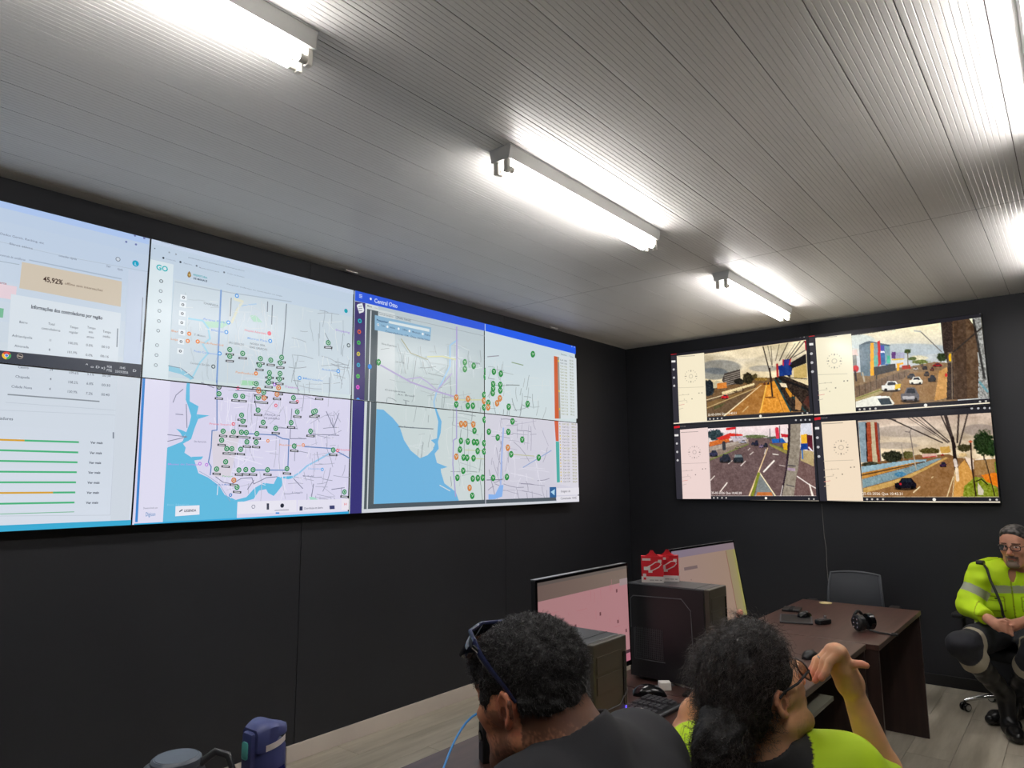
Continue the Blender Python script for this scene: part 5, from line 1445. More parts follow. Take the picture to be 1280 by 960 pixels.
t = empty('thermal_jug', (2.02, -5.365, DZ), math.radians(30))
b = MB().lathe([(0.056, 0.0), (0.062, 0.006), (0.064, 0.17), (0.060, 0.196)], 32)
b.build('body', M['white_plastic'], t, True)
b = MB().lathe([(0.066, 0.182), (0.070, 0.190), (0.0695, 0.202), (0.062, 0.224), (0.050, 0.237), (0.036, 0.243)], 36)
b.build('lid', M['lid'] if 'lid' in M else M['black'], t, True)
b = MB().lathe([(0.046, 0.232), (0.048, 0.238), (0.047, 0.247), (0.042, 0.251), (0.040, 0.2503), (0.039, 0.2515), (0.0, 0.2525)], 36, Matrix.Translation((0.006, 0.006, 0)))
b.build('lid_cap', M['lid2'] if 'lid2' in M else M['black'], t, True)
b = MB().tube([(0.05, 0.02, 0.235), (0.075, 0.032, 0.254), (0.100, 0.036, 0.247), (0.113, 0.034, 0.222), (0.106, 0.030, 0.190), (0.066, 0.022, 0.176)], [0.008, 0.008, 0.0085, 0.0085, 0.008, 0.008], 10, True, None, 0.6)
b.build('handle', M['dark_metal'], t, True)
tag(t, 'jug with grey black domed lid and loop handle at the bottom left corner', 'jug')

# ------------------------------------------------------------------ soft shapes: smooth unions of ellipsoids and tapered limbs, meshed as one surface
def vnoise(P, sc, seed=0):
    g = np.random.default_rng(seed).random((32, 32, 32)).astype(np.float32)
    q = P * sc + 100.0
    i = np.floor(q).astype(np.int32)
    f = (q - i).astype(np.float32)
    f = f * f * (3 - 2 * f)
    i &= 31
    j = (i + 1) & 31
    x0, y0, z0 = i.T; x1, y1, z1 = j.T
    fx, fy, fz = f.T
    a = g[x0, y0, z0] * (1 - fx) + g[x1, y0, z0] * fx
    b = g[x0, y1, z0] * (1 - fx) + g[x1, y1, z0] * fx
    c = g[x0, y0, z1] * (1 - fx) + g[x1, y0, z1] * fx
    d = g[x0, y1, z1] * (1 - fx) + g[x1, y1, z1] * fx
    return (a * (1 - fy) + b * fy) * (1 - fz) + (c * (1 - fy) + d * fy) * fz - 0.5

def smin(a, b, k):
    h = np.maximum(k - np.abs(a - b), 0) / k
    return np.minimum(a, b) - h * h * k * 0.25

class Soft:
    def __init__(s, O=(0, 0, 0), R=None, sc=1.0):
        s.ops = []
        s.frame(O, R, sc)
    def frame(s, O=(0, 0, 0), R=None, sc=1.0):
        s.O, s.R, s.sc = np.array(O, float), (np.eye(3) if R is None else np.array(R, float)), sc
        return s
    def w(s, p): return s.O + s.R @ (np.array(p, float) * s.sc)
    def ell(s, c, r, k=0.02, op='u', rot=None):
        A_ = s.R if rot is None else s.R @ rot
        s.ops.append(('e', s.w(c), np.array(r, float) * s.sc, A_, k, op))
        return s
    def cap(s, a, b, ra, rb=None, k=0.02, op='u', flat=False):
        s.ops.append(('c', s.w(a), s.w(b), ra * s.sc, (ra if rb is None else rb) * s.sc, k, op, flat))
        return s
    def chain(s, pts, rs, k=0.01, op='u'):
        for i in range(len(pts) - 1): s.cap(pts[i], pts[i + 1], rs[i], rs[i + 1], k, op)
        return s
    def plane(s, p, n, k=0.01, op='i'):
        n = s.R @ np.array(n, float)
        s.ops.append(('p', s.w(p), n / np.linalg.norm(n), k, op))
        return s
    def warp(s, fn):
        s.ops.append(('w', fn))
        return s
    def __call__(s, P):
        d = np.full(len(P), 9.0, np.float32)
        for o in s.ops:
            if o[0] == 'w':
                d = d + o[1](P, d)
                continue
            if o[0] == 'e':
                _, c, r, A_, k, op = o
                q = (P - c) @ A_
                k0 = np.linalg.norm(q / r, axis=1) + 1e-9
                k1 = np.linalg.norm(q / (r * r), axis=1) + 1e-9
                e = k0 * (k0 - 1) / k1
            elif o[0] == 'c':
                _, a, b, ra, rb, k, op, flat = o
                ab = b - a
                L2 = ab @ ab + 1e-12
                t = np.clip((P - a) @ ab / L2, 0, 1)
                e = np.linalg.norm(P - a - t[:, None] * ab, axis=1) - (ra + (rb - ra) * t)
                if flat: e = np.maximum(e, (P - b) @ (ab / math.sqrt(L2)))
            else:
                _, p, n, k, op = o
                e = (P - p) @ n
            if op == 'u': d = smin(d, e, k)
            elif op == 's': d = -smin(-d, e, k)
            else: d = -smin(-d, -e, k)
        return d

def soft_mesh(f, lo, hi, h):
    lo, hi = np.array(lo, float), np.array(hi, float)
    nb = np.ceil((hi - lo) / (4 * h)).astype(int)
    g = np.stack(np.meshgrid(*[np.arange(n) for n in nb], indexing='ij'), -1).reshape(-1, 3)
    dc = f(lo + (g + 0.5) * 4 * h).astype(np.float32)
    D = dc.reshape(nb).repeat(4, 0).repeat(4, 1).repeat(4, 2)
    act = g[np.abs(dc) < 4 * h * 1.7]
    off = np.stack(np.meshgrid(*[np.arange(4)] * 3, indexing='ij'), -1).reshape(-1, 3)
    for ch in np.array_split(act, max(1, len(act) // 6000)):
        ix = (ch[:, None, :] * 4 + off[None]).reshape(-1, 3)
        D[ix[:, 0], ix[:, 1], ix[:, 2]] = f(lo + (ix + 0.5) * h)
    for ax in range(3):                      # close the surface at the border of the box
        sl = [slice(None)] * 3
        for e in (0, -1):
            sl[ax] = e
            D[tuple(sl)] = np.maximum(D[tuple(sl)], h)
    S = D < 0
    cnt = np.zeros(tuple(n - 1 for n in S.shape), np.int8)
    for dx in (0, 1):
        for dy in (0, 1):
            for dz in (0, 1):
                cnt += S[dx:S.shape[0] - 1 + dx, dy:S.shape[1] - 1 + dy, dz:S.shape[2] - 1 + dz]
    cell = np.argwhere((cnt > 0) & (cnt < 8))
    ids = np.full(cnt.shape, -1, np.int32)
    ids[cell[:, 0], cell[:, 1], cell[:, 2]] = np.arange(len(cell))
    acc = np.zeros((len(cell), 3)); num = np.zeros(len(cell))
    cor = [np.array(((i >> 2) & 1, (i >> 1) & 1, i & 1)) for i in range(8)]
    val = [D[cell[:, 0] + c[0], cell[:, 1] + c[1], cell[:, 2] + c[2]] for c in cor]
    for i in range(8):
        for j in range(i + 1, 8):
            if np.abs(cor[i] - cor[j]).sum() != 1: continue
            a, b = val[i], val[j]
            m = (a < 0) != (b < 0)
            t = np.where(m, a / np.where(m, a - b, 1), 0)
            acc += np.where(m[:, None], cor[i] + t[:, None] * (cor[j] - cor[i]), 0)
            num += m
    V = lo + (cell + 0.5 + acc / np.maximum(num, 1)[:, None]) * h
    F = []
    for ax in range(3):
        a, b = (ax + 1) % 3, (ax + 2) % 3
        s0 = [slice(1, -1)] * 3; s1 = [slice(1, -1)] * 3
        s0[ax] = slice(0, -1); s1[ax] = slice(1, None)
        A0, A1 = S[tuple(s0)], S[tuple(s1)]
        e = np.argwhere(A0 != A1)
        sg = A0[e[:, 0], e[:, 1], e[:, 2]]
        base = e.copy()
        base[:, a] += 1; base[:, b] += 1
        q = []
        for da, db in ((0, 0), (1, 0), (1, 1), (0, 1)):
            c = base.copy()
            c[:, a] -= da; c[:, b] -= db
            q.append(ids[c[:, 0], c[:, 1], c[:, 2]])
        q = np.stack(q, -1)
        F.append(np.where(sg[:, None], q, q[:, ::-1]))
    F = np.concatenate(F)
    F = F[(F >= 0).all(1)]
    return V, F

def relax(V, F, n=1, k=0.5):
    for _ in range(n):
        A_ = np.zeros_like(V); c = np.zeros(len(V))
        for i in range(4):
            np.add.at(A_, F[:, i], V[F[:, (i + 1) % 4]]); np.add.at(A_, F[:, i], V[F[:, (i - 1) % 4]])
            np.add.at(c, F[:, i], 2)
        V = V + k * (A_ / np.maximum(c, 1)[:, None] - V)
    return V

def vnormals(V, F):
    n = np.cross(V[F[:, 2]] - V[F[:, 0]], V[F[:, 3]] - V[F[:, 1]])
    N_ = np.zeros_like(V)
    for i in range(4): np.add.at(N_, F[:, i], n)
    return N_ / (np.linalg.norm(N_, axis=1)[:, None] + 1e-12)

def soft_obj(name, f, lo, hi, h, m, parent, colfn=None, rl=1):
    V, F = soft_mesh(f, lo, hi, h)
    if rl: V = relax(V, F, rl, 0.4)
    N_ = vnormals(V, F)
    col = None if colfn is None else colfn(V, N_)
    o = np_mesh(name, V, F, m, parent, col)
    return o, V, N_

def strands(name, roots, dirs, length, r, m, parent, curl=0.004, freq=3.0, seg=7, grav=0.0, seed=1, jit=0.3):
    """thin three-sided hairs; roots, dirs are (n,3)"""
    g = np.random.default_rng(seed)
    n = len(roots)
    d = dirs / (np.linalg.norm(dirs, axis=1)[:, None] + 1e-9)
    L_ = length * (1 - jit / 2 + jit * g.random(n))
    a = np.cross(d, g.normal(size=(n, 3))); a /= np.linalg.norm(a, axis=1)[:, None] + 1e-9
    b = np.cross(d, a)
    ph = g.random(n) * 6.28
    fr = freq * (0.7 + 0.6 * g.random(n))
    V = np.zeros((n, seg, 3, 3))
    for i in range(seg):
        t = i / (seg - 1)
        env = curl * min(1, t * 3)
        c = roots + d * (L_ * t)[:, None] + a * (env * np.cos(ph + fr * 6.28 * t))[:, None] + b * (env * np.sin(ph + fr * 6.28 * t))[:, None]
        c[:, 2] -= grav * L_ * t * t
        rr = r * (1 - 0.75 * t)
        for k in range(3):
            th = 2.094 * k
            V[:, i, k] = c + (a * math.cos(th) + b * math.sin(th)) * rr
    V = V.reshape(-1, 3)
    idx = (np.arange(n) * seg * 3)[:, None, None, None] + (np.arange(seg - 1) * 3)[None, :, None, None]
    k = np.arange(3)
    q = np.stack([k, (k + 1) % 3, (k + 1) % 3 + 3, k + 3], -1)[None, None]
    F = (idx + q).reshape(-1, 4)
    o = np_mesh(name, V, F, m, parent)
    o['kind'] = 'stuff'
    return o

def basis(f, pitch=0.0, roll=0.0):
    """columns: right, forward, up; pitch > 0 looks up, roll > 0 leans to the right side"""
    f = Vector((f[0], f[1], 0)).normalized()
    z = Vector((0, 0, 1))
    fwd = f * math.cos(pitch) + z * math.sin(pitch)
    upv = z * math.cos(pitch) - f * math.sin(pitch)
    rg = fwd.cross(upv)
    if roll:
        rg, upv = rg * math.cos(roll) - upv * math.sin(roll), upv * math.cos(roll) + rg * math.sin(roll)
    return np.array([rg, fwd, upv]).T

def rotx(a): return np.array([[1, 0, 0], [0, math.cos(a), -math.sin(a)], [0, math.sin(a), math.cos(a)]])
def rotz(a): return np.array([[math.cos(a), -math.sin(a), 0], [math.sin(a), math.cos(a), 0], [0, 0, 1]])
def roty(a): return np.array([[math.cos(a), 0, math.sin(a)], [0, 1, 0], [-math.sin(a), 0, math.cos(a)]])

def add_head(S, O, R, sc=1.0, full=1.0):
    S.frame(O, R, sc)
    S.ell((0, -0.012, 0.050), (0.074, 0.095, 0.080), 0.02)
    S.ell((0, 0.034, 0.040), (0.063, 0.054, 0.058), 0.03)
    S.ell((0, 0.036, -0.020), (0.058 * full, 0.055, 0.066), 0.03)
    S.ell((0, 0.034, -0.072), (0.050 * full, 0.048, 0.040), 0.03)
    S.ell((0, 0.076, -0.100), (0.021, 0.017, 0.017), 0.025)
    for s_ in (-1, 1):
        S.cap((s_ * 0.054 * full, -0.004, -0.050), (s_ * 0.022, 0.070, -0.098), 0.017, 0.014, 0.025)
        S.ell((s_ * 0.040, 0.060, -0.016), (0.022, 0.020, 0.018), 0.02)
        S.ell((s_ * 0.066, 0.012, 0.000), (0.010, 0.03, 0.022), 0.02)
    S.cap((-0.034, 0.080, 0.031), (0.034, 0.080, 0.031), 0.010, None, 0.015)
    for s_ in (-1, 1):
        S.ell((s_ * 0.031, 0.097, 0.012), (0.017, 0.014, 0.010), 0.012, 's')
        S.ell((s_ * 0.031, 0.0775, 0.012), (0.0135, 0.0125, 0.0115), 0.004)
    S.cap((0, 0.086, 0.024), (0, 0.110, -0.022), 0.008, 0.0105, 0.014)
    S.ell((0, 0.110, -0.026), (0.013, 0.012, 0.011), 0.008)
    for s_ in (-1, 1):
        S.ell((s_ * 0.0125, 0.101, -0.030), (0.008, 0.011, 0.008), 0.006)
        S.ell((s_ * 0.006, 0.107, -0.037), (0.0035, 0.005, 0.003), 0.004, 's')
    S.cap((-0.018, 0.088, -0.056), (0.018, 0.088, -0.056), 0.0068, None, 0.01)
    S.cap((-0.015, 0.087, -0.066), (0.015, 0.087, -0.066), 0.0072, None, 0.008)
    S.cap((-0.020, 0.097, -0.061), (0.020, 0.097, -0.061), 0.0022, None, 0.004, 's')
    for s_ in (-1, 1):                       # ears: plate, hollow, rim and lobe
        def e(y, z, out=0.0): return (s_ * (0.073 + 0.42 * max(0.0, 0.012 - y) + out), y, z)
        S.ell(e(-0.008, 0.000, 0.001), (0.0055, 0.015, 0.025), 0.006, 'u', rotz(s_ * 0.42))
        S.ell(e(0.000, -0.002, 0.008), (0.0065, 0.008, 0.013), 0.004, 's', rotz(s_ * 0.42))
        S.ell(e(-0.010, 0.014, 0.009), (0.005, 0.007, 0.009), 0.004, 's', rotz(s_ * 0.42))
        S.chain([e(0.008, 0.006, 0.004), e(0.006, 0.019, 0.005), e(-0.003, 0.028, 0.005), e(-0.014, 0.026, 0.006), e(-0.021, 0.014, 0.006), e(-0.019, -0.004, 0.005), e(-0.011, -0.017, 0.003), e(-0.002, -0.024, 0.001)],
                [0.003, 0.0036, 0.004, 0.0042, 0.0042, 0.004, 0.0048, 0.0056], 0.004)
        S.cap(e(0.010, -0.002, 0.001), e(0.009, -0.010, 0.002), 0.0038, None, 0.005)
    return S

def add_hand(S, fingers, rs=(0.0098, 0.0088, 0.0078), k=0.006):
    """fingers: world poly-lines from knuckle to tip"""
    S.frame()
    for f in fingers:
        n = len(f)
        r = [rs[min(i, len(rs) - 1)] for i in range(n)]
        S.chain(f, r, k)
    return S

def body_prims(S, J, inf=0.0, arms=True, k=0.06, arm_r=(0.050, 0.042, 0.040, 0.027)):
    S.frame()
    V_ = {q: np.array(v, float) for q, v in J.items()}
    sl, sr, nb, pv = V_['shL'], V_['shR'], V_['neck'], V_['pelvis']
    mid = (sl + sr) / 2
    for s_ in (sl, sr):
        top = mid + (s_ - mid) * 0.62
        bot = pv + (s_ - mid) * 0.52
        bot[2] = pv[2]
        S.cap(top + (pv - mid) * 0.10, top + (bot - top) * 0.55, 0.092 + inf, 0.100 + inf, k)
        S.cap(top + (bot - top) * 0.55, bot, 0.100 + inf, 0.108 + inf, k)
        S.cap(mid + (s_ - mid) * 0.35, s_, 0.058 + inf, 0.056 + inf, k)
        S.cap(nb, mid + (s_ - mid) * 0.75 + (0, 0, 0.0), 0.052 + inf, 0.046 + inf, 0.05)
    S.cap(mid + (pv - mid) * 0.1, pv, 0.095 + inf, 0.115 + inf, k)
    if arms:
        for q in 'LR':
            a, b, c = V_['sh' + q], V_['el' + q], V_['wr' + q]
            m_ = a + (b - a) * 0.5
            S.cap(a, m_, arm_r[0] + inf, arm_r[0] - 0.003 + inf, 0.04); S.cap(m_, b, arm_r[0] - 0.003 + inf, arm_r[1] - 0.002 + inf, 0.02)
            m_ = b + (c - b) * 0.28
            S.cap(b, m_, arm_r[1] - 0.003 + inf, arm_r[2] + 0.002 + inf, 0.02); S.cap(m_, c, arm_r[2] + 0.002 + inf, arm_r[3] + inf, 0.02)
    return S

def box_of(pts, pad):
    p = np.array(pts)
    return p.min(0) - pad, p.max(0) + pad

def skin_cols(base, O, R, sc=1.0, stubble=None, lips=(150, 84, 76), brow=(50, 38, 32), eye=(46, 32, 24), extra=None, seed=3):
    b_ = np.array(lin(base))
    def fn(V, N_):
        L_ = ((V - O) @ R) / sc
        x, y, z = np.abs(L_[:, 0]), L_[:, 1], L_[:, 2]
        c = np.tile(b_, (len(V), 1))
        c = c * (1 + 0.16 * vnoise(V, 60, seed)[:, None] + 0.18 * vnoise(V, 15, seed + 1)[:, None])
        hd = ((np.linalg.norm(L_, axis=1) < 0.165) & (y < 0.128)).astype(float)
        def mix(m, col, a=1.0):
            nonlocal c
            m = (np.clip(m, 0, 1) * hd)[:, None] * a
            c = c * (1 - m) + np.array(lin(col)) * m
        red = (190, 96, 78)
        mix(1 - np.hypot((x - 0.042) / 0.022, (z + 0.02) / 0.02), red, 0.35 * 1.0)
        mix((x > 0.070).astype(float) * (np.abs(z) < 0.04) * (y < 0.02), (186, 92, 72), 0.35)
        mix(1.6 - np.hypot(x / 0.014, (z + 0.028) / 0.012) if False else (np.hypot(x / 0.016, (z + 0.026) / 0.014) < 1) * (y > 0.1), red, 0.3)
        f_ = y > 0.055
        mix(((np.abs(z + 0.061) < 0.0115 - 0.25 * np.maximum(x - 0.006, 0)) & (x < 0.024) & f_ & (y > 0.08)).astype(float), lips, 0.75)
        zb = 0.034 - 0.15 * np.maximum(x - 0.03, 0) + 0.02 * 0
        mix(((np.abs(z - zb) < 0.0042) & (x > 0.012) & (x < 0.052) & f_).astype(float), brow, 0.85)
        dx = np.abs(x - 0.031)
        op = np.abs(z - 0.012) < 0.0058 * np.sqrt(np.maximum(0, 1 - (dx / 0.0135) ** 2))
        mix((op & f_ & (y > 0.07)).astype(float), (214, 204, 196))
        mix(((np.hypot(dx, z - 0.012) < 0.0056) & op & f_ & (y > 0.07)).astype(float), eye)
        if stubble:
            stubble(mix, x, y, z, V)
        hd = np.ones(len(V))
        if extra: extra(mix, V, L_)
        return c
    return fn

M['skin'] = mat('skin', (200, 150, 120), 0.5, attr='Col', bump=((900, 900, 900), 0.05), sss=0.15, spec=0.4)
M['hair_black'] = mat('black_hair', (30, 27, 27), 0.3, spec=0.8)
M['hair_brown'] = mat('dark_brown_curly_hair', (44, 33, 27), 0.33, spec=0.7)
M['hair_base'] = mat('dark_scalp_hair', (20, 18, 18), 0.7, bump=((260, 260, 260), 0.5))
M['hair_grey'] = mat('greying_hair', (60, 56, 54), 0.6, attr='Col')
M['tee'] = mat('black_cotton', (25, 26, 31), 0.82, bump=((700, 700, 700), 0.15))
M['lime'] = mat('lime_jersey', (196, 232, 26), 0.75, attr='Col', bump=((600, 600, 600), 0.12))
M['trouser'] = mat('dark_navy_trousers', (34, 36, 44), 0.8, attr='Col', bump=((500, 500, 500), 0.15))
M['boot'] = mat('black_boot_leather', (20, 20, 21), 0.33, bump=((120, 120, 120), 0.12))
M['lens'] = mat('dark_lens', (14, 16, 26), 0.08, spec=0.8)
M['clear'] = mat('spectacle_lens', (250, 250, 252), 0.02, trans=0.95)
M['frame_blue'] = mat('navy_frame', (40, 46, 78), 0.25)
M['frame_dark'] = mat('dark_spectacle_frame', (34, 26, 28), 0.3)

def folds(V_dirs, amp=0.004, seed=5, sc=(9, 9, 26)):
    def fn(P, d):
        return (vnoise(P * np.array(sc) / 10.0, 10, seed) * amp * 2 + vnoise(P, 7, seed + 2) * amp * 2).astype(np.float32) * (np.abs(d) < 0.1)
    return fn

def legs(J, name, parent, m, inf=0.0, h=0.007, colfn=None, fold=0.004):
    S = Soft()
    for q in 'LR':
        S.cap(J['hip' + q], J['kn' + q], 0.088 + inf, 0.068 + inf, 0.05)
        S.cap(J['kn' + q], J['an' + q], 0.066 + inf, 0.052 + inf, 0.03, 'u', True)
    S.cap(J['hipL'], J['hipR'], 0.105 + inf, None, 0.06)
    S.cap((np.array(J['hipL']) + np.array(J['hipR'])) / 2, J['pelvis'], 0.11 + inf, None, 0.05)
    S.warp(folds(None, fold, 8))
    lo, hi = box_of([J[k] for k in ('hipL', 'hipR', 'knL', 'knR', 'anL', 'anR', 'pelvis')], 0.17)
    return soft_obj(name, S, lo, hi, h, m, parent, colfn)

def shoe(name, parent, an, toe, m, r=0.042, shaft=None, h=0.006):
    an, toe = np.array(an, float), np.array(toe, float)
    d = toe - an; d[2] = 0; d /= np.linalg.norm(d)
    heel = an - d * 0.045; heel[2] = 0.036
    ball = toe - d * 0.05; ball[2] = 0.038
    tip = toe.copy(); tip[2] = 0.034
    S = Soft()
    S.cap(heel, ball, 0.036, 0.042, 0.02).cap(ball, tip, 0.042, 0.030, 0.02)
    S.cap(an, (ball + heel) / 2 + (0, 0, 0.012), r, 0.040, 0.04)
    if shaft is not None:
        S.cap(an, shaft, 0.049, 0.062, 0.02, 'u', True)
        sh = np.array(shaft, float)
        for t in (0.35, 0.62, 0.88): 
            p_ = an + (sh - an) * t
            S.cap(p_ - (sh - an) * 0.012, p_ + (sh - an) * 0.012, 0.054 + 0.011 * t, None, 0.01)
    S.plane((0, 0, 0.003), (0, 0, -1), 0.006, 'i')
    pts = [heel, tip, an, ball] + ([shaft] if shaft is not None else [])
    lo, hi = box_of(pts, 0.09)
    lo[2] = -0.01
    return soft_obj(name, S, lo, hi, h, m, parent)[0]

# ------------------------------------------------------------------ office chairs
def office_chair(loc, rz, label, meshy=False, spin=0.0, top=0.92, group='office chairs', bw_=0.225, seat_z=0.43, arms=True):
    """local +y is the way the sitter faces"""
    t = empty('office_chair', loc, rz)
    b = MB()
    for i in range(5):
        a = spin + i * 2 * math.pi / 5
        c, s_ = math.cos(a), math.sin(a)
        b = MB().tube([(0.03 * c, 0.03 * s_, 0.10), (0.12 * c, 0.12 * s_, 0.115), (0.22 * c, 0.22 * s_, 0.095), (0.30 * c, 0.30 * s_, 0.066)], [0.017, 0.017, 0.015, 0.012], 10)
        b.build('base_arm', M['chrome'], t, True)
        q = MB()
        Mx = Matrix.Translation((0.30 * c, 0.30 * s_, 0.027)) @ Matrix.Rotation(a + 0.6, 4, 'Z')
        for sx in (-1, 1): q.lathe([(0.010, -0.009), (0.024, -0.009), (0.027, -0.005), (0.027, 0.005), (0.024, 0.009), (0.010, 0.009)], 18, Mx @ Matrix.Translation((0, sx * 0.015, 0)) @ Matrix.Rotation(math.pi / 2, 4, 'X'))
        q.tube([(0.30 * c, 0.30 * s_, 0.03), (0.30 * c, 0.30 * s_, 0.068)], 0.008, 8)
        q.build('caster', M['black_gloss'], t, True)
        q = MB()
        for sx in (-1, 1): q.lathe([(0.017, -0.0006), (0.019, 0.0), (0.019, 0.0012), (0.016, 0.0014)], 16, Mx @ Matrix.Translation((0, sx * 0.0245, 0)) @ Matrix.Rotation(math.pi / 2 * (1 if sx < 0 else -1), 4, 'X'))
        q.build('hub_ring', M['chrome'], t, True)
    MB().tube([(0, 0, 0.09), (0, 0, 0.24), (0, 0, 0.241), (0, 0, seat_z - 0.06)], [0.028, 0.028, 0.016, 0.016], 16).build('gas_column', M['black_gloss'], t, True)
    S = Soft()
    S.cap((-0.15, -0.15, seat_z - 0.035), (0.15, -0.15, seat_z - 0.035), 0.06, None, 0.05).cap((-0.16, 0.15, seat_z - 0.035), (0.16, 0.15, seat_z - 0.035), 0.055, None, 0.05).cap((0, -0.15, seat_z - 0.035), (0, 0.15, seat_z - 0.035), 0.06, None, 0.1).cap((-0.15, -0.15, seat_z - 0.035), (-0.15, 0.15, seat_z - 0.035), 0.058, None, 0.05).cap((0.15, -0.15, seat_z - 0.035), (0.15, 0.15, seat_z - 0.035), 0.058, None, 0.05)
    S.plane((0, 0, seat_z), (0, 0, 1), 0.02, 'i').plane((0, 0, seat_z - 0.07), (0, 0, -1), 0.01, 'i')
    soft_obj('seat', S, (-0.26, -0.26, seat_z - 0.1), (0.26, 0.26, seat_z + 0.03), 0.012, M['fabric_black'], t)
    b = MB()
    n, mm = 10, 8
    V, F = [], []
    z0, z1 = seat_z + 0.10, top
    for i in range(n + 1):
        v = i / n
        z = z0 + (z1 - z0) * v
        hw = bw_ * (1.0 - 0.10 * (v ** 2) - (0.15 * max(0, 0.2 - v)))
        for k in range(mm + 1):
            u = k / mm * 2 - 1
            y = -0.225 - 0.05 * v + 0.03 * math.sin(math.pi * v) + 0.035 * u * u
            zz = z + (0.012 * (1 - u * u) if v > 0.95 else 0)
            V.append((u * hw, y, zz))
    o = len(V)
    V += [(p[0], p[1] - (0.006 if meshy else 0.045), p[2]) for p in V]
    for i in range(n):
        for k in range(mm):
            a = i * (mm + 1) + k
            F.append((a, a + 1, a + mm + 2, a + mm + 1)); F.append((o + a + 1, o + a, o + a + mm + 1, o + a + mm + 2))
    ring = [k for k in range(mm + 1)] + [i * (mm + 1) + mm for i in range(1, n + 1)] + [n * (mm + 1) + k for k in range(mm - 1, -1, -1)] + [i * (mm + 1) for i in range(n - 1, 0, -1)]
    for i in range(len(ring)):
        a, c = ring[i], ring[(i + 1) % len(ring)]
        F.append((a, o + a, o + c, c))
    MB().add(V, F).build('backrest', M['mesh'] if meshy else M['fabric_black'], t, True)
    if meshy:
        pts = [tuple(Vector(V[a]) + Vector((0, -0.003, 0))) for a in ring]
        pts.append(pts[0])
        MB().tube(pts, 0.009, 8, False).build('back_frame', M['frame_grey'], t, True)
    MB().tube([(0, -0.05, seat_z - 0.085), (0, -0.22, seat_z - 0.07), (0, -0.285, seat_z + 0.05), (0, -0.285, seat_z + 0.25)], 0.02, 10).build('back_support', M['black'], t, True)
    for sx in ((-1, 1) if arms else ()):
        MB().tube([(sx * 0.16, 0.0, seat_z - 0.075), (sx * 0.262, 0.0, seat_z - 0.06), (sx * 0.272, 0.0, seat_z + 0.16)], 0.014, 8).build('armrest_post', M['black'], t, True)
        MB().box((sx * 0.272 - 0.035, -0.12, seat_z + 0.155), (sx * 0.272 + 0.035, 0.14, seat_z + 0.19), 0.012).build('armrest', M['armpad'], t, True)
    return tag(t, label, 'chair', group)
M['frame_grey'] = mat('grey_chair_frame', (74, 78, 84), 0.5)
M['armpad'] = mat('black_arm_pad', (34, 34, 36), 0.5)

# ------------------------------------------------------------------ the people
def mid(a, b, t=0.5): return tuple(np.array(a) * (1 - t) + np.array(b) * t)
V3 = lambda *a: np.array(a, float)
def settle(t):
    for ch in [o for o in bpy.data.objects if o.parent == t]: ch.location = -t.location

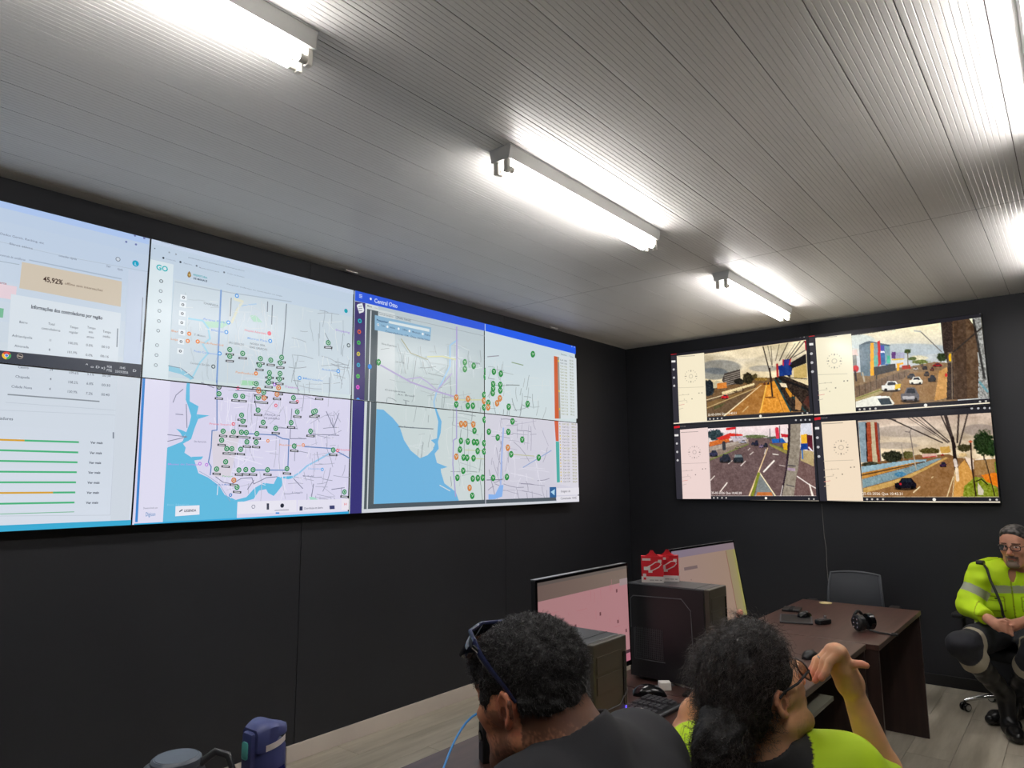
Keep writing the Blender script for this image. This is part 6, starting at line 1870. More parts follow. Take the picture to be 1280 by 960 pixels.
# ---- officer sitting by the end wall
def build_officer():
    t = empty('person', (3.05, -0.50, 0))
    f = V3(-0.12, -0.99)
    O, R = V3(*(3.1093, -0.5256, 1.0631)), basis((-0.28, -0.96), math.radians(-4))
    J = dict(neck=(3.0865, -0.4501, 0.9036), shR=(2.9121, -0.5901, 0.8846), shL=(3.2585, -0.3694, 0.8783), elR=(2.8299, -0.6627, 0.6953), elL=(3.3064, -0.3888, 0.6976), wrR=(2.9598, -0.8752, 0.6540), wrL=(3.1433, -0.7895, 0.6531), pelvis=(3.0536, -0.3832, 0.5286),
             hipR=(2.9887, -0.5003, 0.5198), hipL=(3.1257, -0.4144, 0.5231), knR=(2.8328, -1.1142, 0.5301), knL=(3.1742, -0.8226, 0.4706), anR=(2.9979, -0.8300, 0.2157), anL=(3.0194, -0.5357, 0.1322))
    hs = 1.03
    S = Soft()
    body_prims(S, J, -0.004, True)
    add_head(S, O, R, hs, 1.10)
    S.frame()
    nk = O + R @ V3(0, -0.028, -0.05)
    S.cap(nk, J['neck'], 0.060, 0.064, 0.03)
    hR = V3(*(3.0000, -0.9033, 0.6306)); hL = V3(*(3.0767, -0.8796, 0.6316))
    S.cap(J['wrR'], hR, 0.028, 0.034, 0.02); S.cap(J['wrL'], hL, 0.028, 0.034, 0.02)
    fr = []
    for k in range(4):
        z = 0.020 - 0.014 * k
        a = hR + V3(0.012, -0.018, z)
        fr.append([a, a + V3(0.036, -0.014, -0.008), a + V3(0.060, 0.000, -0.016 - 0.003 * k), a + V3(0.070 - 0.006 * k, 0.018, -0.018)])
        a = hL + V3(-0.012, -0.020, z)
        fr.append([a, a + V3(-0.034, -0.018, -0.006), a + V3(-0.058, -0.006, -0.012), a + V3(-0.068 + 0.006 * k, 0.012, -0.014)])
    fr.append([hR + V3(0.0, -0.01, 0.026), hR + V3(0.032, -0.026, 0.034), hR + V3(0.056, -0.030, 0.026)])
    fr.append([hL + V3(0.0, -0.01, 0.026), hL + V3(-0.030, -0.028, 0.036), hL + V3(-0.052, -0.034, 0.030)])
    add_hand(S, fr)
    def stub(mix, x, y, z, V):
        g = vnoise(V, 160, 4)
        mix(((np.hypot(x / 0.034, (z + 0.098) / 0.034) < 1 + g * 0.4) & (y > 0.045) & (z < -0.066)).astype(float), (128, 118, 110), 0.85)
        mix(((np.abs(z + 0.049 + 0.25 * np.maximum(x - 0.012, 0)) < 0.007) & (x < 0.032) & (y > 0.06)).astype(float), (84, 70, 62), 0.85)
        mix(((np.abs(x - 0.030) < 0.006) & (z < -0.046) & (z > -0.09) & (y > 0.05)).astype(float), (96, 82, 74), 0.7)
    pts = [v for v in J.values()][:9] + [O + V3(0, 0, .2)]
    lo, hi = box_of(pts, 0.15)
    soft_obj('body', S, lo, hi, 0.0042, M['skin'], t, skin_cols((206, 148, 122), O, R, hs, stub))
    # hair
    Hs = Soft(O, R, hs)
    Hs.ell((0, -0.014, 0.054), (0.080, 0.101, 0.086), 0.02).ell((0, 0.03, 0.085), (0.058, 0.060, 0.040), 0.03)
    Hs.plane((0, 0.062, 0.070), (0, 0.82, -0.57), 0.012).plane((0, 0.0, -0.035), (0, 0.25, -1), 0.012)
    Hs.ell((0, 0.075, -0.01), (0.082, 0.072, 0.075), 0.01, 's')
    Hs.warp(lambda P, d: (vnoise(P, 90, 2) * 0.006).astype(np.float32))
    def hc(V, N_):
        L_ = (V - O) @ R
        g = np.clip(0.35 + 2.2 * vnoise(V, 70, 6) + 4 * (L_[:, 2] - 0.08), 0, 1)[:, None]
        return np.array(lin((38, 36, 36))) * (1 - g) + np.array(lin((104, 100, 98))) * g
    soft_obj('hair', Hs, O - 0.17, O + 0.2, 0.0035, M['hair_grey'], t, hc)
    # jacket
    Jk = Soft()
    body_prims(Jk, J, 0.016, False)
    for q in 'LR':
        a, b, c = (V3(*J[k + q]) for k in ('sh', 'el', 'wr'))
        Jk.cap(a, b, 0.068, 0.062, 0.05).cap(b, b + (c - b) * 0.88, 0.060, 0.046, 0.03, 'u', True)
    up_ = V3(*J['neck']) + V3(0, 0, 0.0)
    Jk.cap(up_ + V3(0, 0, -0.01), up_ + V3(0.0, 0.0, 0.055), 0.086, 0.080, 0.03, 'u', True)
    Jk.warp(folds(None, 0.011, 21, (14, 9, 22)))
    Jk.cap(up_ + V3(0.0, -0.02, -0.01), O + V3(0, -0.02, 0.02), 0.068, 0.076, 0.008, 's')
    pz = V3(*J['pelvis'])[2] - 0.03
    Jk.plane((0, 0, pz), (0, 0, -1), 0.01)
    neckp = V3(*J['neck'])
    fdir = np.array((f[0], f[1], 0.0)); fdir /= np.linalg.norm(fdir)
    rdir = np.cross(fdir, (0, 0, 1.0))
    Jk.frame()
    Jk.ell(neckp + fdir * 0.10 + V3(0, 0, -0.02), (0.024, 0.05, 0.055), 0.01, 's', np.array([rdir, fdir, (0, 0, 1.0)]).T)
    lime, grey_ = np.array(lin((204, 242, 28))), np.array(lin((172, 178, 158)))
    def jc(V, N_):
        c = np.tile(lime, (len(V), 1)) * (1 + 0.10 * vnoise(V, 25, 3)[:, None])
        def put(m, col): c[m] = col
        rel = V - neckp
        x = rel @ rdir; z = rel[:, 2]; fy = rel @ fdir
        aR, bR = V3(*J['shR']), V3(*J['elR'])
        aL, bL = V3(*J['shL']), V3(*J['elL'])
        arm = np.zeros(len(V), bool)
        for a, b, c2 in ((aR, bR, V3(*J['wrR'])), (aL, bL, V3(*J['wrL']))):
            tt = (V - a) @ (b - a) / ((b - a) @ (b - a))
            dd = np.linalg.norm(V - a - np.clip(tt, 0, 1)[:, None] * (b - a), axis=1)
            isarm = (dd < 0.088) & (tt > 0.18)
            arm |= isarm
            put(isarm & (tt > 0.42) & (tt < 0.66), grey_)
        put(~arm & (z < -0.075 - 0.05 * 0) & (z > -0.122), grey_)
        put(~arm & (z < -0.335) & (z > -0.385), grey_ * 0.9)
        put((~arm) & (z < -0.03) & (np.abs(x - 0.0) < 0.0035) & (fy > 0.02), lime * 0.45)
        for s_ in (-1, 1):
            xx = np.abs(x * s_ - 0.095) 
            side = (x * s_ > 0)
            edge = (np.abs(xx - 0.055) < 0.003) & (z < -0.145) & (z > -0.235) | ((np.abs(z + 0.235) < 0.003) | (np.abs(z + 0.172) < 0.0025) | (np.abs(z + 0.145) < 0.003)) & (xx < 0.055)
            put(~arm & side & edge & (fy > 0.0), lime * 0.5)
            put(~arm & side & (np.abs(z + 0.158) < 0.005) & (np.abs(x * s_ - 0.075) < 0.014) & (fy > 0), np.array(lin((40, 60, 30))))
        return c
    lo, hi = box_of([J[k] for k in ('neck', 'shL', 'shR', 'elL', 'elR', 'wrL', 'wrR', 'pelvis')], 0.15)
    lime_m = M['lime']
    soft_obj('jacket', Jk, lo, hi, 0.005, lime_m, t, jc)
    # shoulder straps and radio cord
    for q in 'RL':
        a = V3(*J['sh' + q]); n_ = V3(*J['neck'])
        p0 = n_ * 0.55 + a * 0.45 + V3(0, -0.02, 0.078); p1 = a + V3(0, -0.02, 0.074)
        o = MB().tube([tuple(p0), tuple((p0 + p1) / 2 + V3(0, 0, 0.006)), tuple(p1)], [0.022, 0.024, 0.02], 10, True, None, 0.35)
        o.build('epaulette', M['lime_plain'], t, True)
    aR = V3(*J['shR']); n_ = V3(*J['neck'])
    cpts = [aR + V3(0.02, -0.03, 0.078), aR + V3(0.045, -0.09, 0.045), aR + V3(0.06, -0.115, -0.02), aR + V3(0.085, -0.13, -0.09), aR + V3(0.105, -0.145, -0.16), aR + V3(0.11, -0.15, -0.22), aR + V3(0.13, -0.15, -0.27)]
    MB().tube([tuple(p) for p in cpts], 0.008, 8).build('radio_cord', M['black'], t, True)
    MB().tube([tuple(aR + V3(-0.01, -0.045, 0.08)), tuple(aR + V3(0.03, -0.06, 0.08))], 0.016, 8).build('shoulder_clip', M['black'], t, True)
    # trousers, bands, boots
    band = np.array(lin((168, 160, 140)))
    navy = np.array(lin((36, 38, 46)))
    def tc_(V, N_):
        c = np.tile(navy, (len(V), 1)) * (1 + 0.2 * vnoise(V, 20, 5)[:, None])
        for q in 'RL':
            a, b, an = V3(*J['hip' + q]), V3(*J['kn' + q]), V3(*J['an' + q])
            tt = (V - b) @ (an - b) / ((an - b) @ (an - b))
            dd = np.linalg.norm(V - b - np.clip(tt, 0, 1)[:, None] * (an - b), axis=1)
            c[(dd < 0.1) & (tt > 0.21) & (tt < 0.345)] = band
            tt = (V - a) @ (b - a) / ((b - a) @ (b - a))
            dd = np.linalg.norm(V - a - np.clip(tt, 0, 1)[:, None] * (b - a), axis=1)
            c[(dd < 0.12) & (tt > 0.74) & (tt < 0.83)] = band
        return c
    J2 = dict(J)
    for q in 'RL': J2['an' + q] = mid(J['kn' + q], J['an' + q], 0.36)
    S2 = Soft()
    for q in 'LR':
        S2.cap(J2['hip' + q], J2['kn' + q], 0.095, 0.080, 0.05); S2.cap(J2['kn' + q], J2['an' + q], 0.078, 0.082, 0.03, 'u', True)
    S2.cap(J2['hipL'], J2['hipR'], 0.115, None, 0.06)
    S2.warp(folds(None, 0.010, 8, (12, 12, 22)))
    lo, hi = box_of([J2[k] for k in ('hipL', 'hipR', 'knL', 'knR', 'anL', 'anR')], 0.16)
    soft_obj('trousers', S2, lo, hi, 0.005, M['trouser'], t, tc_)
    shoe('boot', t, J['anR'], (J['anR'][0] + 0.06, J['anR'][1] - 0.19, 0.04), M['boot'], 0.05, mid(J['knR'], J['anR'], 0.30), 0.005)
    tl = (2.9046, -0.7502, 0.0400)
    shoe('boot', t, (J['anL'][0], J['anL'][1], 0.13), tl, M['boot'], 0.05, mid(J['knL'], J['anL'], 0.30), 0.005)
    tag(t, 'seated man with grey goatee in yellow hi-vis jacket and black boots at the right edge', 'person')
    settle(t)
    # spectacles
    g = empty('eyeglasses', tuple(O + R @ V3(0, 0.1, 0.012)))
    Mi = Matrix.Translation(-g.location)
    def P(x, y, z): return Vector(tuple(O + R @ (V3(x, y, z) * hs))) - g.location
    for s_ in (-1, 1):
        ring = [P(s_ * (0.033 + 0.025 * math.copysign(abs(math.cos(a)) ** 0.6, math.cos(a))), 0.106 - 0.006 * (1 + math.cos(a)), 0.009 + 0.017 * math.copysign(abs(math.sin(a)) ** 0.7, math.sin(a))) for a in [2 * math.pi * i / 18 for i in range(19)]]
        MB().tube(ring, 0.0022, 6, False).build('rim', M['frame_dark'], g, True)
        MB().add([tuple(p) for p in ring[:-1]], [tuple(range(18))]).build('lens', M['clear'], g)
        MB().tube([P(s_ * 0.058, 0.098, 0.016), P(s_ * 0.076, 0.05, 0.016), P(s_ * 0.082, -0.005, 0.012)], 0.002, 6).build('temple', M['frame_dark'], g, True)
    MB().tube([P(-0.009, 0.108, 0.012), P(0, 0.112, 0.015), P(0.009, 0.108, 0.012)], 0.0018, 6).build('bridge', M['frame_dark'], g, True)
    tag(g, 'dark framed rectangular eyeglasses on the seated man in the hi-vis jacket', 'glasses')
M['lime_plain'] = mat('lime_cloth', (204, 242, 28), 0.75)
build_officer()
office_chair((3.04, -0.455, 0), math.pi - 0.12, 'black office chair with chrome star base under the hi-vis officer', False, math.radians(52 - (180 - 6.9)) , 0.86, bw_=0.22)
office_chair((2.115, -0.62, 0), math.pi + 0.05, 'grey mesh backed office chair standing behind the far desk', True, 0.3, 0.80, bw_=0.185)

# ---- man in black, bent over the desk
def build_black():
    t = empty('person', (3.1, -5.08, 0))
    O, R = V3(*(2.6972, -5.0614, 1.1365)), basis((-0.995, -0.078), math.radians(-10), math.radians(0))
    J = dict(neck=(2.7889, -5.0506, 1.0600), shR=(2.7887, -4.8433, 0.9976), shL=(2.7853, -5.1767, 1.0187), pelvis=(3.17, -5.15, 0.55),
             elR=(2.66, -4.89, 0.775), elL=(2.66, -5.38, 0.775), wrR=(2.46, -5.03, 0.765), wrL=(2.45, -5.24, 0.765),
             hipR=(3.14, -5.06, 0.545), hipL=(3.14, -5.25, 0.545), knR=(2.75, -5.01, 0.52), knL=(2.75, -5.30, 0.52), anR=(2.81, -5.01, 0.10), anL=(2.81, -5.30, 0.10))
    S = Soft()
    body_prims(S, J, -0.016, True, 0.05, (0.060, 0.052, 0.050, 0.038))
    add_head(S, O, R, 1.0, 1.08)
    S.frame()
    S.cap(O + R @ V3(0, -0.034, -0.040), J['neck'], 0.061, 0.062, 0.03)
    S.cap(O + R @ V3(0, -0.060, -0.01), V3(*J['neck']) + V3(0.008, 0, 0.004), 0.044, 0.050, 0.03)
    fr = []
    for q, sy in (('R', -1), ('L', 1)):
        w_ = V3(*J['wr' + q]); p_ = w_ + V3(-0.075, sy * 0.008, -0.006)
        S.cap(w_, p_, 0.026, 0.030, 0.02)
        S.cap(w_ + V3(-0.02, 0, 0), p_ + V3(0.01, sy * 0.016, 0), 0.022, 0.022, 0.02)
        for k in range(4):
            a = p_ + V3(-0.006, sy * (0.027 - 0.018 * k), 0.004)
            fr.append([a, a + V3(-0.034, sy * 0.002, 0.010), a + V3(-0.058, sy * 0.003, -0.002), a + V3(-0.072 + 0.006 * abs(k - 1), sy * 0.003, -0.016)])
        fr.append([w_ + V3(-0.02, sy * 0.022, 0), w_ + V3(-0.055, sy * 0.05, -0.002), w_ + V3(-0.082, sy * 0.055, -0.008)])
    add_hand(S, fr)
    def stub(mix, x, y, z, V):
        g = vnoise(V, 300, 4)
        mix(np.clip((0.012 + g * 0.02 - (z + 0.055)) * 30, 0, 1) * (y > 0.0) * (z > -0.14), (52, 40, 34), 0.75)
        mix(np.clip((0.030 + g * 0.03 - np.abs(y - 0.022)) * 60, 0, 1) * (z < 0.0) * (z > -0.09) * (x > 0.03), (56, 42, 36), 0.55)
        m = (y < -0.02) & (z < 0.02) & (z > -0.09)
        mix(m * np.clip((z + 0.085) * 22 + g * 1.0, 0, 1), (44, 34, 30), 0.8)
        mix(((np.hypot(y - 0.0, (z + 0.002)) < 0.0095) & (x > 0.066)).astype(float), (92, 44, 36), 0.7)  # not stubble: shade of the ear hollow painted into the skin colour
    lo, hi = box_of([J[k] for k in ('neck', 'shL', 'shR', 'elL', 'elR', 'wrL', 'wrR', 'pelvis')] + [O, O + V3(-.1, 0, .1)], 0.13)
    lo[0] -= 0.05
    soft_obj('body', S, lo, hi, 0.0030, M['skin'], t, skin_cols((214, 148, 112), O, R, 1.0, stub))
    # short curly hair
    Hs = Soft(O, R)
    Hs.ell((0, -0.014, 0.052), (0.0800, 0.1025, 0.0880), 0.02).ell((0, 0.058, 0.066), (0.060, 0.050, 0.044), 0.03)
    Hs.cap((-0.070, -0.03, 0.0), (0.070, -0.03, 0.0), 0.012, None, 0.03)
    Hs.ell((0, -0.062, -0.008), (0.058, 0.038, 0.046), 0.03)
    for s_ in (-1, 1):
        Hs.ell((s_ * 0.068, 0.036, 0.020), (0.0095, 0.022, 0.034), 0.012)
    # clear the face and the ears
    Hs.ell((0, 0.100, -0.028), (0.066, 0.052, 0.082), 0.012, 's')
    for s_ in (-1, 1):
        Hs.ell((s_ * 0.086, -0.006, -0.004), (0.020, 0.024, 0.037), 0.008, 's')
    Hs.plane((0, -0.06, -0.020), (0, 0.12, -1), 0.02)
    Hs.warp(lambda P, d: (vnoise(P, 110, 2) * 0.0060 + vnoise(P, 40, 8) * 0.005 + 0.001).astype(np.float32))
    ho, HV, HN = soft_obj('hair', Hs, O - 0.17, O + 0.2, 0.0026, M['hair_base'], t)
    g = np.random.default_rng(4)
    L_ = (HV - O) @ R
    cand = np.where((L_[:, 2] > -0.03) & (np.linalg.norm(L_ - (0, -0.014, 0.05), axis=1) > 0.075))[0]
    ok = cand[g.integers(0, len(cand), 9000)]
    lz = np.clip((L_[ok, 2] + 0.03) / 0.12, 0.12, 1)
    tang = np.cross(HN[ok], g.normal(size=(len(ok), 3)))
    dr = HN[ok] * 0.55 + tang * 0.9 + (R @ V3(0, 0.1, 0.1))
    top = lz > 0.55
    strands('hair_strands', HV[ok][top] - HN[ok][top] * 0.002, dr[top], 0.0125, 0.00075, M['hair_black'], t, 0.0028, 1.0, 7, 0.1, 5)
    strands('short_hair', HV[ok][~top] - HN[ok][~top] * 0.001, (HN[ok] * 0.5 + (R @ V3(0, -0.25, -0.9)) + tang * 0.35)[~top], 0.0075, 0.00045, M['hair_black'], t, 0.0006, 1.0, 4, 0.0, 6)
    # T-shirt
    T = Soft()
    body_prims(T, J, 0.008, False)
    for q in 'LR':
        a, b = V3(*J['sh' + q]), V3(*J['el' + q])
        T.cap(a, a + (b - a) * 0.58, 0.066, 0.068, 0.05, 'u', True)
    nb = V3(*J['neck'])
    ndir = (O + R @ V3(0, -0.05, -0.02)) - nb; ndir /= np.linalg.norm(ndir)
    T.cap(nb, nb + ndir * 0.040, 0.080, 0.074, 0.02, 'u', True)
    T.warp(folds(None, 0.007, 31, (8, 14, 16)))
    T.cap(nb - ndir * 0.02, nb + ndir * 0.1, 0.068, 0.070, 0.004, 's')
    T.plane((0, 0, 0.50), (0, 0, -1), 0.01)
    lo, hi = box_of([J[k] for k in ('neck', 'shL', 'shR', 'pelvis', 'hipL', 'hipR')] + [mid(J['shL'], J['elL'], .6), mid(J['shR'], J['elR'], .6)], 0.15)
    soft_obj('t_shirt', T, lo, hi, 0.0042, M['tee'], t)
    legs(J, 'trousers', t, M['trouser'], 0.004, 0.008, lambda V, N_: np.tile(np.array(lin((34, 36, 44))), (len(V), 1)))
    for q in 'RL': shoe('shoe', t, J['an' + q], (J['an' + q][0] - 0.17, J['an' + q][1], 0.04), M['boot'], 0.044, None, 0.008)
    tag(t, 'dark haired man in a black T-shirt bent over the near desk, seen from behind', 'person')
    settle(t)
    # sunglasses pushed up on the head
    gl = empty('sunglasses', tuple(O + R @ V3(0, 0.06, 0.1)))
    def P(x, y, z): return Vector(tuple(O + R @ V3(x, y, z))) - gl.location
    for s_ in (-1, 1):
        b = MB()
        V, F = [], []
        n = 10
        for i in range(n + 1):
            u = i / n
            ax, ay, az = s_ * (0.004 + 0.080 * math.sin(u * 1.35) ), 0.099 - 0.052 * u ** 2.0, 0.119 - 0.022 * u
            hgt = 0.022 * (0.62 + 0.5 * math.sin(math.pi * min(1, u * 0.85 + 0.12)))
            V += [tuple(P(ax, ay + hgt * 0.75, az - hgt * 0.75)), tuple(P(ax, ay - hgt * 0.6, az + hgt * 0.6))]
        for i in range(n): F.append((2 * i, 2 * i + 1, 2 * i + 3, 2 * i + 2))
        o = b.add(V, F).build('lens', M['lens'], gl, True)
        md = o.modifiers.new('thick', 'SOLIDIFY'); md.thickness = 0.0022
        arm = [P(s_ * 0.080, 0.046, 0.112), P(s_ * 0.0895, 0.028, 0.090), P(s_ * 0.0905, 0.008, 0.064), P(s_ * 0.0885, -0.012, 0.040), P(s_ * 0.086, -0.030, 0.014)]
        MB().tube(arm, [0.0085, 0.0085, 0.007, 0.0055, 0.004], 10, True, None, 0.35).build('temple', M['frame_blue'], gl, True)
        c0 = (arm[0] + arm[1]) / 2
        MB().tube([c0 + Vector(tuple(R @ V3(s_ * 0.0035, 0.006, 0.004))), c0 + Vector(tuple(R @ V3(s_ * 0.0042, -0.006, -0.005)))], 0.0042, 8, True, None, 0.4).build('emblem', M['chrome'], gl, True)
    b = MB().tube([P(-0.082, 0.040, 0.108), P(-0.055, 0.072, 0.126), P(0, 0.088, 0.132), P(0.055, 0.072, 0.126), P(0.082, 0.040, 0.110)], 0.004, 8)
    b.build('top_frame', M['frame_blue'], gl, True)
    tag(gl, 'dark blue wraparound sunglasses pushed up on the head of the man in black', 'glasses')
build_black()
office_chair((3.17, -5.17, 0), math.radians(92), 'office chair under the man in black, below the picture edge', False, 0.2, 0.80, arms=False)

# ---- ponytailed man in lime
def build_pony():
    fb = V3(-0.50, 0.866, 0)
    t = empty('person', (2.98, -4.55, 0))
    O, R = V3(*(2.9043, -4.5517, 1.0673)), basis((0.53, 0.848), math.radians(23), math.radians(0))
    J = dict(neck=(2.9147, -4.5455, 0.9361), shR=(3.0538, -4.4520, 0.9071), shL=(2.7503, -4.5258, 0.8748), pelvis=(2.985, -4.56, 0.52),
             elR=(3.0922, -4.2862, 0.8155), elL=(2.5828, -4.2379, 0.8343), wrR=(3.0480, -4.3808, 1.0655), wrL=(2.7145, -4.2963, 1.0331),
             hipR=(3.06, -4.51, 0.51), hipL=(2.91, -4.60, 0.51), knR=(2.88, -4.12, 0.50), knL=(2.70, -4.23, 0.50), anR=(2.92, -4.15, 0.10), anL=(2.76, -4.28, 0.10))
    S = Soft()
    body_prims(S, J, -0.014, True, 0.05, (0.063, 0.050, 0.050, 0.035))
    add_head(S, O, R, 1.0, 1.04)
    S.frame()
    S.cap(O + R @ V3(0, -0.030, -0.05), J['neck'], 0.056, 0.062, 0.04)
    # right hand: bent at the wrist, fingers hanging towards the face, thumb to the right
    W = V3(*J['wrR'])
    K = [V3(*(3.0129, -4.4222, 1.1348)), V3(*(3.0252, -4.4343, 1.1488)), V3(*(3.0392, -4.4434, 1.1542)), V3(*(3.0522, -4.4517, 1.1511))]
    T_ = [V3(*(2.9763, -4.4317, 1.0926)), V3(*(2.9829, -4.4445, 1.0848)), V3(*(2.9970, -4.4591, 1.0855)), V3(*(3.0128, -4.4674, 1.0948))]
    for k_ in K: S.cap(W + (k_ - W) * 0.12, k_ , 0.022, 0.0125, 0.014)
    fr = []
    for a, b in zip(K, T_):
        m_ = a + (b - a) * 0.48 + V3(0, 0, 0.006) + V3(-0.003, 0.0, 0)
        fr.append([a, m_, a + (b - a) * 0.78, b])
    tb = W + (V3(*(3.0545, -4.4379, 1.1213)) - W) * 0.8
    fr.append([tb, V3(*(3.0720, -4.4376, 1.1272)), V3(*(3.0851, -4.4336, 1.1284)), V3(*(3.0939, -4.4326, 1.1264))])
    S.cap(W, tb, 0.022, 0.016, 0.015)
    add_hand(S, fr, (0.0096, 0.0084, 0.0076, 0.0068), 0.003)
    # left hand behind the head
    WL = V3(*J['wrL'])
    P_ = V3(*(2.7641, -4.3180, 1.0896))
    S.cap(WL, P_, 0.026, 0.030, 0.02)
    fr = []
    for k in range(4):
        a = P_ + V3(0.010 + 0.012 * k, 0.012 * k - 0.01, 0.016)
        e = V3(*((2.7918, -4.3389, 1.1868), (2.8047, -4.3237, 1.1611), (2.8136, -4.3128, 1.1414), (2.8211, -4.3034, 1.1236))[k])
        fr.append([a, (a + e) / 2 + V3(0, 0, 0.004), e])
    add_hand(S, fr)
    def stub(mix, x, y, z, V):
        g = vnoise(V, 300, 4)
        mix(np.clip((0.006 + g * 0.02 - (z + 0.062)) * 30, 0, 1) * (y > 0.015) * (z > -0.13), (120, 92, 66), 0.4)
        mix(((np.hypot(y - 0.0, (z + 0.002)) < 0.0095) & (x > 0.066)).astype(float), (110, 60, 46), 0.6)  # ear hollow, no stubble: its shade is mixed into the skin tone
    def pink(mix, V, L_):
        for p_ in T_ + [V3(*(3.0902, -4.4359, 1.1281))]:
            mix(np.clip(1.3 - np.linalg.norm(V - p_, axis=1) / 0.022, 0, 1), (226, 140, 118), 0.6)
        mix(np.clip(1.2 - np.linalg.norm(V - V3(*(2.7965, -4.3468, 1.1790)), axis=1) / 0.03, 0, 1), (246, 176, 156), 0.9)
    lo, hi = box_of([J[k] for k in ('neck', 'shL', 'shR', 'elL', 'elR', 'wrL', 'wrR', 'pelvis')] + [O, T_[0]], 0.14)
    hi[2] = max(hi[2], O[2] + 0.2)
    soft_obj('body', S, lo, hi, 0.0032, M['skin'], t, skin_cols((228, 174, 134), O, R, 1.0, stub, extra=pink))
    # fingernails of the hanging hand and the small finger tattoo/ring
    rp = K[1] * 0.62 + T_[1] * 0.38
    dirn = (T_[1] - K[1]) / np.linalg.norm(T_[1] - K[1])
    a1 = np.cross(dirn, (0, 0, 1.0)); a1 /= np.linalg.norm(a1); a2 = np.cross(dirn, a1)
    MB().tube([tuple(rp + V3(0, 0, 0.003) + (a1 * math.cos(q) + a2 * math.sin(q)) * 0.0108) for q in [2 * math.pi * i / 16 for i in range(17)]], 0.0014, 6, False).build('ring', M['chrome'], t, True, label='thin metal ring')
    # hair drawn back to a ponytail
    Hs = Soft(O, R)
    Hs.ell((0, -0.016, 0.050), (0.086, 0.104, 0.098), 0.02).ell((0, -0.058, 0.0), (0.070, 0.052, 0.064), 0.04).ell((0, 0.03, 0.095), (0.066, 0.058, 0.044), 0.03)
    tail = V3(*(2.8872, -4.6489, 1.0574))
    Hs.frame().cap(O + R @ V3(0, -0.07, -0.02), tail, 0.050, 0.034, 0.04).frame(O, R)
    for s_ in (-1, 1): Hs.ell((s_ * 0.070, 0.030, 0.036), (0.010, 0.020, 0.022), 0.012)
    Hs.ell((0, 0.106, -0.012), (0.074, 0.052, 0.096), 0.012, 's')
    for s_ in (-1, 1): Hs.ell((s_ * 0.090, -0.004, -0.004), (0.024, 0.020, 0.034), 0.008, 's')
    Hs.warp(lambda P, d: (vnoise(P, 75, 2) * 0.010 + vnoise(P, 26, 8) * 0.012).astype(np.float32))
    ho, HV, HN = soft_obj('hair', Hs, O - 0.24, O + 0.24, 0.0035, M['hair_base'], t)
    g = np.random.default_rng(14)
    L_ = (HV - O) @ R
    cand = np.where((np.linalg.norm(L_ - (0, -0.02, 0.05), axis=1) > 0.085) & ~((L_[:, 1] > 0.02) & (L_[:, 2] < 0.05)))[0]
    ok = cand[g.integers(0, len(cand), 4200)]
    back = tail
    dr = back - HV[ok]; dr /= np.linalg.norm(dr, axis=1)[:, None] + 1e-6
    dr = dr - HN[ok] * (dr * HN[ok]).sum(1)[:, None]
    dr = dr / (np.linalg.norm(dr, axis=1)[:, None] + 1e-6) + HN[ok] * 0.04 + g.normal(size=dr.shape) * 0.14
    strands('hair_strands', HV[ok] - HN[ok] * 0.002, dr, 0.060, 0.0007, M['hair_brown'], t, 0.0035, 2.4, 13, 0.0, 7)
    ok = cand[g.integers(0, len(cand), 420)]
    strands('stray_hairs', HV[ok], HN[ok] * 0.6 + g.normal(size=(420, 3)) * 0.5 + (R @ V3(0, -0.3, 0.2)), 0.022, 0.00030, M['hair_brown'], t, 0.005, 1.3, 11, 0.0, 8)
    # ponytail
    q0 = V3(*(2.8811, -4.6819, 1.0312)); q1 = V3(*(2.8781, -4.6982, 0.9993)); q2 = V3(*(2.8713, -4.6980, 0.9315))
    base = tail
    Pt = Soft()
    Pt.chain([base, q0, q1, q2, q2 + V3(0, 0, -0.06)], [0.024, 0.034, 0.044, 0.042, 0.02], 0.03)
    Pt.warp(lambda P, d: (vnoise(P, 55, 12) * 0.016).astype(np.float32))
    lo, hi = box_of([base, q0, q1, q2], 0.13)
    po, PV, PN = soft_obj('ponytail', Pt, lo, hi, 0.0035, M['hair_base'], t)
    ok = g.integers(0, len(PV), 2600)
    strands('curly_strands', PV[ok] - PN[ok] * 0.004, PN[ok] * 0.20 + V3(0, 0, -0.8) + g.normal(size=(2600, 3)) * 0.25, 0.050, 0.0007, M['hair_brown'], t, 0.0055, 2.6, 15, 0.1, 9)
    MB().tube([tuple(base + (R @ V3(0.034 * math.cos(a), -0.004 + 0.012 * math.sin(a), 0.030 * math.sin(a)))) for a in [2 * math.pi * i / 18 for i in range(19)]], 0.006, 8, False).build('hair_tie', M['black'], t, True)
    # T-shirt with black collar
    T = Soft()
    body_prims(T, J, 0.008, False)
    for q in 'LR':
        a, b = V3(*J['sh' + q]), V3(*J['el' + q])
        T.cap(a, a + (b - a) * (0.62 if q == 'R' else 0.42), 0.066, 0.070, 0.05, 'u', True)
    nb = V3(*J['neck'])
    ndir = (O + R @ V3(0, -0.04, -0.04)) - nb; ndir /= np.linalg.norm(ndir)
    T.cap(nb - ndir * 0.03, nb + ndir * 0.030, 0.078, 0.072, 0.02, 'u', True)
    T.warp(folds(None, 0.007, 41, (8, 14, 16)))
    T.cap(nb - ndir * 0.02, nb + ndir * 0.1, 0.066, 0.066, 0.004, 's')
    T.plane((0, 0, 0.49), (0, 0, -1), 0.01)
    lime, blk = np.array(lin((190, 226, 26))), np.array(lin((28, 28, 30)))
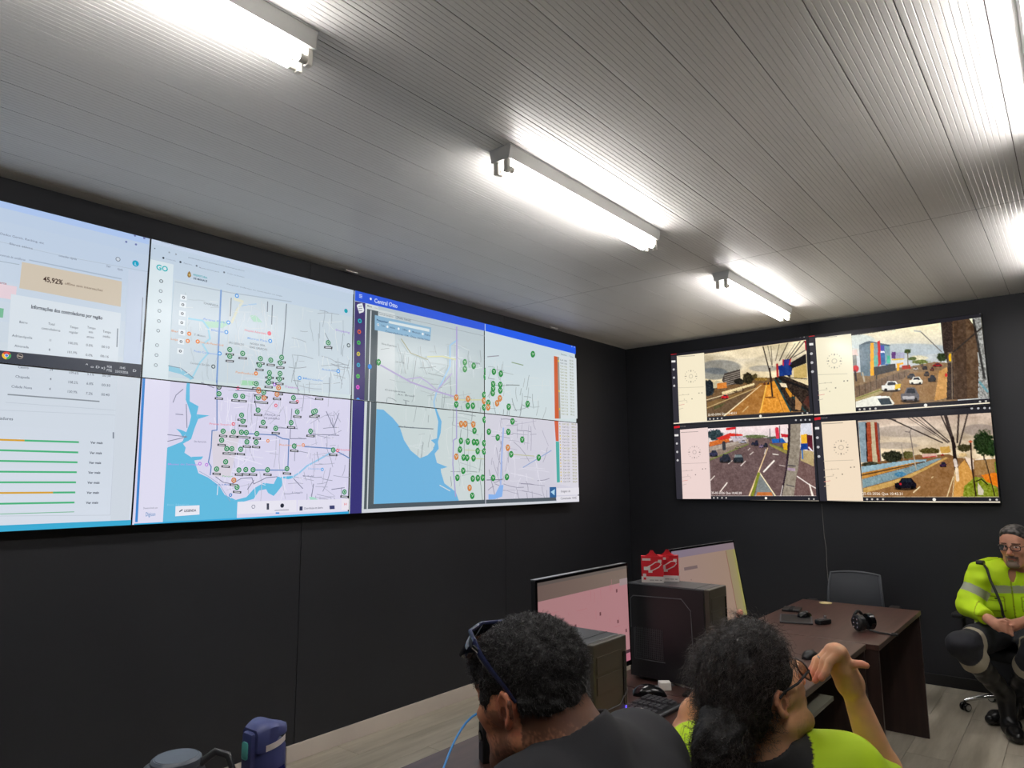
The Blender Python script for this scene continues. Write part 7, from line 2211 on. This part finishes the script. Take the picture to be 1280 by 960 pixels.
    def tcol(V, N_):
        c = np.tile(lime, (len(V), 1)) * (1 + 0.10 * vnoise(V, 25, 3)[:, None])
        ax = (V - nb) @ ndir
        rad = np.linalg.norm(V - nb - ax[:, None] * ndir, axis=1)
        c[(rad < 0.098) & (ax > -0.045)] = blk
        return c
    lo, hi = box_of([J[k] for k in ('neck', 'shL', 'shR', 'pelvis', 'hipL', 'hipR')] + [mid(J['shL'], J['elL'], .6), mid(J['shR'], J['elR'], .65)], 0.15)
    soft_obj('t_shirt', T, lo, hi, 0.0042, M['lime'], t, tcol)
    legs(J, 'trousers', t, M['trouser'], 0.004, 0.008, lambda V, N_: np.tile(np.array(lin((34, 36, 44))), (len(V), 1)))
    for q in 'RL': shoe('shoe', t, J['an' + q], (J['an' + q][0] - 0.09, J['an' + q][1] + 0.15, 0.04), M['boot'], 0.044, None, 0.008)
    tag(t, 'man with curly dark ponytail in a lime T-shirt, hand raised before his face', 'person')
    settle(t)
    gl = empty('eyeglasses', tuple(O + R @ V3(0, 0.1, 0.012)))
    def P(x, y, z): return Vector(tuple(O + R @ V3(x, y, z))) - gl.location
    for s_ in (-1, 1):
        ring = [P(s_ * (0.034 + 0.026 * math.copysign(abs(math.cos(a)) ** 0.7, math.cos(a))), 0.110 - 0.006 * (1 + math.cos(a)), 0.006 + 0.021 * math.copysign(abs(math.sin(a)) ** 0.8, math.sin(a))) for a in [2 * math.pi * i / 20 for i in range(21)]]
        MB().tube(ring, 0.0020, 6, False).build('rim', M['frame_dark'], gl, True)
        MB().add([tuple(p) for p in ring[:-1]], [tuple(range(20))]).build('lens', M['clear'], gl)
        MB().tube([P(s_ * 0.059, 0.100, 0.012), P(s_ * 0.080, 0.050, 0.016), P(s_ * 0.084, 0.012, 0.020), P(s_ * 0.086, -0.006, 0.016)], 0.0026, 6).build('temple', M['fabric_black'], gl, True)
    MB().tube([P(-0.009, 0.112, 0.010), P(0, 0.116, 0.014), P(0.009, 0.112, 0.010)], 0.0018, 6).build('bridge', M['frame_dark'], gl, True)
    tag(gl, 'thin dark eyeglasses worn by the ponytailed man in lime', 'glasses')
build_pony()
office_chair((2.99, -4.56, 0), math.radians(30), 'office chair under the ponytailed man in lime, below the picture edge', False, 0.5, 0.76, arms=False)
